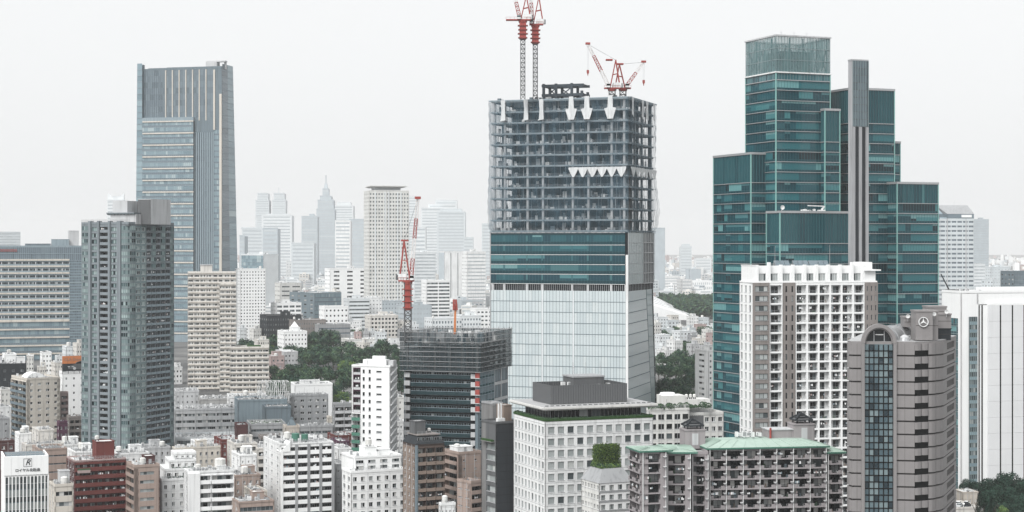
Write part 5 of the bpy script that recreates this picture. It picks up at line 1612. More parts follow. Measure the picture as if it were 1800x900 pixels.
# ================================================================== wide hotel with cream bands
def band_hotel():
    b = Bld('hotel_block', 'wide glass hotel block with cream floor bands at the left edge', 'hotel', -70, 1250, 17, 434, xr=147, b=40)
    F = b.F; s = b.d / FP; u = F.u
    b.core('interior', z1=b.h)
    zt = b.z(458)
    curtain(b, F, 0, b.a, zt, b.h, 2, 60, 'g_slate', 'bluegrey', None, 0, 'bluegrey', mw=.25, slabp=.2, slabh=.4)
    ue = u(122)
    zm = b.z(566); nr = 9
    pitch = (zt - zm) / nr
    pr = p_window((ue / 16) * .86, pitch * .36, 4, 1, 'bluegrey', 'g_dark', .15)
    for j in range(nr):
        z = zm + pitch * j
        m = MB(); m.fbox(F, 0, ue, -.4, .5, z, z + pitch * .24, 'cream', True); m.build('floor_band', b.root)
        b.wall.fbox(F, 0, ue, -.4, 0, z + pitch * .24, z + pitch * .44, 'bluegrey'); b.wall.fbox(F, 0, ue, -.4, 0, z + pitch * .8, z + pitch, 'bluegrey')
        for i in range(16):
            uc = ue * (i + .5) / 16; b.inst('window', pr, F, uc, -.15, z + pitch * .62, ue / 16)
            b.wall.fbox(F, uc - ue / 32, uc - ue / 32 * .86, -.4, 0, z + pitch * .44, z + pitch * .8, 'lgrey'); b.wall.fbox(F, uc + ue / 32 * .86, uc + ue / 32, -.4, 0, z + pitch * .44, z + pitch * .8, 'lgrey')
    m = MB(); m.fbox(F, 0, ue, -.4, .6, zt - .3, zt + 1.0, 'cream', True); m.build('floor_band', b.root)
    n2 = int(zm / (12.5 * s)); p2 = zm / n2
    curtain(b, F, 0, ue, 0, zm, n2 * 1, 50, 'g_blue', 'bluegrey', 'g_slate', .35, 'bluegrey', mw=.12, slabp=.1, slabh=.3)
    for j in range(n2 + 1):
        m = MB(); m.fbox(F, 0, ue, -.1, .6, p2 * j - .6, p2 * j + .5, 'cream', True); m.build('floor_band', b.root)
    curtain(b, F, ue, b.a, 0, zt, 36, 8, 'g_slate', 'bluegrey', 'g_blue', .3, 'bluegrey', mw=.15, slabp=.2, slabh=.3)
    for f in (b.L, b.R, b.B): blank(b, f, 0, f.W, 0, b.h, 'slate')
    b.parapet('bluegrey', h=1.0)
    # red rooftop lettering strip: small blocks like distant characters
    m = MB(); R = random.Random(2); x = u(-1)
    while x < u(27): w = R.uniform(1.1, 1.7); m.fbox(F, x, x + w, .3, .5, b.h - 3.4, b.h - 1.8, 'steel_red', True); m.fbox(F, x + .3, x + w - .3, .49, .52, b.h - 3.0, b.h - 2.3, 'slate', True); x += w + .35
    m.build('sign_lettering', b.root)
    rbox(b, 'plant_room', u(92), 6, u(122), 24, b.h, 5.5, 'bluegrey'); rbox(b, 'plant_room', u(122), 10, u(140), 26, b.h, 12, 'lgrey'); rbox(b, 'plant_room', u(45), 8, u(90), 22, b.h, 2.2, 'slate')
    b.done()
band_hotel()

# ================================================================== grey-teal apartment tower
def grey_tower():
    b = Bld('grey_apartment_tower', 'tall grey-teal apartment tower with dark balcony stack and curved glass bays', 'apartment block', 226, 760, 66, 394, xl=143, xr=306)
    L, F = b.L, b.F; s = b.d / FP; fh = 11.05 * s
    z1 = b.h - .8; nr = int(z1 / fh); z0 = z1 - fh * nr
    b.core('greytower', L=1.8, F=1.8, z1=b.h)
    uL, uF = L.u, F.u
    kw = dict(mw=.10, slabp=.22, slabh=.5, slabmat='greytower', spandrel='tealbay', sh=.34, t=1.8)
    curtain(b, L, 0, uL(156.5), z0, z1, nr, 6, 'g_bay', 'tealgrey', 'g_spg', .34, 'greytower', mw=.1, slabp=.15, slabh=.35, t=1.8)
    piers = ((156.5, 160.5), (172, 175.5), (191, 194.5), (206.5, 213))
    for p, q in piers: m = MB(); m.fbox(L, uL(p), uL(q), -1.8, .7, 0, b.h + 1.5, 'greytower', True); m.build('pier', b.root)
    punched(b, L, uL(160.5), uL(172), z0, z1, 1, nr, .86, .66, 'greytower', 'g_bay', 'frame_dk', nx=3, t=1.8)
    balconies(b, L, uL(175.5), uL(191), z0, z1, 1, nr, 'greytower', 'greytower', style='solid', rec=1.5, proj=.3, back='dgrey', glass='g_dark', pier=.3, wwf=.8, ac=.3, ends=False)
    punched(b, L, uL(194.5), uL(206.5), z0, z1, 1, nr, .86, .66, 'greytower', 'g_bay', 'frame_dk', nx=3, t=1.8)
    # curved corner bay
    x0 = L.P(uL(213), 0, 0); x1 = F.P(uF(238), 0, 0)
    N = 7; pts = []
    c0 = (x0[0], x0[1]); c1 = (x1[0], x1[1]); cc = (0, 0)
    for k in range(N + 1):
        t = k / N; q = (1 - t) ** 2, 2 * t * (1 - t), t * t; bx = -.9; by = -.9
        pts.append((q[0] * c0[0] + q[1] * bx + q[2] * c1[0], q[0] * c0[1] + q[1] * by + q[2] * c1[1]))
    poly = pts + [(c1[0], 3.0), (3.0, 3.0), (3.0, c0[1])]
    m = MB(); m.prism([(p[0] + .4, p[1] + .4) for p in pts] + [(c1[0], 3.2), (3.2, 3.2), (3.2, c0[1])], 0, b.h - .3, 'interior', topmat='roofgrey'); m.build('bay_core', b.root)
    pm = MB()
    for p, q in zip(pts, pts[1:]):
        zs = fh * .34
        pm.poly([(p[0], p[1], 0), (q[0], q[1], 0), (q[0], q[1], zs), (p[0], p[1], zs)], 'g_spg'); pm.poly([(p[0], p[1], zs), (q[0], q[1], zs), (q[0], q[1], fh), (p[0], p[1], fh)], 'g_bay')
        pm.beam((p[0], p[1], 0), (p[0], p[1], fh), .16, 'tealgrey'); pm.beam((p[0], p[1], zs), (q[0], q[1], zs), .14, 'tealgrey'); pm.beam((p[0], p[1], 0), (q[0], q[1], 0), .3, 'greytower')
    me = pm.mesh('bay_glazing')
    for j in range(nr): put('bay_glazing', me, b.root, (0, 0, z0 + fh * j))
    # right face
    punched(b, F, uF(238), uF(257), z0, z1, 2, nr, .8, .6, 'tealgrey', 'g_bay', 'frame_gr', nx=3, t=1.8)
    zs = z0 + fh * (nr - 7)
    balconies(b, F, uF(257), uF(299), z0, zs, 5, nr - 7, 'greytower', 'bluegrey', style='solid', rec=1.4, proj=.2, back='greytower', glass='g_dark', pier=.35, ac=.3, ph=.8, ends=False, slab='bluegrey')
    n5 = uF(299) - uF(257)
    for k in range(5):
        ua, ub = uF(257) + n5 * k / 5, uF(257) + n5 * (k + 1) / 5
        if k in (1, 3): curtain(b, F, ua, ub, zs, z1, 7, 3, 'g_bay', 'tealgrey', 'g_spg', .34, 'greytower', mw=.1, slabp=.15, slabh=.3, t=1.8)
        else: balconies(b, F, ua, ub, zs, z1, 1, 7, 'greytower', 'greytower', style='solid', rec=1.4, proj=.15, back='greytower', glass='g_dark', pier=.4, ac=.2, ph=.8, ends=False)
    curtain(b, F, uF(299), F.W, z0, z1, nr, 3, 'g_bay', 'tealgrey', 'g_spg', .34, 'greytower', mw=.1, slabp=.15, slabh=.35, t=1.8)
    for f in (L, F): blank(b, f, 0, f.W, 0, z0, 'greytower', 1.8); blank(b, f, 0, f.W, z1, b.h, 'greytower', 1.8)
    blank(b, b.R, 0, b.R.W, 0, b.h, 'greytower'); blank(b, b.B, 0, b.B.W, 0, b.h, 'greytower')
    b.parapet('greytower', h=1.0)
    zr = b.h
    def top(x0, x1, y0, y1, n0, n1, mat, name='plant_room'):
        m = MB(); m.fbox(L, uL(x0), uL(x1), n0, n1, zr, WZ(y0, b.d) - b.zb, mat, True); return m.build(name, b.root)
    top(182, 227, 376, 394, -14, -5, 'lgrey')
    m = MB(); zz = b.z(375); m.fbox(L, uL(177), uL(226), -15, -4, zz, zz + .5, 'greytower', True)
    for q in range(9): uu = uL(178 + 5.8 * q); m.fbox(L, uu - .1, uu + .1, -14.8, -4.2, zz - .5, zz, 'tealgrey', True)
    m.build('heliport_deck', b.root)
    m = MB(); A = L.P(uL(221), -9, 0); 
    m.fbox(L, uL(221), uL(244), -24, -9, zr, b.z(349), 'lgrey', True); m.fbox(L, uL(220.8), uL(221.4), -23.8, -9.2, zr, b.z(349) - .05, 'dgrey', True); m.build('lift_house', b.root)
    m = MB(); m.fbox(L, uL(221.2), uL(243.8), -9, -8.85, zr, b.z(350), 'dgrey', True); m.build('louvre_wall', b.root)
    m = MB(); m.fbox(F, uF(243), uF(276), -14, -6, zr, b.z(352), 'lgrey', True); m.build('lift_house', b.root)
    R = random.Random(6); m = b.mb('*roof_railing')
    for k in range(40): uu = L.W * k / 39; m.fbox(L, uu - .05, uu + .05, -.3, -.15, zr + 1, zr + 2.2, 'metal', True)
    b.done()
glassmat('g_spg', [(0, (.19, .235, .24)), (.5, (.215, .26, .265)), (.8, (.165, .21, .215))], rough=.2)
grey_tower()

# ================================================================== cream stepped apartments
def cream_steps():
    b = Bld('stepped_apartments', 'cream stepped apartment slab with long window rows beside the slate tower', 'apartment block', 330, 1010, 10, 480, xl=325.5, xr=415)
    s = b.d / FP; fh = 8.45 * s
    def wing(v, nb):
        z1 = v.h - .3; nr = int(z1 / fh); z0 = z1 - nr * fh
        v.core('sand')
        banded(b, v.F, 0, v.F.W, z0, z1, nr, .46, 'sand', 'g_apt', 'frame_wh', nb=nb, nx=4, pier=.7, proud=.25, wall2='sand')
        for f in (v.L, v.R): punched(b, f, 0, f.W, z0, z1, 3, nr, .5, .46, 'sand', 'g_apt')
        for f in (v.F, v.L, v.R): blank(b, f, 0, f.W, 0, z0, 'sand'); blank(b, f, 0, f.W, z1, v.h, 'sand')
        blank(b, v.B, 0, v.B.W, 0, v.h, 'sand'); v.parapet('sand', h=.8)
        for j in range(nr + 1):
            m = b.mb('*ledge'); m.fbox(v.F, 0, v.F.W, .25, .6, z0 + fh * j - .12, z0 + fh * j + .12, 'beige', True)
    wing(b, 8)
    v = Vol(b, 386, 1000, 500, xr=415, b=14); wing(v, 3)
    w = Vol(b, 404, 992, 612, xr=473, b=15); wing(w, 6)
    m = MB(); x = b.F.u(352); m.box(x, 3, b.h, x + 7, 9, b.h + 4.5, 'sand'); m.box(x - .3, 2.7, b.h + 4.5, x + 7.3, 9.3, b.h + 5, 'lgrey'); m.build('water_tank', b.root)
    m = MB(); m.v, m.f = [], []; m.box(10, 3, w.h, 18, 9, w.h + 1.2, 'lawn'); w.xf(m).build('roof_garden', b.root)
    b.done()
cream_steps()

# ================================================================== low buildings along the bottom and left
P = lambda **k: ('punch', k)
BD = lambda **k: ('band', k)
BL = lambda **k: ('balc', k)
CU_ = lambda **k: ('curt', k)

# sign building
def sign_block():
    b = Bld('sign_building', 'white finned building with a big white company sign on top, bottom left corner', 'office building', 7, 565, 20, 803, xr=85, b=16)
    s = b.d / FP; F = b.F
    b.core('white', z1=b.z(840))
    zs = b.z(836)
    curtain(b, F, .3, F.W, 0, zs - .6, 8, 12, 'g_office', 'white2', 'g_band', .45, 'slate', mw=.1, slabp=.02, slabh=.25, t=.5)
    m = MB(); n = 13; w = (F.W - .3) / 12
    for k in range(n):
        u = .3 + w * k; mm = MB(); mm.fbox(F, u - .16, u + .16, -.2, .55, 0, zs - .2, 'white2', True); mm.build('fin', b.root)
    for k in range(12):                                # round arch heads between the fins
        u0, u1 = .3 + w * k + .16, .3 + w * (k + 1) - .16; r = (u1 - u0) / 2; c = (u0 + u1) / 2; zb = zs - .6 - r
        pts = [(u0, zb), *((c - r * cos(pi * q / 8), zb + r * sin(pi * q / 8)) for q in range(9)), (u1, zb), (u1, zs), (u0, zs)]
        mm = MB()
        left = [(u0, zs)] + [(c - r * cos(pi * q / 8), zb + r * sin(pi * q / 8)) for q in range(5)] + [(c, zs)]
        right = [(c, zs)] + [(c - r * cos(pi * q / 8), zb + r * sin(pi * q / 8)) for q in range(4, 9)] + [(u1, zs)]
        for ring in (left, right): mm.poly([F.P(x, .3, z) for x, z in ring], 'white2')
        mm.build('arch_head', b.root)
    for f in (b.L, b.R, b.B): blank(b, f, 0, f.W, 0, zs, 'white2')
    # sign panels on three sides
    zt = b.h
    for k in range(6):
        u0, u1 = F.W * k / 6, F.W * (k + 1) / 6 - .03
        mm = MB(); mm.fbox(F, u0, u1, -.5, .7, zs, zt, 'white2', True); mm.build('sign_panel', b.root)
    for f in (b.R, b.L): mm = MB(); mm.fbox(f, 0, f.W, -.5, .05, zs, zt, 'white2', True); mm.build('sign_panel', b.root)
    m = MB(); m.box(.5, 2, zs, b.a - .5, b.b - .5, zs + .3, 'roofgrey')
    for k in range(9): x = 1 + (b.a - 2) * k / 8; m.beam((x, .6, zs), (x, 2.6, zt), .12, 'metal'); m.beam((x, 2.6, zs), (x, 2.6, zt + 1.0), .12, 'metal')
    m.beam((1, 2.6, zt + 1), (b.a - 1, 2.6, zt + 1), .14, 'metal'); m.beam((1, 2.6, zt + .4), (b.a - 1, 2.6, zt + .4), .14, 'metal'); m.box(1, 1, zt - .4, b.a - 1, b.b - 1, zt - .2, 'slate'); m.build('sign_scaffold', b.root)
    def text(body, size, u, z, name, shear=0.0):
        c = bpy.data.curves.new(name, 'FONT'); c.body = body; c.size = size; c.align_x = 'CENTER'; c.align_y = 'CENTER'; c.extrude = .03; c.shear = shear; c.offset = .025; c.resolution_u = 3
        tmp = bpy.data.objects.new(name, c); COL.objects.link(tmp)
        bpy.context.view_layer.update()
        me = bpy.data.meshes.new_from_object(tmp.evaluated_get(bpy.context.evaluated_depsgraph_get()))
        bpy.data.objects.remove(tmp)
        me.materials.clear(); me.materials.append(MATS['charcoal'])
        o = put(name, me, b.root, F.P(u, .75, z), 0); o.rotation_euler = (pi / 2, 0, 0)
    text('R', 2.7, F.W * .53, b.z(814.5), 'sign_letter', .35)
    text('ロイヤル化粧品', 1.15, F.W * .53, b.z(828), 'sign_text')
    m = MB(); c, z, r = F.W * .53, b.z(814.5), 1.35
    for (a0, a1, b0, b1) in ((-r, r, r - .12, r), (-r, r, -r, -r + .12), (-r, -r + .12, -r, r), (r - .12, r, -r, r)): m.fbox(F, c + a0, c + a1, .7, .76, z + b0, z + b1, 'charcoal', True)
    m.build('sign_border', b.root)
    b.done()
sign_block()

house('tan_narrow_block', 'narrow cream block with ribbon windows right of the white sign building', 'building', 86, 96, 129, 856, 560, 26, 'cream', BD(nb=1, wh=.42, nx=4, glass='g_apt'), P(nc=2, ww=.3, wh=.35), fh=3.4, head=(.4, .35, 4, 4, 4.5, 'lgrey'), units=4, tanks=1, seed=1)

def brick_block():
    b = house('red_brick_apartments', 'dark red tiled apartment block with a stair tower on its roof', 'apartment block', 117, 131, 222, 812, 600, 26, 'brick_red',
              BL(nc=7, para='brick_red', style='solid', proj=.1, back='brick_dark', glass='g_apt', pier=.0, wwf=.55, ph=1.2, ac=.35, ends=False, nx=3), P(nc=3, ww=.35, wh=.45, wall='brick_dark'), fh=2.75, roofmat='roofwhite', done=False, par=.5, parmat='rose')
    rbox(b, 'stair_head', b.F.u(172), 2.5, b.F.u(204), 9, b.h, 6.2, 'brick_red', topmat='roofwhite'); tank(b, b.F.u(176), 5, b.h + 6.4, .8, 1.0)
    rail(b, 1, .5, b.a - 1, .5, b.h + .5); plant(b, b.F.u(206), 2, b.a - 1, 8, b.h, 3, 2)
    m = MB(); x0, x1 = b.F.u(136), b.F.u(158); m.fbox(b.F, x0, x1, .2, .9, b.h - 4.0, b.h - 3.0, 'rose', True); m.fbox(b.F, x0, x1, .3, .8, b.h - 3.0, b.h - 2.5, 'leaf_mid', True); m.build('terrace_planter', b.root)
    b.done()
brick_block()
house('tan_office', 'tan tiled office with pale ribbon windows right of the red brick block', 'office building', 222, 236, 281, 822, 590, 26, 'tan', BD(nb=1, wh=.38, nx=4, glass='g_office', pier=4.0), BL(nc=1, para='tan', back='brown', ac=0), R=P(nc=3, ww=.2, wh=.3, wall='brick_dark'), fh=3.0, units=6, tanks=1, seed=4, roofmat='roofwhite', head=(.55, .4, 6, 5, 3.0, 'brick_dark'))
def terrace_white():
    b = house('terraced_apartments', 'white terraced apartments with planted ledges left of the cream balcony block', 'apartment block', 279, 284, 340, 846, 600, 20, 'white', P(nc=4, ww=.4, wh=.5), P(nc=2, ww=.4, wh=.5), fh=3.0, done=False, par=.8)
    for k, (x0, y) in enumerate(((290, 828), (298, 812), (306, 799))):
        v = Vol(b, x0, 606 + 5 * k, y, xr=345, b=14 - 3 * k)
        v.core('white', F=.4, z0=b.h - 2, L=.4); punched(b, v.F, 0, v.F.W, b.h + 3 * k, v.h - .3, 4, 1, .5, .6, 'white', 'g_apt'); blank(b, v.L, 0, v.L.W, b.h - 1, v.h, 'white'); blank(b, v.R, 0, v.R.W, b.h - 1, v.h, 'white'); blank(b, v.F, 0, v.F.W, v.h - .3, v.h, 'white'); v.parapet('white', h=.8, roofmat='roofwhite')
        R = random.Random(k); m = MB()
        for q in range(160):
            x, y_, z = R.uniform(.5, v.a - 1), R.uniform(-1.6, -.4), v.h - 2.9 + R.uniform(0, .8); w = R.uniform(.15, .35); m.box(x, y_, z, x + w, y_ + w, z + w, 'leaf_dark')
        v.xf(m).build('planter', b.root)
    b.done()
terrace_white()

def cream_balcony():
    b = house('cream_balcony_block', 'off-white apartment block with long rounded balconies and roof tank, bottom left', 'apartment block', 323, 330, 411, 832, 580, 19, 'white',
              BL(nc=2, para='white2', style='solid', proj=.9, back='white', glass='g_apt', pier=.3, ac=.5, wwf=.8, nx=4, ph=1.1), P(nc=2, ww=.3, wh=.4), fh=3.0, roofmat='roofwhite', done=False, par=.7, units=6, seed=7)
    u = b.F.u(351)
    for j in range(8):
        pass
    m = MB(); m.fbox(b.F, 0, u, -.2, 1.3, 0, b.h, 'white', True); m.build('wall_pier', b.root)
    pr = p_window(1.5, 1.0, 2, 1, 'frame_gr', 'g_apt', .1)
    for j in range(9):
        for q in (.28, .68): b.inst('window', pr, b.F, u * q, 1.27, b.h - 2.4 - 3.0 * j, 1.8)
    tank(b, b.F.u(392), 6, b.h, 1.9, 3.0); rbox(b, 'stair_head', b.F.u(385), 3.5, b.F.u(400), 9, b.h, 1.6, 'white'); tank(b, b.F.u(352), 5, b.h, 1.0, 1.5)
    b.done()
cream_balcony()

def chamfer_block():
    b = house('chamfered_white_block', 'white apartment block with dark window bands and grey piers, bottom centre left', 'apartment block', 463, 493, 586, 782, 610, 22, 'white',
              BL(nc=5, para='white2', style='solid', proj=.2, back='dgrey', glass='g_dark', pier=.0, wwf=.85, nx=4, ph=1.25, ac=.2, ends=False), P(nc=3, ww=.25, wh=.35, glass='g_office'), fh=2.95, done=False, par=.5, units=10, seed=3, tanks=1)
    for x in (521, 542.5, 563.5, 585):
        u = b.F.u(x); m = MB(); m.fbox(b.F, u - .5, u + .5, -.6, .35, 0, b.h, 'mgrey', True); m.build('pier', b.root)
    m = MB(); u = b.F.u(497.5); m.fbox(b.F, 0, u, -.4, .45, 0, b.h - 2.5, 'white2', True); m.build('wall_pier', b.root)
    m = MB(); z = b.h - 2.5; w = 5.0
    m.poly([(-.1, -.45, z), (-.1, 5.5, z), (3.5, 5.5, b.h + 1.2), (3.5, -.45, b.h + 1.2)][::-1], 'white2'); m.poly([(0, -.46, z), (3.5, -.46, z), (3.5, -.46, b.h + 1.2)], 'white2'); m.build('sloping_glass', b.root)
    m = MB(); x = b.F.u(527); m.cyl(x, 6, b.h, b.h + 3.2, 1.5, 1.5, 12, 'panel_green'); m.cyl(x + 3.4, 6, b.h, b.h + 2.8, 1.3, 1.3, 12, 'panel_green'); m.box(x - 2, 4, b.h, x + 6, 8, b.h + .5, 'metal'); m.build('cooling_tower', b.root)
    rail(b, 4, .6, b.a - 1, .6, b.h + .5)
    b.done()
chamfer_block()

def white_terraces():
    b = house('white_cube_apartments', 'white apartment block with stepped roof terraces and small square windows, bottom centre', 'apartment block', 601, 617, 714, 832, 600, 24, 'white2',
              P(nc=7, ww=.48, wh=.5, nx=2), P(nc=2, ww=.5, wh=.5), fh=3.05, done=False, par=.8, roofmat='roofwhite')
    v = Vol(b, 622, 606, 806, xr=706, b=14); v.core('white2', z0=b.h - 1); punched(b, v.F, 0, v.F.W, b.h, v.h - .3, 4, 2, .62, .55, 'white2', 'g_apt', nx=3); blank(b, v.F, 0, v.F.W, v.h - .3, v.h, 'white2'); blank(b, v.L, 0, v.L.W, b.h - 1, v.h, 'white2'); blank(b, v.R, 0, v.R.W, b.h - 1, v.h, 'white2'); v.parapet('white2', h=.7, roofmat='roofwhite')
    m = MB(); m.hexa([(0, -1.2, b.h - .2), (.5, -1.2, b.h - .2), (.5, 0, b.h - .2), (0, 0, b.h - .2), (0, -.1, v.h), (.5, -.1, v.h), (.5, 0, v.h), (0, 0, v.h)], 'white2'); v.xf(m).build('sloping_fin', b.root)
    rbox(v, 'stair_head', v.a * .3, 4, v.a * .55, 10, v.h, 3.2, 'white2', topmat='roofwhite'); rbox(v, 'stair_head', v.a * .6, 5, v.a * .85, 11, v.h, 2.0, 'white2', topmat='roofwhite'); tank(v, v.a * .42, 6, v.h + 3.3, 1.1, 1.8); plant(v, 1, 2, v.a - 1, 11, v.h, 5, 12)
    b.done()
white_terraces()

def brown_block():
    b = house('brown_apartments', 'dark brown apartment tower with stacked balconies and roof house, bottom centre', 'apartment block', 708, 731, 781, 783, 580, 27, 'brown',
              BL(nc=3, para='brownlt', style='solid', proj=.8, back='brown', glass='g_apt', pier=.2, wwf=.8, ph=.9, ac=.4, nx=3), P(nc=3, ww=.3, wh=.4, wall='brownlt'), fh=3.0, done=False, par=.3, roofmat='roofdark')
    m = MB(); e = .2; h = 2.8; z = b.h + .3
    m.prism([(-e, -e), (b.a + e, -e), (b.a + e, b.b + e), (-e, b.b + e)], z, z + h, 'charcoal', top=[(1.6, 1.6), (b.a - 1.6, 1.6), (b.a - 1.6, b.b - 1.6), (1.6, b.b - 1.6)], topmat='roofgrey')
    m.box(1.0, 1.0, z + h, b.a - 1.0, b.b - 1.0, z + h + .35, 'taupe'); m.build('mansard', b.root)
    pr = p_window(2.6, 1.6, 3, 1, 'frame_gr', 'g_dark', .1)
    for q in (.2, .5, .8): b.inst('window', pr, b.F, b.a * q, -.55, z + h * .5, 2.6)
    rbox(b, 'lift_house', b.a * .12, b.b * .35, b.a * .5, b.b * .75, z + h + .3, 4.2, 'dgrey'); tank(b, b.a * .7, b.b * .5, z + h + .3, .6, .7)
    m = MB(); u = .4; m.fbox(b.F, -.2, u, -.3, 1.0, 0, b.h, 'slate', True); m.build('drain_pier', b.root)
    rail(b, 1.2, 1.2, b.a - 1.2, 1.2, z + h + .35)
    b.done()
brown_block()
house('rose_apartments', 'rose-tan block with stepped terraces behind the brown apartment tower', 'apartment block', 779, 806, 846, 799, 600, 30, 'tan', P(nc=2, ww=.18, wh=.22), BL(nc=1, para='tan', proj=.6, back='brownlt', pier=1.2, ac=.3), fh=3.0, head=(.1, .2, 6, 6, 2.2, 'white'), seed=5, roofmat='roofwhite', tanks=1)
house('small_tan_block', 'small tan brick block with dark balconies in front of the dark slim block', 'apartment block', 803, 828, 848, 850, 572, 40, 'tan', BL(nc=1, para='tan', back='dgrey', glass='g_dark', ac=0, proj=.2), P(nc=2, ww=.6, wh=.1), fh=2.9, roofmat='roofwhite', seed=6)
house('flat_roofed_white_block', 'low white block with a dark water tank at the bottom edge centre', 'building', 771, 775, 801, 889, 560, 20, 'white', P(nc=4, ww=.4, wh=.4), P(nc=2), fh=3, tanks=1, units=2, seed=8)

# --- white block with roof garden behind the office
def garden_block():
    b = house('garden_roof_block', 'white block with a leafy roof garden between the white office and teal tower', 'building', 1136, 1141, 1212, 722, 640, 14, 'offwhite', P(nc=5, ww=.72, wh=.55, glass='g_dark', frame='frame_dk', nx=1), P(nc=3), fh=3.6, done=False, par=.8)
    v = Vol(b, 1208, 646, 730, xr=1272, b=16); v.core('offwhite'); fh = 3.6; nr = 8
    punched(b, v.F, v.F.W * .45, v.F.W, v.h - fh * nr, v.h, 3, nr, .6, .5, 'offwhite', 'g_dark'); blank(b, v.F, 0, v.F.W * .45, 0, v.h, 'dgrey'); blank(b, v.F, v.F.W * .45, v.F.W, 0, v.h - fh * nr, 'offwhite'); blank(b, v.L, 0, v.L.W, 0, v.h, 'offwhite'); blank(b, v.R, 0, v.R.W, 0, v.h, 'offwhite'); v.parapet('offwhite', h=1.0)
    m = MB(); x = b.F.u(1180); m.box(x, 9, b.h, x + 9, 17, b.h + 4.6, 'offwhite'); m.box(x + 9, 9, b.h, x + 19, 17, b.h + 3, 'offwhite'); m.cyl(x + 3, 13, b.h + 4.6, b.h + 5.5, 3.2, 2.8, 14, 'white2'); m.build('roof_house', b.root)
    for k in range(3): tank(b, x + 10 + 1.6 * k, 11, b.h + 3, .6, .9)
    R = random.Random(31); m = MB()
    lob = [(R.uniform(.5, b.a + 8), R.uniform(.3, 3.0), R.uniform(.5, 1.6)) for _ in range(26)]
    for k in range(3200):
        cx, cy_, r_ = R.choice(lob); a, e = R.uniform(0, 6.28), R.uniform(-.2, 1.5)
        x, y, z = cx + r_ * cos(a) * cos(e), cy_ + r_ * sin(a) * cos(e), b.h + .7 + r_ * sin(e) * 1.2; w = R.uniform(.12, .3); t = R.uniform(0, 6.28)
        m.poly([(x - w * cos(t), y - w * sin(t), z), (x, y, z + w), (x + w * cos(t), y + w * sin(t), z), (x, y - w, z - w * .5)], R.choice(('leaf_dark', 'leaf_mid', 'leaf_mid')))
    m.build('roof_garden', b.root)
    rail(b, .4, .4, b.a, .4, b.h + .8)
    b.done()
garden_block()
house('slim_white_flats', 'slim white flats with outside stairs squeezed beside the teal tower foot', 'apartment block', 1242, 1245, 1262, 618, 905, 22, 'white', P(nc=2, ww=.35, wh=.4), P(nc=1, ww=.4, wh=.4), fh=3.0, head=(.2, .2, 4, 4, 3), seed=9)

# --- left middle
house('beige_apartments', 'beige apartment block with dark side balconies below the hotel', 'apartment block', 20, 47, 106, 668, 800, 34, 'cream', P(nc=4, ww=.42, wh=.42, nx=2), BL(nc=2, para='slate', proj=.6, back='cream', glass='g_dark', ac=0, ph=1.0), R=BL(nc=2, para='slate', back='dgrey', ac=0), fh=2.95, seed=10, tanks=0, units=4, done=True)
b = Bld('arched_roof_house', 'white arched roof house on the beige apartment block', 'roof house', 46, 808, 34, 668, xl=40, xr=80, zb=WZ(668, 808) - 1.0, b=8)
N = 8; pts = [(b.a * .5 - b.a * .5 * cos(pi * q / N), 3.8 * sin(pi * q / N)) for q in range(N + 1)]
m = MB()
for q in range(N):
    (xa, za), (xb, zb_) = pts[q], pts[q + 1]; m.hexa([(xa, 0, 0), (xb, 0, 0), (xb, 8, 0), (xa, 8, 0), (xa, 0, za + .6), (xb, 0, zb_ + .6), (xb, 8, zb_ + .6), (xa, 8, za + .6)], 'white2')
m.build('vault', b.root); b.done()
house('dark_panel_block', 'dark blue-black block with pale panels at the left edge above beige apartments', 'building', -40, -30, 46, 643, 900, 20, 'charcoal', P(nc=5, ww=.3, wh=.3, glass='g_band'), P(nc=2), fh=4.5, units=8, seed=11, roofmat='roofdark', a=None, bb=30, head=(.8, .02, 5, 6, 4, 'white'))
house('white_stair_block', 'white block with round-cornered stair tower at the far left edge', 'building', 4, 8, 29, 625, 930, 22, 'white2', P(nc=2, ww=.2, wh=.2), P(nc=1), fh=4, seed=12)
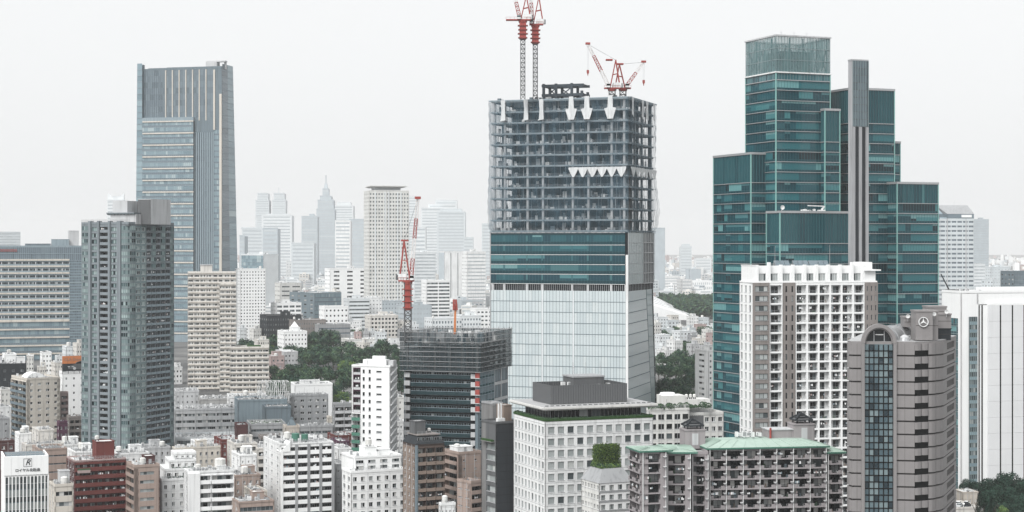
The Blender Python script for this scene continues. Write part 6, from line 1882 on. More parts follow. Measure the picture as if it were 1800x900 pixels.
def billboard_block():
    b = house('billboard_building', 'white narrow building under an orange and black car billboard', 'building', 104, 110, 150, 657, 850, 24, 'white2', P(nc=3, ww=.22, wh=.3), P(nc=2, ww=.3, wh=.3), fh=3.6, done=False, seed=13)
    F = b.F; z0, z1 = b.h + 1.2, b.z(626); zm = z0 + (z1 - z0) * .5
    m = MB(); m.fbox(F, -.2, F.W + .5, 0, .4, zm, z1, 'orange', True); m.fbox(F, -.2, F.W + .5, 0, .4, z0, zm - .02, 'charcoal', True)
    for q in range(5): u = F.W * q / 4; m.beam(F.P(u, -.1, b.h), F.P(u, -.1, z1), .25, 'metal_dk')
    bo = m.build('billboard', b.root)
    # flat car picture on the panel
    c0, w, hh = F.W * .23, F.W * .95, (z1 - z0)
    car = [(0, .16), (.03, .30), (.16, .40), (.30, .46), (.42, .60), (.60, .67), (.85, .66), (1, .60), (1, .18), (.9, .14), (.25, .12)]
    m = MB(); m.poly([F.P(c0 + x * w, .43, z0 + y * hh) for x, y in car], 'metal_dk'); m.poly([F.P(c0 + x * w, .45, z0 + y * hh) for x, y in ((.36, .48), (.45, .58), (.62, .63), (.8, .62), (.8, .5))], 'black')
    for x in (.04, .22): m.poly([F.P(c0 + (x + .06 * cos(a)) * w, .45, z0 + (.30 + .035 * sin(a)) * hh) for a in (0, .8, 1.6, 2.4, 3.2, 4, 4.8, 5.6)], 'lgrey')
    for x in (.3, .75): m.poly([F.P(c0 + (x + .07 * cos(a)) * w, .46, z0 + (.18 + .1 * sin(a)) * hh) for a in (0, .8, 1.6, 2.4, 3.2, 4, 4.8, 5.6)], 'lgrey')
    m.build('billboard_picture', b.root)
    c = bpy.data.curves.new('billboard_text', 'FONT'); c.body = 'CLA Shooting B'; c.size = 2.0; c.extrude = .02; c.resolution_u = 2
    t = bpy.data.objects.new('billboard_text', c); COL.objects.link(t); bpy.context.view_layer.update()
    me = bpy.data.meshes.new_from_object(t.evaluated_get(bpy.context.evaluated_depsgraph_get())); bpy.data.objects.remove(t)
    me.materials.clear(); me.materials.append(MATS['brownlt']); o = put('billboard_text', me, b.root, F.P(.6, .45, z0 + hh * .68)); o.rotation_euler = (pi / 2, 0, 0)
    b.done()
billboard_block()
house('rose_flats', 'narrow rose flats with curved balconies between beige apartments and white billboard building', 'apartment block', 103, 106, 120, 692, 815, 28, 'rose', BL(nc=1, para='rose', proj=.6, back='rose', ac=0), P(nc=1), fh=2.9, seed=14)
house('purple_shop', 'small dark purple shop block below the rose flats', 'shop', 100, 104, 119, 744, 790, 26, 'purple', P(nc=2, ww=.4, wh=.4, glass='g_dark'), P(nc=1), fh=3.2, seed=15)
house('taupe_flats', 'taupe flats with slanting stair between purple shop and grey tower', 'apartment block', 117, 122, 150, 735, 800, 24, 'taupe', BL(nc=3, para='taupe', back='brown', glass='g_dark', ac=.3), P(nc=1), fh=2.9, seed=16, units=3)

# --- white roofs between
LOW = [
    ('flat_white_block', 'plain white block with one small vent below the beige apartments', 26, 34, 56, 764, 700, 'white2', P(nc=2, ww=.15, wh=.15), 3),
    ('cream_stair_block', 'tall cream stair block standing on the white roofs at left', 64, 68, 95, 758, 690, 'sand', P(nc=2, ww=.12, wh=.15), 2),
    ('gabled_hall', 'sand-coloured hall with low gabled roof behind the white sign building', 38, 46, 112, 784, 655, 'sand', P(nc=5, ww=.3, wh=.3), 0),
    ('pinkish_shop', 'pinkish-tan shop block between the sign building and the red brick block', 66, 70, 118, 792, 625, 'tan', BD(nb=2, wh=.2, nx=3), 1),
    ('long_white_block', 'long low white-roofed block in front of the grey tower foot', 108, 112, 145, 784, 680, 'white', P(nc=4, ww=.3, wh=.3), 4),
    ('white_parapet_block', 'white parapet block with plant units between brick stair tower and grey tower', 128, 132, 168, 797, 640, 'white2', P(nc=4, ww=.3, wh=.3), 4),
    ('maroon_roof_house', 'maroon-roofed small house at the left edge', -20, -14, 26, 778, 655, 'brick_dark', P(nc=3, ww=.4, wh=.4), 0),
    ('grey_drum_block', 'grey drum-cornered block at the left edge below the dark panel block', -25, -20, 17, 738, 740, 'mgrey', P(nc=3, ww=.3, wh=.3), 2),
    ('edge_white_block', 'white block with small windows at the left edge middle height', -30, -24, 20, 718, 790, 'white', P(nc=4, ww=.3, wh=.3), 2),
    ('edge_pale_block', 'pale block beside beige apartments at the left edge', -5, 2, 22, 686, 830, 'offwhite', P(nc=3, ww=.35, wh=.35), 1),
    ('tank_roof_block', 'white block crowded with roof tanks right of the brick stair tower', 204, 208, 262, 800, 640, 'white', P(nc=5, ww=.35, wh=.4), 7),
    ('slate_low_block', 'low slate-roofed block at the foot of the grey tower', 236, 240, 300, 790, 700, 'lgrey', P(nc=6, ww=.35, wh=.4), 5),
    ('yellowish_flats', 'yellowish three-storey flats with flat grey roof left of centre', 302, 308, 388, 790, 660, 'cream', P(nc=8, ww=.4, wh=.4), 8),
    ('white_corner_house', 'white corner house beside the yellowish flats', 343, 348, 388, 780, 720, 'white2', P(nc=4, ww=.3, wh=.3), 2),
    ('red_tile_house', 'small red tiled house behind the yellowish flats', 386, 390, 420, 775, 690, 'brick_red', P(nc=3, ww=.35, wh=.4), 1),
    ('tan_balcony_house', 'sand four-storey flats with balconies beside red tiled house', 409, 414, 452, 782, 660, 'sand', BL(nc=3, para='sand', back='taupe', ac=.4), 3),
    ('white_tower_house', 'white stair tower house with roof tank left of the chamfered white block', 418, 422, 452, 802, 635, 'white2', P(nc=3, ww=.25, wh=.3), 3),
    ('brown_tile_house', 'brown tiled low house between the cream balcony block and chamfered block', 408, 413, 458, 838, 605, 'tan', P(nc=4, ww=.35, wh=.4), 3),
    ('orange_shop', 'small orange-tan shop with dark windows at the bottom edge', 416, 420, 482, 885, 575, 'tan', BD(nb=2, wh=.5, nx=4), 4),
    ('maroon_cap_house', 'tan house with a maroon tank room at the bottom left of centre', 440, 445, 470, 866, 590, 'cream', P(nc=2, ww=.3, wh=.4), 1),
    ('sand_balcony_flats', 'sand flats with stacked balconies hard left of the chamfered white block', 448, 453, 480, 790, 660, 'sand', BL(nc=2, para='sand', back='brownlt', ac=.3), 2),
    ('grey_gable_house', 'grey gabled house between chamfered white block and white cube apartments', 586, 590, 610, 818, 640, 'mgrey', P(nc=2, ww=.3, wh=.3), 0),
    ('white_shed_house', 'little white house right of the chamfered block top', 590, 594, 618, 790, 690, 'white2', P(nc=2, ww=.3, wh=.3), 1),
    ('brick_small_flats', 'small red brick flats under the grey balcony flats, centre left', 586, 590, 622, 768, 720, 'brick_red', P(nc=3, ww=.4, wh=.45), 2),
    ('purple_tank_house', 'dark purple tank room above a white house, centre left', 592, 596, 614, 778, 706, 'purple', P(nc=1, ww=.3, wh=.3), 0),
    ('pale_flats_behind', 'pale flats seen between white purple-recess tower and scaffolded block', 696, 699, 716, 700, 800, 'offwhite', P(nc=2, ww=.4, wh=.4), 2),
    ('bright_flats_behind', 'bright white flats low between slim white tower and scaffolded block', 694, 697, 714, 742, 730, 'white2', P(nc=3, ww=.5, wh=.4), 2),
    ('low_grey_link', 'low grey block between white cube apartments and brown tower', 700, 704, 724, 806, 620, 'mgrey', P(nc=2, ww=.3, wh=.3), 1),
]
for i, (nm, lb, xl, xc, xr, yt, d, mt, fc, un) in enumerate(LOW):
    house(nm, lb, 'house' if 'house' in nm else 'building', xl, xc, xr, yt, d, 24 - (xc - 300) * .012, mt, fc, P(nc=2, ww=.35, wh=.35), fh=3.0, units=un, tanks=1 if un > 2 else 0, seed=40 + i, bb=None if xl < xc - 5 else 14,
          roofmat=('roofwhite', 'roofgrey', 'roofgrey', 'roofdark')[i % 4], head=(.5, .4, 4, 4, 2.6) if un > 2 else None, par=.6)

# --- middle row of low wide buildings
house('long_grey_office', 'long low grey office with ribbon windows right of the grey tower', 'office building', 303, 307, 416, 722, 850, 13, 'lgrey', BD(nb=3, wh=.42, nx=10, glass='g_apt', pier=.6), P(nc=3), fh=3.3, units=16, seed=20, bb=22)
house('glass_front_hall', 'low pale hall with a glazed ground front before the long grey office', 'building', 306, 309, 418, 772, 800, 12, 'pale', CU_(np=26, glass='g_band', mull='frame_gr'), P(nc=2), fh=4, seed=21, bb=20, roofmat='roofwhite')
house('blue_grey_hall', 'windowless blue-grey metal hall beside the long grey office', 'hall', 413, 418, 505, 706, 838, 14, 'bluegrey', ('blank',), ('blank',), fh=4, units=5, seed=22, bb=20)
b = Bld('white_truss', 'white steel truss frame standing on the blue-grey hall roof', 'truss', 456, 846, 14, 672, xr=508, b=10, zb=WZ(706, 846))
for yy in (0, 9):
    m = MB(); n = 7
    for k in range(n + 1): x = b.a * k / n; m.beam((x, yy, 0), (x, yy, b.h - (2.2 if k == 0 else 0)), .25, 'metal_wh')
    for k in range(n): x0, x1 = b.a * k / n, b.a * (k + 1) / n; m.beam((x0, yy, 0 if k % 2 else b.h), (x1, yy, b.h if k % 2 else 0), .2, 'metal_wh'); m.beam((x0, yy, b.h), (x1, yy, b.h), .25, 'metal_wh'); m.beam((x0, yy, b.h * .5), (x1, yy, b.h * .5), .2, 'metal_wh'); m.beam((x0, yy, .1), (x1, yy, .1), .25, 'metal_wh')
    m.build('truss_frame', b.root)
m = MB()
for k in range(8): x = b.a * k / 7; m.beam((x, 0, b.h), (x, 9, b.h), .2, 'metal_wh')
m.build('cross_bar', b.root); b.done()
house('blind_dark_hall', 'dark slate metal wall hall right of the blue-grey hall', 'hall', 462, 466, 512, 718, 815, 14, 'slate', ('blank',), ('blank',), fh=4, seed=23, bb=14)
house('grey_terrace_flats', 'grey flats with corner balconies in front of the park trees', 'apartment block', 507, 512, 577, 697, 860, 16, 'mgrey', P(nc=5, ww=.5, wh=.42, glass='g_apt', frame='frame_wh'), BL(nc=1, para='mgrey', back='dgrey', ac=0), fh=3.1, units=3, seed=24, roofmat='roofwhite')
house('white_barn_roof_block', 'white round-shouldered block behind the grey terrace flats', 'building', 514, 518, 585, 678, 890, 15, 'white2', ('blank',), ('blank',), fh=3.2, seed=25, bb=16, head=(.2, .3, 10, 6, 2, 'white'))
house('grass_roof_block', 'low grey block with bright grass roof in front of the halls', 'building', 436, 440, 502, 748, 780, 14, 'mgrey', BD(nb=2, wh=.35, nx=6), P(nc=2), fh=3.4, roofmat='lawn', seed=26, bb=18)
house('maroon_wall_block', 'dark maroon tiled block beside the grass roof', 'building', 413, 416, 436, 750, 770, 14, 'brick_dark', ('blank',), ('blank',), seed=27, bb=12)
house('cream_spire_house', 'cream tower house with a small grey pyramid roof', 'house', 497, 501, 527, 752, 750, 16, 'beige', P(nc=2, ww=.25, wh=.25), P(nc=1), seed=28)
b = Bld('roof_lantern', 'little grey pyramid roof lantern above the cream tower house', 'roof lantern', 505, 752, 16, 752, xr=523, b=4.5, zb=WZ(752, 752))
m = MB(); m.prism([(0, 0), (b.a, 0), (b.a, 4.5), (0, 4.5)], 0, 3.2, 'slate', top=[(b.a * .35, 1.6), (b.a * .65, 1.6), (b.a * .65, 2.9), (b.a * .35, 2.9)]); m.build('roof', b.root)
m = MB(); m.box(b.a * .36, 1.7, 3.2, b.a * .64, 2.8, 4.4, 'slate'); m.build('lantern', b.root); b.done()
house('dark_mansard_block', 'block with a dark glazed mansard floor behind the chamfered white block', 'building', 454, 459, 530, 770, 690, 18, 'taupe', P(nc=5, ww=.5, wh=.6, wall='charcoal', glass='g_office'), P(nc=2, wall='charcoal'), fh=4.2, units=4, seed=29, roofmat='roofdark')
house('grey_stair_flats', 'grey flats with open stairs left of the white purple-recess tower', 'apartment block', 584, 588, 622, 712, 780, 18, 'mgrey', BL(nc=2, para='lgrey', style='solid', back='dgrey', ac=.3), P(nc=1), fh=3.1, units=3, seed=30)
house('cream_drum_house', 'cream drum-shaped water tower house left of the grey open-stair flats', 'house', 574, 577, 592, 735, 790, 18, 'cream', P(nc=1, ww=.3, wh=.2), P(nc=1), seed=31)
house('roof_terrace_flats', 'low taupe flats with roof terrace planting below the grey terrace flats', 'apartment block', 520, 525, 586, 752, 770, 15, 'mgrey', BD(nb=3, wh=.4, nx=4, pier=.5), P(nc=2), fh=3.1, units=4, seed=32)
house('beige_low_flats', 'low beige flats between the grey tower and the stepped cream slab', 'apartment block', 306, 309, 350, 690, 920, 14, 'lgrey', P(nc=5, ww=.3, wh=.35), P(nc=1), fh=3.1, units=5, seed=33, bb=20)
house('grey_roof_annexe', 'grey flat-roofed annexe below the stepped cream slab', 'building', 348, 351, 420, 704, 900, 12, 'concrete', P(nc=7, ww=.3, wh=.3), P(nc=1), units=9, seed=34, bb=22)
house('white_roof_annexe', 'white annexe with round tanks left of the white truss', 'building', 399, 402, 470, 700, 880, 12, 'white', P(nc=6, ww=.3, wh=.3), P(nc=1), units=8, tanks=3, seed=35, bb=20)

# ================================================================== middle distance: each block a thing of its own
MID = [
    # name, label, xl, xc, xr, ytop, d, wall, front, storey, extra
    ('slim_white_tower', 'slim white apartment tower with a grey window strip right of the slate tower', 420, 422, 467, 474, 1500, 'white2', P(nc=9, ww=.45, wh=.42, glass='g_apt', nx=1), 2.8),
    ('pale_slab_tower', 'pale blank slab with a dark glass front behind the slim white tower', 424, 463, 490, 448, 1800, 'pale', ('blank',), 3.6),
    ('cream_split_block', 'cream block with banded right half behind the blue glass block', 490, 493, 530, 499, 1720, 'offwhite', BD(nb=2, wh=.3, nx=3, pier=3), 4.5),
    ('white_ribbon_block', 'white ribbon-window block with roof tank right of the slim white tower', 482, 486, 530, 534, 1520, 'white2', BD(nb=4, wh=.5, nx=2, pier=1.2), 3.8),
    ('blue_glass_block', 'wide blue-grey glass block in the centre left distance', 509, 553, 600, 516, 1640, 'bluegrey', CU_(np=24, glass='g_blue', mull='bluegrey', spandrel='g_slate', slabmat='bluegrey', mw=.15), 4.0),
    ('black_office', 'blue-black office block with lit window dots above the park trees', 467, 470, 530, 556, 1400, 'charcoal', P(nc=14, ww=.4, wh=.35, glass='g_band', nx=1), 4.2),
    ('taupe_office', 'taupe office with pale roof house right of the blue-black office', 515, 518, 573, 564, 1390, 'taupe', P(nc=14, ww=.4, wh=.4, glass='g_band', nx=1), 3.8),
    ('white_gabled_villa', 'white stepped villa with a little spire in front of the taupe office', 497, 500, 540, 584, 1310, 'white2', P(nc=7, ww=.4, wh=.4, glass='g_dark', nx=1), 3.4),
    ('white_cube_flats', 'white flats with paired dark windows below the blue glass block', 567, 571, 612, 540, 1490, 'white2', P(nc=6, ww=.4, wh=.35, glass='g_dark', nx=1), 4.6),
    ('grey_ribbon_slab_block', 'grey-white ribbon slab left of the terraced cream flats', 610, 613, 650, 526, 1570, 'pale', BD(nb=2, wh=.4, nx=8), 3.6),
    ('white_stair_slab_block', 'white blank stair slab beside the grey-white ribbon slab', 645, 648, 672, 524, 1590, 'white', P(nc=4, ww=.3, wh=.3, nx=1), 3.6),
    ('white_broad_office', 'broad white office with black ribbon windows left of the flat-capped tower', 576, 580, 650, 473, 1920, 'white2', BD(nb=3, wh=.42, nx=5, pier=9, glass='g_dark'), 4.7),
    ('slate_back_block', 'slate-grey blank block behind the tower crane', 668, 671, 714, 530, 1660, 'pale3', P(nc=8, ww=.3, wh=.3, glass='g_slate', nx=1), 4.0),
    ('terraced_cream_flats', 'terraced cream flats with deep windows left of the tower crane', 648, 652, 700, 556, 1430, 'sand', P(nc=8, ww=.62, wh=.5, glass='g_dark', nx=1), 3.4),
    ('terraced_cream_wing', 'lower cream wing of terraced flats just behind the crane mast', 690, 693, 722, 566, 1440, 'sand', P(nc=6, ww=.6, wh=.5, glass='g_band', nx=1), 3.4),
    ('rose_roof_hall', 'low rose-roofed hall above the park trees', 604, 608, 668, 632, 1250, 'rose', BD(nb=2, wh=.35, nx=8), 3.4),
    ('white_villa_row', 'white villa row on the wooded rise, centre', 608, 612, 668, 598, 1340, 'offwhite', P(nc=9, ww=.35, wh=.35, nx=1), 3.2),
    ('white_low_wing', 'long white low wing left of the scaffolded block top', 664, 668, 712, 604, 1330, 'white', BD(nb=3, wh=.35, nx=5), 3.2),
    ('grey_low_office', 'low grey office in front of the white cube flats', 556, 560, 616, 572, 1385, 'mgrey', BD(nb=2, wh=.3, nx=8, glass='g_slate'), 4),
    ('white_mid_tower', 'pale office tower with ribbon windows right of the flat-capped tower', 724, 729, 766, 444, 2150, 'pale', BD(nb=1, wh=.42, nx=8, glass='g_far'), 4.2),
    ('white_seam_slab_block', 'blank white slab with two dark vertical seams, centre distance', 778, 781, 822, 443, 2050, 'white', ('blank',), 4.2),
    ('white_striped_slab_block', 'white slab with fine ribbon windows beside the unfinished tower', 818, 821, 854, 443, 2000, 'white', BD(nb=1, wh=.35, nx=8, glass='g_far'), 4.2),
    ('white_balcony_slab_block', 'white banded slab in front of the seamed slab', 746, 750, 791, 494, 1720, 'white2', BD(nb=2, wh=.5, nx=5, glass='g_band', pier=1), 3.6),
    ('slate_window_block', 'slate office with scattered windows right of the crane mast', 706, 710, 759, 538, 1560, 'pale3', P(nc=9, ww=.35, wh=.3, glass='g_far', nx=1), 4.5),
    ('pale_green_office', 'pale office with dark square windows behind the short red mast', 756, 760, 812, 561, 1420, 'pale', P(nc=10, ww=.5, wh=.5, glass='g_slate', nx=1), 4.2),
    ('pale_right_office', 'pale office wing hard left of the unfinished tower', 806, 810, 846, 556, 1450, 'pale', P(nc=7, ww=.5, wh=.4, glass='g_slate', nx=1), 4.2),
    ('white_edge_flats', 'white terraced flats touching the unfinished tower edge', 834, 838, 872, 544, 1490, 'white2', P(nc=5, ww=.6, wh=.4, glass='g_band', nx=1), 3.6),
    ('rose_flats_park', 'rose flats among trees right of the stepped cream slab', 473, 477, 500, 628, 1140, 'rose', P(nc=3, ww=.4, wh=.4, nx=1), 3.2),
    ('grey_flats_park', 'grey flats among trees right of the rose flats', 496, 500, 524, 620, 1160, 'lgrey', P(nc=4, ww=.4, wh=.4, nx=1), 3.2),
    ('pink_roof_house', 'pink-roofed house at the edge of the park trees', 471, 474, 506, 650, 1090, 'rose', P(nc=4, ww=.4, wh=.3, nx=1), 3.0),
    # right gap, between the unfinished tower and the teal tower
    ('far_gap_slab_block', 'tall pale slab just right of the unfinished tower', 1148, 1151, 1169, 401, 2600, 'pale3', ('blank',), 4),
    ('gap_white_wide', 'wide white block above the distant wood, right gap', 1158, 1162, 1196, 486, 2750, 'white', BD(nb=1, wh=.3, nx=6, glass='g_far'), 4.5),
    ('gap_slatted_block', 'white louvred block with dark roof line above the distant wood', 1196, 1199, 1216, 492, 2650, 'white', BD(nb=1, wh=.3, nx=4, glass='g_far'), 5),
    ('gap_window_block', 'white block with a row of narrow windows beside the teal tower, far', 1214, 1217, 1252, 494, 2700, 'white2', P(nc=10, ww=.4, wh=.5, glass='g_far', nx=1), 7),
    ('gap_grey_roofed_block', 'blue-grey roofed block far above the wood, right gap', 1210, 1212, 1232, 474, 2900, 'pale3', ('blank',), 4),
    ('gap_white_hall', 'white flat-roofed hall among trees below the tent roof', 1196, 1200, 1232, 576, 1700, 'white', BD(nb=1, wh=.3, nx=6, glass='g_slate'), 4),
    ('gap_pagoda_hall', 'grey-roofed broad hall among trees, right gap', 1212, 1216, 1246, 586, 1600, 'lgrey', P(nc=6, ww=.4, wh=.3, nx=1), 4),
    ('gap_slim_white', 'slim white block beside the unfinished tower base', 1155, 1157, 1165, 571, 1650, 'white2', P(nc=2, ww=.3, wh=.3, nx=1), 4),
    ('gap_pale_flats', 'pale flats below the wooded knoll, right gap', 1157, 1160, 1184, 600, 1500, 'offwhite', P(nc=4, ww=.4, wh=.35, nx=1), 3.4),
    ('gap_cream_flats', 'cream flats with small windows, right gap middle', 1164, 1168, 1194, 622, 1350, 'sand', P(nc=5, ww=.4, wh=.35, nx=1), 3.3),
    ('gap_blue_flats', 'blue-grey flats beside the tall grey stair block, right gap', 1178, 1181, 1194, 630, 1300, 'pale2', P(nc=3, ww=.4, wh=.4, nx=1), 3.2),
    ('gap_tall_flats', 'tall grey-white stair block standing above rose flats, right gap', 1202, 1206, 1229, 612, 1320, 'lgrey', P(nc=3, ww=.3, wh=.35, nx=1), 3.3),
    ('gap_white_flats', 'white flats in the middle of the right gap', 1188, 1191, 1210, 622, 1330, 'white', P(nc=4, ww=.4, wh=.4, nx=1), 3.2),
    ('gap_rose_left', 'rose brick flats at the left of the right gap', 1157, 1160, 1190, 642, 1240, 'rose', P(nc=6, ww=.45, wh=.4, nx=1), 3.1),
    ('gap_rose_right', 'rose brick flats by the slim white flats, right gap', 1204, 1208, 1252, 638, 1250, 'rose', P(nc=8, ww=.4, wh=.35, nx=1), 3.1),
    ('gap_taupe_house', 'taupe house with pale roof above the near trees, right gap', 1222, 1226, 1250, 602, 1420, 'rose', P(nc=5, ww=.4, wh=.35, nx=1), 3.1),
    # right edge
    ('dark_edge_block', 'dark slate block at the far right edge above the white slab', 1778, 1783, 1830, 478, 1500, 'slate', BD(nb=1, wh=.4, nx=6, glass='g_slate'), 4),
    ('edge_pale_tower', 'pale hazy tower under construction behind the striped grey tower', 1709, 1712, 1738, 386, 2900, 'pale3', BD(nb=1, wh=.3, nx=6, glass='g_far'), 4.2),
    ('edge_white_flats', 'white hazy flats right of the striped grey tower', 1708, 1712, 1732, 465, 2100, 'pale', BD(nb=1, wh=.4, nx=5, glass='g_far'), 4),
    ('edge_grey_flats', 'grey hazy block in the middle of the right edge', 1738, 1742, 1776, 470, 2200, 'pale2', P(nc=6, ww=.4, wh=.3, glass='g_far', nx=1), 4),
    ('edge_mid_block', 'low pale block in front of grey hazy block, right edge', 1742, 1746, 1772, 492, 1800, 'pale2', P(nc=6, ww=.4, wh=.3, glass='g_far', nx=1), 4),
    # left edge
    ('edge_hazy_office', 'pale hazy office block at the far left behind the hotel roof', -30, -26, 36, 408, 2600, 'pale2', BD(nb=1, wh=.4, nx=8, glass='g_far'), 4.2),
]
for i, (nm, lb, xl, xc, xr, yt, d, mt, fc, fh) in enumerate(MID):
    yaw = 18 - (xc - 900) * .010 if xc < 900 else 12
    L_ = P(nc=4, ww=.4, wh=.35, nx=1) if fc[0] != 'blank' else ('blank', dict(wall='pale3'))
    if nm == 'pale_slab_tower': L_ = CU_(np=10, glass='g_blue', mull='bluegrey', slabmat='bluegrey')
    deep = None if xc - xl > 8 else 18 + (i * 7) % 9
    bo = house(nm, lb, 'tower' if 'tower' in nm else 'hall' if 'hall' in nm else 'building', xl, xc, xr, yt, d, yaw if nm not in ('pale_slab_tower', 'blue_glass_block') else 45, mt, fc, L_, fh=fh, bb=deep, seed=100 + i, units=(4, 6, 3)[i % 3] if d < 2200 else 0, tanks=1 if i % 3 == 0 and d < 1700 else 0,
          head=(.3 + .1 * (i % 3), .3, 7, 6, 3.2) if i % 2 else None, roofmat=('roofgrey', 'roofwhite', 'roofdark')[i % 3], par=.8)


    if nm == 'white_seam_slab_block':
        for q in (.26, .56): m = MB(); m.fbox(bo.F, bo.a * q, bo.a * q + 1.1, 0, .15, 0, bo.h - 1, 'mgrey', True); m.build('seam', bo.root)
    if nm == 'white_gabled_villa':
        m = MB(); x = bo.a * .4; m.box(x, 4, bo.h, x + 5, 9, bo.h + 3.5, 'white2'); m.prism([(x - .3, 3.7), (x + 5.3, 3.7), (x + 5.3, 9.3), (x - .3, 9.3)], bo.h + 3.5, bo.h + 8, 'white2', top=[(x + 2.4, 6.4), (x + 2.6, 6.4), (x + 2.6, 6.6), (x + 2.4, 6.6)]); m.build('turret', bo.roofo)

# ---- small houses filling the slopes between them
SPOT = [(x0, x1, d0, d1, n, w) for x0, x1, d0, d1, n, w in (
    (-20, 140, 930, 1180, 12, 'below the banded hotel'), (300, 480, 1040, 1250, 8, 'behind the stepped cream slab'), (420, 620, 1380, 1720, 34, 'above the park trees'), (600, 860, 1250, 1720, 40, 'beyond the scaffolded block'),
    (1150, 1262, 1180, 1720, 30, 'right of the unfinished tower'), (1640, 1820, 900, 1720, 34, 'beyond the white slitted slab'))]
R = random.Random(321); used = {}
hk = 0
for (x0, x1, d0, d1, n, w) in SPOT:
    for k in range(n):
        x = x0 + (x1 - x0) * (k + R.random()) / n; d = R.uniform(d0, d1); wpx = R.uniform(9, 20); st = R.choice((2, 3, 3, 4, 5, 6))
        mt = R.choice(('white', 'offwhite', 'white2', 'sand', 'lgrey', 'pale', 'pale2', 'white', 'rose', 'mgrey'))
        cn = {'white': 'white', 'offwhite': 'off-white', 'white2': 'bright white', 'sand': 'sand', 'lgrey': 'light grey', 'pale': 'pale', 'pale2': 'pale blue-grey', 'rose': 'rose', 'mgrey': 'grey'}[mt]
        lb = '%s %d-storey low house %s' % (cn, st, w)
        yt = HY + (CAMZ - gz(d) - st * 3.1 - .8) * FP / d
        house('low_house', lb, 'house', x - 3, x, x + wpx, yt, d, R.uniform(12, 34), mt, P(nc=R.choice((3, 4, 5)), ww=.45, wh=.42, nx=1), P(nc=3, ww=.4, wh=.4, nx=1), fh=3.05, bb=R.uniform(8, 14), seed=600 + hk, units=R.choice((0, 1, 2)), tanks=R.choice((0, 0, 1)),
              head=(.4, .3, 3.5, 3.5, 2.4) if R.random() < .6 else None, roofmat=R.choice(('roofgrey', 'roofwhite', 'roofdark')), par=.5, group='low houses ' + w)
        hk += 1

# ================================================================== flat-capped apartment tower
def hat_tower():
    b = Bld('flat_capped_tower', 'tall pale apartment tower with a wide flat roof cap, centre distance', 'apartment block', 649, 1800, 14, 336, xr=719, b=36, minpx=7)
    s = b.d / FP; F = b.F
    b.core('offwhite'); fh = 6.75 * s; nr = int((b.h - 1) / fh); z0 = b.h - 1 - nr * fh
    for f, nc in ((F, 14), (b.L, 12), (b.R, 12)):
        punched(b, f, 0, f.W, z0, b.h - 1, nc, nr, .52, .46, 'offwhite', 'g_band', nx=1); blank(b, f, 0, f.W, 0, z0, 'offwhite'); blank(b, f, 0, f.W, b.h - 1, b.h, 'offwhite')
    for x in (660, 677, 683, 699, 705):
        m = MB(); u = F.u(x); m.fbox(F, u - .5, u + .5, -.2, .6, 0, b.h - 1, 'pale', True); m.build('pier', b.root)
    blank(b, b.B, 0, b.B.W, 0, b.h, 'offwhite'); b.parapet('offwhite', h=1)
    m = MB(); m.box(F.u(661), 7, b.h, F.u(706), 30, b.h + 4, 'pale'); m.build('roof_house', b.root)
    m = MB(); x0, x1 = F.u(651), F.u(716); m.prism([(x0 + 3, 3), (x1 - 3, 3), (x1 - 3, 33), (x0 + 3, 33)], b.h + 4, b.h + 5.2, 'offwhite', top=[(x0, 0), (x1, 0), (x1, 36), (x0, 36)]); m.box(x0, 0, b.h + 5.2, x1, 36, b.h + 6.0, 'offwhite'); m.build('roof_cap', b.root)
    b.done()
hat_tower()

# ================================================================== striped tower with slanted top, right
def striped_tower():
    b = Bld('striped_tower', 'grey striped office tower with slanted dark crown at the right', 'skyscraper', 1652, 1500, 6, 384, xr=1712, b=30)
    s = b.d / FP; F = b.F
    b.core('lgrey'); fh = 8.0 * s; nr = int((b.h - 1) / fh); z0 = b.h - 1 - nr * fh
    banded(b, F, 0, F.W, z0, b.h - 1, nr, .42, 'pale2', 'g_slate', 'frame_gr', nb=6, nx=4, pier=.9); blank(b, F, 0, F.W, b.h - 1, b.h, 'pale2'); blank(b, F, 0, F.W, 0, z0, 'pale2')
    for f in (b.L, b.R): banded(b, f, 0, f.W, z0, b.h - 1, nr, .42, 'pale2', 'g_slate', nb=2, nx=5)
    blank(b, b.B, 0, b.B.W, 0, b.h, 'pale2')
    for x in (1665, 1698): m = MB(); u = F.u(x); m.fbox(F, u - .4, u + .4, -.1, .4, 0, b.h, 'lgrey', True); m.build('pier', b.root)
    zt = b.z(360); u0 = F.u(1667)
    m = MB(); m.poly([(u0, 0, b.h), (b.a, 0, b.h), (b.a, 0, b.h + 4), (u0 - 1, 0, b.h + 4)], 'g_slate'); m.box(0, 1, b.h, b.a, 30, b.h + 4, 'slate')
    m.hexa([(u0 - 1, -.2, b.h + 4), (b.a + .2, -.2, b.h + 4), (b.a + .2, 30, b.h + 4), (0, 30, b.h + 4), (F.u(1654), 13, zt), (F.u(1710), 13, zt), (F.u(1710), 17, zt), (F.u(1654), 17, zt)], 'mgrey')
    m.hexa([(0, 0, b.h), (u0 - 1, -.2, b.h), (u0, 28, b.h), (0, 30, b.h), (0, 12, zt - 1), (.5, 12, zt - 1), (.5, 17, zt - 1), (0, 17, zt - 1)], 'bluegrey'); m.build('crown', b.root)
    m = MB(); m.fbox(F, F.u(1690), F.u(1708), 0, .3, b.h + 1, b.h + 3.2, 'white2', True); m.build('sign_board', b.root)
    antenna(b, F.u(1688), 15, zt, 4, 1)
    b.done()
striped_tower()

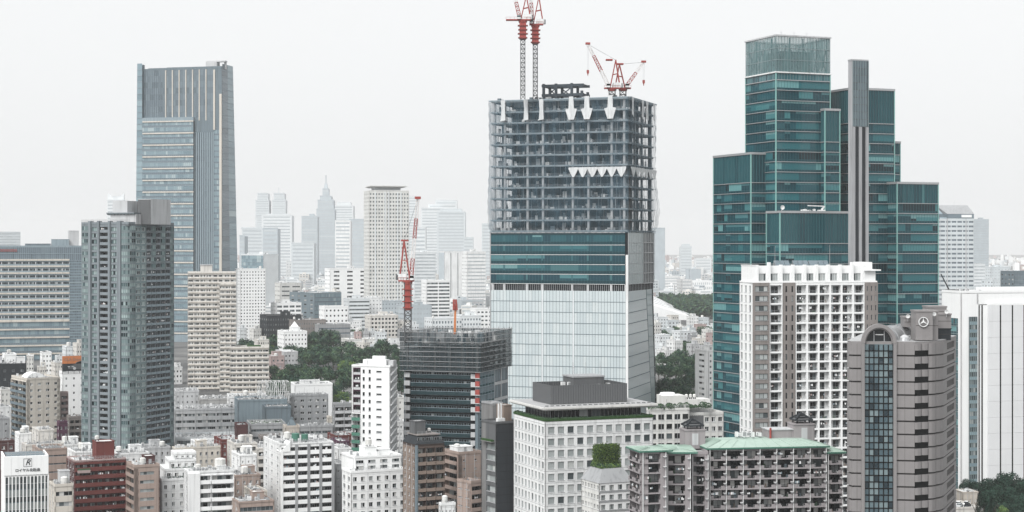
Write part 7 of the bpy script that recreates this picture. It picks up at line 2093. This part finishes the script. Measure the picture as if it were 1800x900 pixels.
# ================================================================== far skyline
def tower(name, label, parts, d, mat, group=None, bands=True):
    """parts: (x0, x1, ytop, ybase or None, depth) boxes stacked or side by side, in photo columns at distance d"""
    x0 = min(p[0] for p in parts)
    zb = gz(d) - 1
    r = empty(name, label, 'skyscraper', (WX(x0, d), d, zb), 0, group)
    for i, p in enumerate(parts):
        xa, xb, yt = p[0], p[1], p[2]; yb = p[3] if len(p) > 3 else None; dp = p[4] if len(p) > 4 else 40; oy = p[5] if len(p) > 5 else 0
        a, c = WX(xa, d) - WX(x0, d), WX(xb, d) - WX(x0, d)
        zt = WZ(yt, d) - zb; z0 = 0 if yb is None else WZ(yb, d) - zb
        m = MB(); tp = p[6] if len(p) > 6 else 0.0; w = c - a
        m.prism([(a, oy), (c, oy), (c, oy + dp), (a, oy + dp)], z0, zt, mat, top=[(a + w * tp, oy + dp * tp), (c - w * tp, oy + dp * tp), (c - w * tp, oy + dp * (1 - tp)), (a + w * tp, oy + dp * (1 - tp))] if tp else None)
        if not tp:
            m.box(a - .4, oy - .4, zt, c + .4, oy + 1.2, zt + 2.0, mat)
        m.build('body', r)
        if bands and not tp and zt - z0 > 12:
            n = int((zt - z0) / 7.5); mm = MB()
            for k in range(n):
                z = z0 + (zt - z0) * (k + .3) / n
                mm.box(a + w * .06, oy - .25, z, c - w * .06, oy + .1, z + (zt - z0) / n * .42, 'g_far')
            mm.build('window', r, kind='stuff')
    return r
T = tower
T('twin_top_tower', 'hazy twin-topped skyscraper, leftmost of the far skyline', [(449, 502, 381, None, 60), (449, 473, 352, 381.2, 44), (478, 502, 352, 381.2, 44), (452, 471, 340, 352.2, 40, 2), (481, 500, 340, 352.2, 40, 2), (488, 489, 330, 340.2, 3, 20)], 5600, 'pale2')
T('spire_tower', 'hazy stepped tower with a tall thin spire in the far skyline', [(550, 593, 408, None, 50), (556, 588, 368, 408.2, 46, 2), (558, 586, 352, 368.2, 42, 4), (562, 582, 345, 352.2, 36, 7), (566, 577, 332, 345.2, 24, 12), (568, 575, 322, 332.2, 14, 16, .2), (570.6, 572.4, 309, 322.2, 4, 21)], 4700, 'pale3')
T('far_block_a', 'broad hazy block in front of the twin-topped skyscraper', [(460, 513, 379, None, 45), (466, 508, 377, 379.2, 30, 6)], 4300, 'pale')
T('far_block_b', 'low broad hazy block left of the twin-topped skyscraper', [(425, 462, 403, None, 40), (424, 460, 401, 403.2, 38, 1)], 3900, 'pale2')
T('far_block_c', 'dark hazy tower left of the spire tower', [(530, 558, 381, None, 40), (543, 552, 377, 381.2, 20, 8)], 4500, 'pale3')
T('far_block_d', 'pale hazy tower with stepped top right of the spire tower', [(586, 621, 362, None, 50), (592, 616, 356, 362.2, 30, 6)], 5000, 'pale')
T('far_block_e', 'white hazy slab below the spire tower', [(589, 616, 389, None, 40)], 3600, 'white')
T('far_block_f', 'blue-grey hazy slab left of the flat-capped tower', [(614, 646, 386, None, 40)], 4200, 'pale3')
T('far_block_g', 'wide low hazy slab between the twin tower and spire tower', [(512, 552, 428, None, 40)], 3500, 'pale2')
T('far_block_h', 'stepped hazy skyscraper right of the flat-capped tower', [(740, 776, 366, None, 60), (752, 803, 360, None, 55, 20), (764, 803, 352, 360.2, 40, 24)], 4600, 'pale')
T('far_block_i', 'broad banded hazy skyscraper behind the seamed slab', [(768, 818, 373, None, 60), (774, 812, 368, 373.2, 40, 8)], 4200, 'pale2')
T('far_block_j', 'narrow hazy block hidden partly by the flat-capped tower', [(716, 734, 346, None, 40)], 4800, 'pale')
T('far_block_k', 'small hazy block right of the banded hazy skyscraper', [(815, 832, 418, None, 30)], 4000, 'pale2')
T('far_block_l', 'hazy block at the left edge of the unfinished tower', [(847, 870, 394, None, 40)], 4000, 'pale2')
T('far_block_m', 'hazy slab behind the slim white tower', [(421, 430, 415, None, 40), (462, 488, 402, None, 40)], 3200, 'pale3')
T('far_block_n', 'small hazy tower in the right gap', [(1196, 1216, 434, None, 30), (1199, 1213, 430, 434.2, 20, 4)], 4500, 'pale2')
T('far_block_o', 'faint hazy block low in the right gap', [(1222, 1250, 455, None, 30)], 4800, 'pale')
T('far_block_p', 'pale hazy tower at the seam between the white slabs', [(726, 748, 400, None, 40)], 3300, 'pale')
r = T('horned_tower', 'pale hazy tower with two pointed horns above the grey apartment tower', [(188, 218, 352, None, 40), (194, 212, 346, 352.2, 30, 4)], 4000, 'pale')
m = MB(); d = 4000; o = WX(188, d); zb = gz(d) - 1
for xa, xb in ((189, 203), (217, 203)):
    a, c = WX(xa, d) - o, WX(xb, d) - o
    m.hexa([(min(a, c), 2, WZ(352, d) - zb), (max(a, c), 2, WZ(352, d) - zb), (max(a, c), 12, WZ(352, d) - zb), (min(a, c), 12, WZ(352, d) - zb), (a - .6, 4, WZ(340, d) - zb), (a + .6, 4, WZ(340, d) - zb), (a + .6, 8, WZ(340, d) - zb), (a - .6, 8, WZ(340, d) - zb)], 'pale')
m.build('horn', r, kind='stuff')

# ================================================================== the far city, one mass
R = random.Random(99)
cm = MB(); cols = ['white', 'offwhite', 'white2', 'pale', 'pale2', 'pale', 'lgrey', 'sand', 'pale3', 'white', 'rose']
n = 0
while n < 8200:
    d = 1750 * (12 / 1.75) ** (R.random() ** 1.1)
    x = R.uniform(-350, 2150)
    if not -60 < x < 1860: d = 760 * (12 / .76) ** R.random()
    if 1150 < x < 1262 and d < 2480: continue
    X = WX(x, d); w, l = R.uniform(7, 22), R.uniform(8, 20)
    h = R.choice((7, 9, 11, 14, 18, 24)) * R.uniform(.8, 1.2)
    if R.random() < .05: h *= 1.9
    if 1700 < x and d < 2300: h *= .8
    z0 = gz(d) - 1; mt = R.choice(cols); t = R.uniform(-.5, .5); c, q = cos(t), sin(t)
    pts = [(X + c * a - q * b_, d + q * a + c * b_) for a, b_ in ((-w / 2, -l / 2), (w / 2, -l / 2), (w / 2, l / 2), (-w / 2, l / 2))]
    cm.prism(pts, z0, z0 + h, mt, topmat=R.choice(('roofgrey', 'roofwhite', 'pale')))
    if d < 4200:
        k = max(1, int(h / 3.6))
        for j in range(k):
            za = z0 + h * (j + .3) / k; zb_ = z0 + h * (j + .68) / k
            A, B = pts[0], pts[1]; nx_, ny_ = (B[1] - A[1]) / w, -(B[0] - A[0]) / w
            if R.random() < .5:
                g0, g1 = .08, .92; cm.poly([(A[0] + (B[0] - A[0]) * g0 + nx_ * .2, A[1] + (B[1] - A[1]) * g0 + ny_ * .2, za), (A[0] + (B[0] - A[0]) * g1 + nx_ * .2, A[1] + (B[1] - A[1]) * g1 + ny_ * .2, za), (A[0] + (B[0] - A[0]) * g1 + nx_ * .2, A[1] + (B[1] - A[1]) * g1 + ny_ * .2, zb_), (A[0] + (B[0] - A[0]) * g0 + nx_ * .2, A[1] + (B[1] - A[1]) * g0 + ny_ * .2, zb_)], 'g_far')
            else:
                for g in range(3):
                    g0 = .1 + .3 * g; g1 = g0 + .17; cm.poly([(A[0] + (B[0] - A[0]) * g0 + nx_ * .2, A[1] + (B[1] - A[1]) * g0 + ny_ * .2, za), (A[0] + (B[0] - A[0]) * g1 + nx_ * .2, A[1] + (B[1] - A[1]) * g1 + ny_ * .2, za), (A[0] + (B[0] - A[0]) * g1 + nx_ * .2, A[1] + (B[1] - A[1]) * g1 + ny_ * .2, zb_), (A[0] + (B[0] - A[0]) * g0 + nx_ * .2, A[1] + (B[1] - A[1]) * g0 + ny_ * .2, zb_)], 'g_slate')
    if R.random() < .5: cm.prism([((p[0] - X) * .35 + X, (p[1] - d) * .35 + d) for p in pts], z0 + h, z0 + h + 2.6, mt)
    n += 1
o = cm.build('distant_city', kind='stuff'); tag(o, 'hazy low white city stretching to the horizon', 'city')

# ================================================================== white tent roof by the wood
b = Bld('tent_roof_hall', 'big white sloping tent roof beside the unfinished tower', 'hall', 1112, 1950, 4, 560, xr=1226, b=60, zb=gz(1950))
m = MB(); zt = b.z(494); a = b.a
k = 10
for i in range(k):
    x0, x1 = a * i / k, a * (i + 1) / k; z0, z1 = zt + (3 - zt) * i / k, zt + (3 - zt) * (i + 1) / k
    m.hexa([(x0, 0, 0), (x1, 0, 0), (x1, 60, 0), (x0, 60, 0), (x0, 0, max(3, z0 * .55)), (x1, 0, max(3, z1 * .55)), (x1, 60, z1), (x0, 60, z0)], 'white2')
m.build('roof', b.root)
m = MB()
for j in range(1, 6):
    y = 60 * j / 6; g = .55 + .45 * j / 6
    m.beam((0, y, zt * g + .3), (a, y, 3.3 * g + 1.4), .8, 'lgrey')
m.build('seam', b.root, kind='stuff'); b.done()

# ================================================================== trees
def crown(seed, rx, rz, nl, leaf, mats, cone=False):
    R = random.Random(seed); m = MB()
    lob = []
    for k in range(16):
        a, e = R.uniform(0, 2 * pi), R.uniform(-.45, 1.2); q = R.uniform(.35, .78)
        lob.append((q * rx * cos(a) * cos(e), q * rx * sin(a) * cos(e), q * rz * sin(e), R.uniform(.28, .48) * rx))
    for k in range(nl):
        if cone:
            t = R.random() ** .7; a = R.uniform(0, 2 * pi); rr = rx * (1 - t) * R.uniform(.55, 1.05) * (1 + .2 * sin(a * 5 + t * 20)); p = (rr * cos(a), rr * sin(a), -rz + 2 * rz * t)
        else:
            cx, cy_, cz, r_ = R.choice(lob); a = R.uniform(0, 2 * pi); sz = R.uniform(-.75, 1); q = sqrt(1 - sz * sz); g = r_ * R.uniform(.75, 1.08)
            p = (cx + g * q * cos(a), cy_ + g * q * sin(a), cz + g * sz * .85)
        # each leaf clump lies roughly along its limb's surface
        c = (0, 0, -rz) if cone else (cx, cy_, cz); nn = [p[i] - c[i] + R.gauss(0, .12) for i in range(3)]; L_ = sqrt(sum(q * q for q in nn)) or 1; nn = [q / L_ for q in nn]
        w = leaf * R.uniform(.6, 1.4); a = R.uniform(0, 2 * pi)
        h_ = (cos(a), sin(a), R.uniform(-.6, .6)); u = (nn[1] * h_[2] - nn[2] * h_[1], nn[2] * h_[0] - nn[0] * h_[2], nn[0] * h_[1] - nn[1] * h_[0]); v = (nn[1] * u[2] - nn[2] * u[1], nn[2] * u[0] - nn[0] * u[2], nn[0] * u[1] - nn[1] * u[0])
        u = [q * w for q in u]; v = [q * w * .8 for q in v]
        li = 0 if cone else lob.index((cx, cy_, cz, r_))
        m.poly([tuple(p[i] - u[i] for i in range(3)), tuple(p[i] - v[i] * .6 for i in range(3)), tuple(p[i] + u[i] for i in range(3)), tuple(p[i] + v[i] for i in range(3))], mats[1] if li % 3 == 0 or R.random() < .15 else mats[0])
    return m
CR = {'dark': [crown(s_, 1, .95, 1500, .085, ('leaf_dark', 'leaf_mid')) for s_ in (1, 2, 3)],
      'mid': [crown(s_, 1, .85, 1500, .085, ('leaf_mid', 'leaf_dark')) for s_ in (4, 5, 6)],
      'light': [crown(s_, 1, .9, 1400, .085, ('leaf_light', 'leaf_mid')) for s_ in (7, 8)],
      'cone': [crown(s_, 1, 1.0, 1300, .10, ('leaf_dark', 'leaf_dark'), True) for s_ in (9, 10)],
      'near': [crown(s_, 1, .95, 7000, .042, ('leaf_deep', 'leaf_dark')) for s_ in (11, 12, 13)],
      'ncone': [crown(s_, 1, 1.0, 3600, .05, ('leaf_deep', 'leaf_deep'), True) for s_ in (14, 15)]}
trunk = MB(); trunk.cyl(0, 0, 0, 1, .05, .028, 7, 'bark')
for k in range(5): a = k * 1.3; trunk.beam((0, 0, .55 + .08 * k), (.28 * cos(a), .28 * sin(a), .95 + .06 * k), .03, 'bark', .012)
TN = [0]
def tree(x, yt, d, rp, kind, label, group, flat=1.0):
    R = random.Random(TN[0] * 7 + 1); TN[0] += 1
    while WZ(yt, d) - gz(d) < 12.5 and d > 620: rp *= (d + 15) / d; d -= 15
    X = WX(x, d); zb = gz(d) - .3; zt = WZ(yt, d); h = max(5.0, zt - zb); rx = rp * d / FP * (1.3 if kind not in ('cone', 'ncone') else 1.1)
    rz = min(h * .49, rx * (1.15 if kind not in ('cone', 'ncone') else 2.6) * flat)
    r = empty('tree' if kind not in ('cone', 'ncone') else 'conifer', label, 'tree', (X, d, zb), 0, group)
    o = put('trunk', trunk.mesh('trunk'), r, (0, 0, 0), R.uniform(0, 6)); o.scale = (h * .45, h * .45, h - rz)
    c = R.choice(CR[kind]); o = put('crown', c.mesh('crown'), r, (0, 0, h - rz), R.uniform(0, 6)); o.scale = (rx * R.uniform(.95, 1.15), rx * R.uniform(.95, 1.15), rz * 1.05)
GA = ('broad park tree on the wooded slope left of the white purple-recess tower', 'park trees on the slope')
for x, y, d, rp, k in [
    (430, 594, 1380, 12, 'dark'), (447, 598, 1370, 12, 'dark'), (470, 590, 1360, 15, 'mid'), (486, 586, 1350, 15, 'dark'), (504, 592, 1345, 14, 'dark'), (522, 590, 1340, 14, 'mid'), (540, 586, 1330, 16, 'mid'), (557, 590, 1325, 14, 'mid'),
    (571, 578, 1370, 15, 'dark'), (586, 580, 1365, 14, 'dark'), (556, 582, 1375, 12, 'dark'), (626, 577, 1440, 14, 'dark'), (638, 580, 1430, 10, 'dark'), (612, 600, 1290, 16, 'dark'), (624, 604, 1285, 12, 'mid'),
    (536, 608, 1200, 17, 'dark'), (552, 604, 1195, 18, 'dark'), (569, 606, 1190, 19, 'dark'), (586, 608, 1185, 18, 'dark'), (560, 614, 1170, 18, 'dark'), (543, 616, 1165, 15, 'dark'), (578, 618, 1165, 15, 'dark'),
    (676, 596, 1230, 17, 'dark'), (690, 604, 1225, 10, 'dark'), (664, 602, 1235, 9, 'dark'),
    (534, 646, 1120, 15, 'mid'), (550, 640, 1110, 16, 'mid'), (570, 640, 1105, 16, 'mid'), (590, 644, 1100, 16, 'mid'), (604, 654, 1085, 14, 'mid'), (494, 648, 1105, 12, 'dark'),
    (488, 662, 1060, 14, 'mid'), (505, 655, 1065, 15, 'dark'), (522, 656, 1060, 15, 'dark'), (538, 660, 1055, 14, 'dark'), (560, 662, 1050, 15, 'mid'), (576, 668, 1040, 13, 'dark'), (592, 676, 1030, 13, 'mid'),
    (478, 676, 1040, 9, 'mid'), (700, 640, 1120, 12, 'mid'), (706, 660, 1080, 12, 'mid'), (612, 640, 1120, 12, 'mid'), (482, 640, 1180, 10, 'dark'), (514, 640, 1180, 12, 'dark'), (602, 616, 1260, 14, 'mid'), (618, 622, 1250, 13, 'dark'), (636, 612, 1270, 12, 'dark'), (650, 606, 1300, 11, 'mid'), (656, 622, 1240, 11, 'dark'), (640, 632, 1200, 12, 'mid'), (660, 636, 1190, 12, 'mid'), (690, 622, 1200, 11, 'mid'), (700, 612, 1260, 10, 'dark'), (466, 604, 1330, 13, 'dark'), (484, 606, 1300, 12, 'mid'), (512, 604, 1290, 13, 'mid'), (528, 636, 1130, 12, 'dark')]:
    tree(x, y, d, rp, k, '%s park tree, %s row of the wooded slope' % ('dark' if k == 'dark' else 'mid-green', 'back' if y < 600 else 'middle' if y < 640 else 'front'), GA[1])
GL = ('bright yellow-green tree among the darker park trees', 'bright park trees')
for x, y, d, rp in [(606, 630, 1130, 13), (622, 632, 1125, 11), (594, 690, 1010, 11), (604, 684, 1015, 10), (476, 604, 1330, 9)]: tree(x, y, d, rp, 'light', *GL)
tree(459, 676, 905, 8, 'cone', 'dark conifer standing among the low roofs left of the white truss', None)
GR = ('leafy tree in the green gap between unfinished tower and teal tower', 'trees in the right gap')
for x, y, d, rp, k in [(1164, 662, 1120, 13, 'mid'), (1180, 658, 1120, 13, 'mid'), (1196, 662, 1110, 14, 'mid'), (1212, 652, 1130, 15, 'mid'), (1232, 650, 1130, 15, 'mid'), (1246, 656, 1120, 11, 'mid'), (1168, 682, 1050, 13, 'dark'), (1186, 676, 1050, 13, 'mid'), (1206, 676, 1050, 13, 'dark'), (1226, 680, 1045, 14, 'dark'), (1240, 684, 1040, 11, 'dark'), (1162, 692, 1010, 11, 'dark'), (1178, 698, 1005, 12, 'dark'),
    *[(1160 + 11 * q, 619 + (q * 5) % 7, 1150 + (q * 37) % 30, 9, ('dark', 'mid', 'mid')[q % 3]) for q in range(9)], *[(1158 + 10 * q, 637 + (q * 3) % 6, 1050 + (q * 29) % 30, 10, ('mid', 'mid', 'dark')[q % 3]) for q in range(10)],
    (1188, 600, 1480, 11, 'dark'), (1200, 597, 1490, 12, 'dark'), (1214, 599, 1485, 12, 'dark'), (1228, 603, 1470, 12, 'dark'), (1240, 610, 1460, 10, 'dark'), (1196, 612, 1440, 10, 'dark'), (1238, 618, 1430, 10, 'dark'),
    (1162, 578, 1760, 10, 'dark'), (1174, 574, 1770, 11, 'dark'), (1188, 572, 1780, 11, 'dark'), (1184, 582, 1700, 10, 'mid'), (1240, 572, 1780, 12, 'dark'), (1250, 580, 1750, 10, 'dark')]:
    tree(x, y, d, rp, k, '%s tree, %s clump right of the unfinished tower' % ('dark' if k == 'dark' else 'mid-green', 'far' if y < 590 else 'middle' if y < 630 else 'near'), GR[1])
GN = ('big dark leafy tree in the bottom right corner', 'dark trees in the bottom right corner')
for x, y, d, rp in [(1704, 842, 710, 15), (1722, 839, 715, 20), (1742, 842, 705, 20), (1762, 830, 695, 24), (1788, 832, 690, 26), (1812, 840, 680, 24), (1752, 852, 675, 26), (1784, 856, 655, 28), (1732, 862, 690, 20), (1806, 868, 640, 26), (1772, 874, 640, 24), (1745, 884, 650, 18), (1796, 888, 625, 24)]:
    tree(x, y, d, rp, 'near', *GN)
for x, y, d, rp, lb in [(1719, 868, 628, 9, 'narrow dark conifer beside the car park, left of the pair'), (1742, 872, 622, 10, 'narrow dark conifer, right of the pair by the car park')]: tree(x, y, d, rp, 'ncone', lb, 'conifers by the car park')
tree(1762, 886, 618, 9, 'light', 'bright green bush below the dark corner trees', None)

# wood beyond the tent roof: one mass
R = random.Random(55); wm = MB()
lo = [crown(s_, 1, .8, 90, .34, ('leaf_dark', 'leaf_mid')) for s_ in (21, 22, 23)]
for k in range(420):
    d = R.uniform(1980, 2480); x = R.uniform(1140, 1275); rx = R.uniform(5, 8); h = R.uniform(10, 17)
    X = WX(x, d); zb = gz(d); c = R.choice(lo)
    wm.add(c, lambda p: (X + p[0] * rx, d + p[1] * rx, zb + h - rx * .7 + p[2] * rx))
o = wm.build('distant_wood', kind='stuff'); tag(o, 'dense dark wood behind the white tent roof', 'wood')

# ================================================================== parking deck and cars, bottom right
b = Bld('parking_deck', 'low tan parking deck in the bottom right corner', 'parking deck', 1676, 632, 10, 895, xr=1722, b=16)
b.core('sand', roofmat='roofwhite'); 
for f in (b.F, b.L, b.R, b.B): blank(b, f, 0, f.W, 0, b.h, 'sand')
b.parapet('sand', h=.7, roofmat='roofwhite'); b.done()
b2 = house('tan_gate_house', 'small tan flat-roofed house behind the parked cars', 'house', 1689, 1692, 1720, 866, 652, 8, 'beige', P(nc=3, ww=.2, wh=.25), P(nc=2, ww=.2, wh=.2), fh=5, bb=8, roofmat='roofwhite', par=.3)
def car_mesh(body):
    def side(m, y0, y1, pts, mat):
        n = len(pts); k = len(m.v); m.v.extend((x, y0, z) for x, z in pts); m.v.extend((x, y1, z) for x, z in pts); i = m.mi(mat)
        m.f.append(tuple(k + q for q in range(n))); m.m.append(i); m.f.append(tuple(k + 2 * n - 1 - q for q in range(n))); m.m.append(i)
        for q in range(n): r_ = (q + 1) % n; m.f.append((k + r_, k + q, k + n + q, k + n + r_)); m.m.append(i)
    a = MB(); side(a, -.85, .85, [(-2.1, .3), (2.1, .3), (2.15, .65), (1.95, .85), (1.0, .95), (-1.9, .95), (-2.1, .8)], body); 
    g = MB(); side(g, -.72, .72, [(-1.75, .95), (1.0, .95), (.35, 1.42), (-1.3, 1.44)], 'g_dark')
    t = MB(); side(t, -.66, .66, [(-1.25, 1.43), (.32, 1.41), (.3, 1.48), (-1.2, 1.5)], body)
    w = MB()
    w.v = []; 
    for q in range(10):
        a0, a1 = 2 * pi * q / 10, 2 * pi * (q + 1) / 10; w.hexa([(0, 0, 0), (0, 0, 0), (0, .2, 0), (0, .2, 0), (.32 * cos(a0), 0, .32 * sin(a0)), (.32 * cos(a1), 0, .32 * sin(a1)), (.32 * cos(a1), .2, .32 * sin(a1)), (.32 * cos(a0), .2, .32 * sin(a0))], 'black')
    return a, g, t, w
CW = {c: car_mesh(c) for c in ('white2', 'lgrey', 'charcoal')}
spots = [('white2', 'nearest the grey tower edge'), ('white2', 'second from the tower'), ('lgrey', 'silver, in the middle'), ('white2', 'second from the conifers'), ('charcoal', 'the only dark one'), ('white2', 'nearest the conifers')]
for i, (c, w_) in enumerate(spots):
    x, y = b.a * (.12 + .155 * i), 4.5 + 4.2 * (i % 2)
    X, Y = b.C[0] + cos(b.th) * x - sin(b.th) * y, b.C[1] + sin(b.th) * x + cos(b.th) * y
    col = {'white2': 'white', 'lgrey': 'silver', 'charcoal': 'dark'}[c]
    r = empty('parked_car', '%s parked car on the tan deck, %s' % (col, w_), 'car', (X, Y, b.zb + b.h + .02), b.th + .9, 'cars on the parking deck')
    bm_, g, t, w = CW[c]
    bm_.build('body', r); g.build('window', r); t.build('car_roof', r)
    for sx in (-1.3, 1.3):
        for sy in (-.95, .75): w.build('wheel', r, (sx, sy, .32))

# ================================================================== things that still share a label are told apart by their place
ORD = ['leftmost', 'second from left', 'third from left', 'fourth from left', 'fifth from left', 'sixth from left', 'seventh from left', 'eighth from left', 'ninth from left', 'tenth from left', 'eleventh from left', 'twelfth from left']
same = {}
for o in COL.objects:
    if o.parent is None and 'label' in o: same.setdefault(o['label'], []).append(o)
for lb, os_ in same.items():
    if len(os_) < 2: continue
    os_.sort(key=lambda o: o.location.x / o.location.y)
    n = len(os_)
    for i, o in enumerate(os_):
        q = n - 1 - i
        o['label'] = lb + ', ' + (ORD[i] if i < 12 and i <= q else ('rightmost' if q == 0 else ORD[q].replace('left', 'right') if q < 12 else 'in the middle'))

# ================================================================== haze
hm, hn, hl, hp = _new('haze')
hn.remove(hp)
pv = hn.new('ShaderNodeVolumePrincipled')
pv.inputs['Color'].default_value = (.97, .975, .98, 1)
pv.inputs['Density'].default_value = 0.00006
pv.inputs['Anisotropy'].default_value = 0.0
hl.new(pv.outputs['Volume'], hn['Material Output'].inputs['Volume'])
MATS['haze'] = hm
m = MB(); m.box(-9500, -1800, -2.5, 9500, 16500, 340, 'haze')
m.build('haze', kind='stuff')
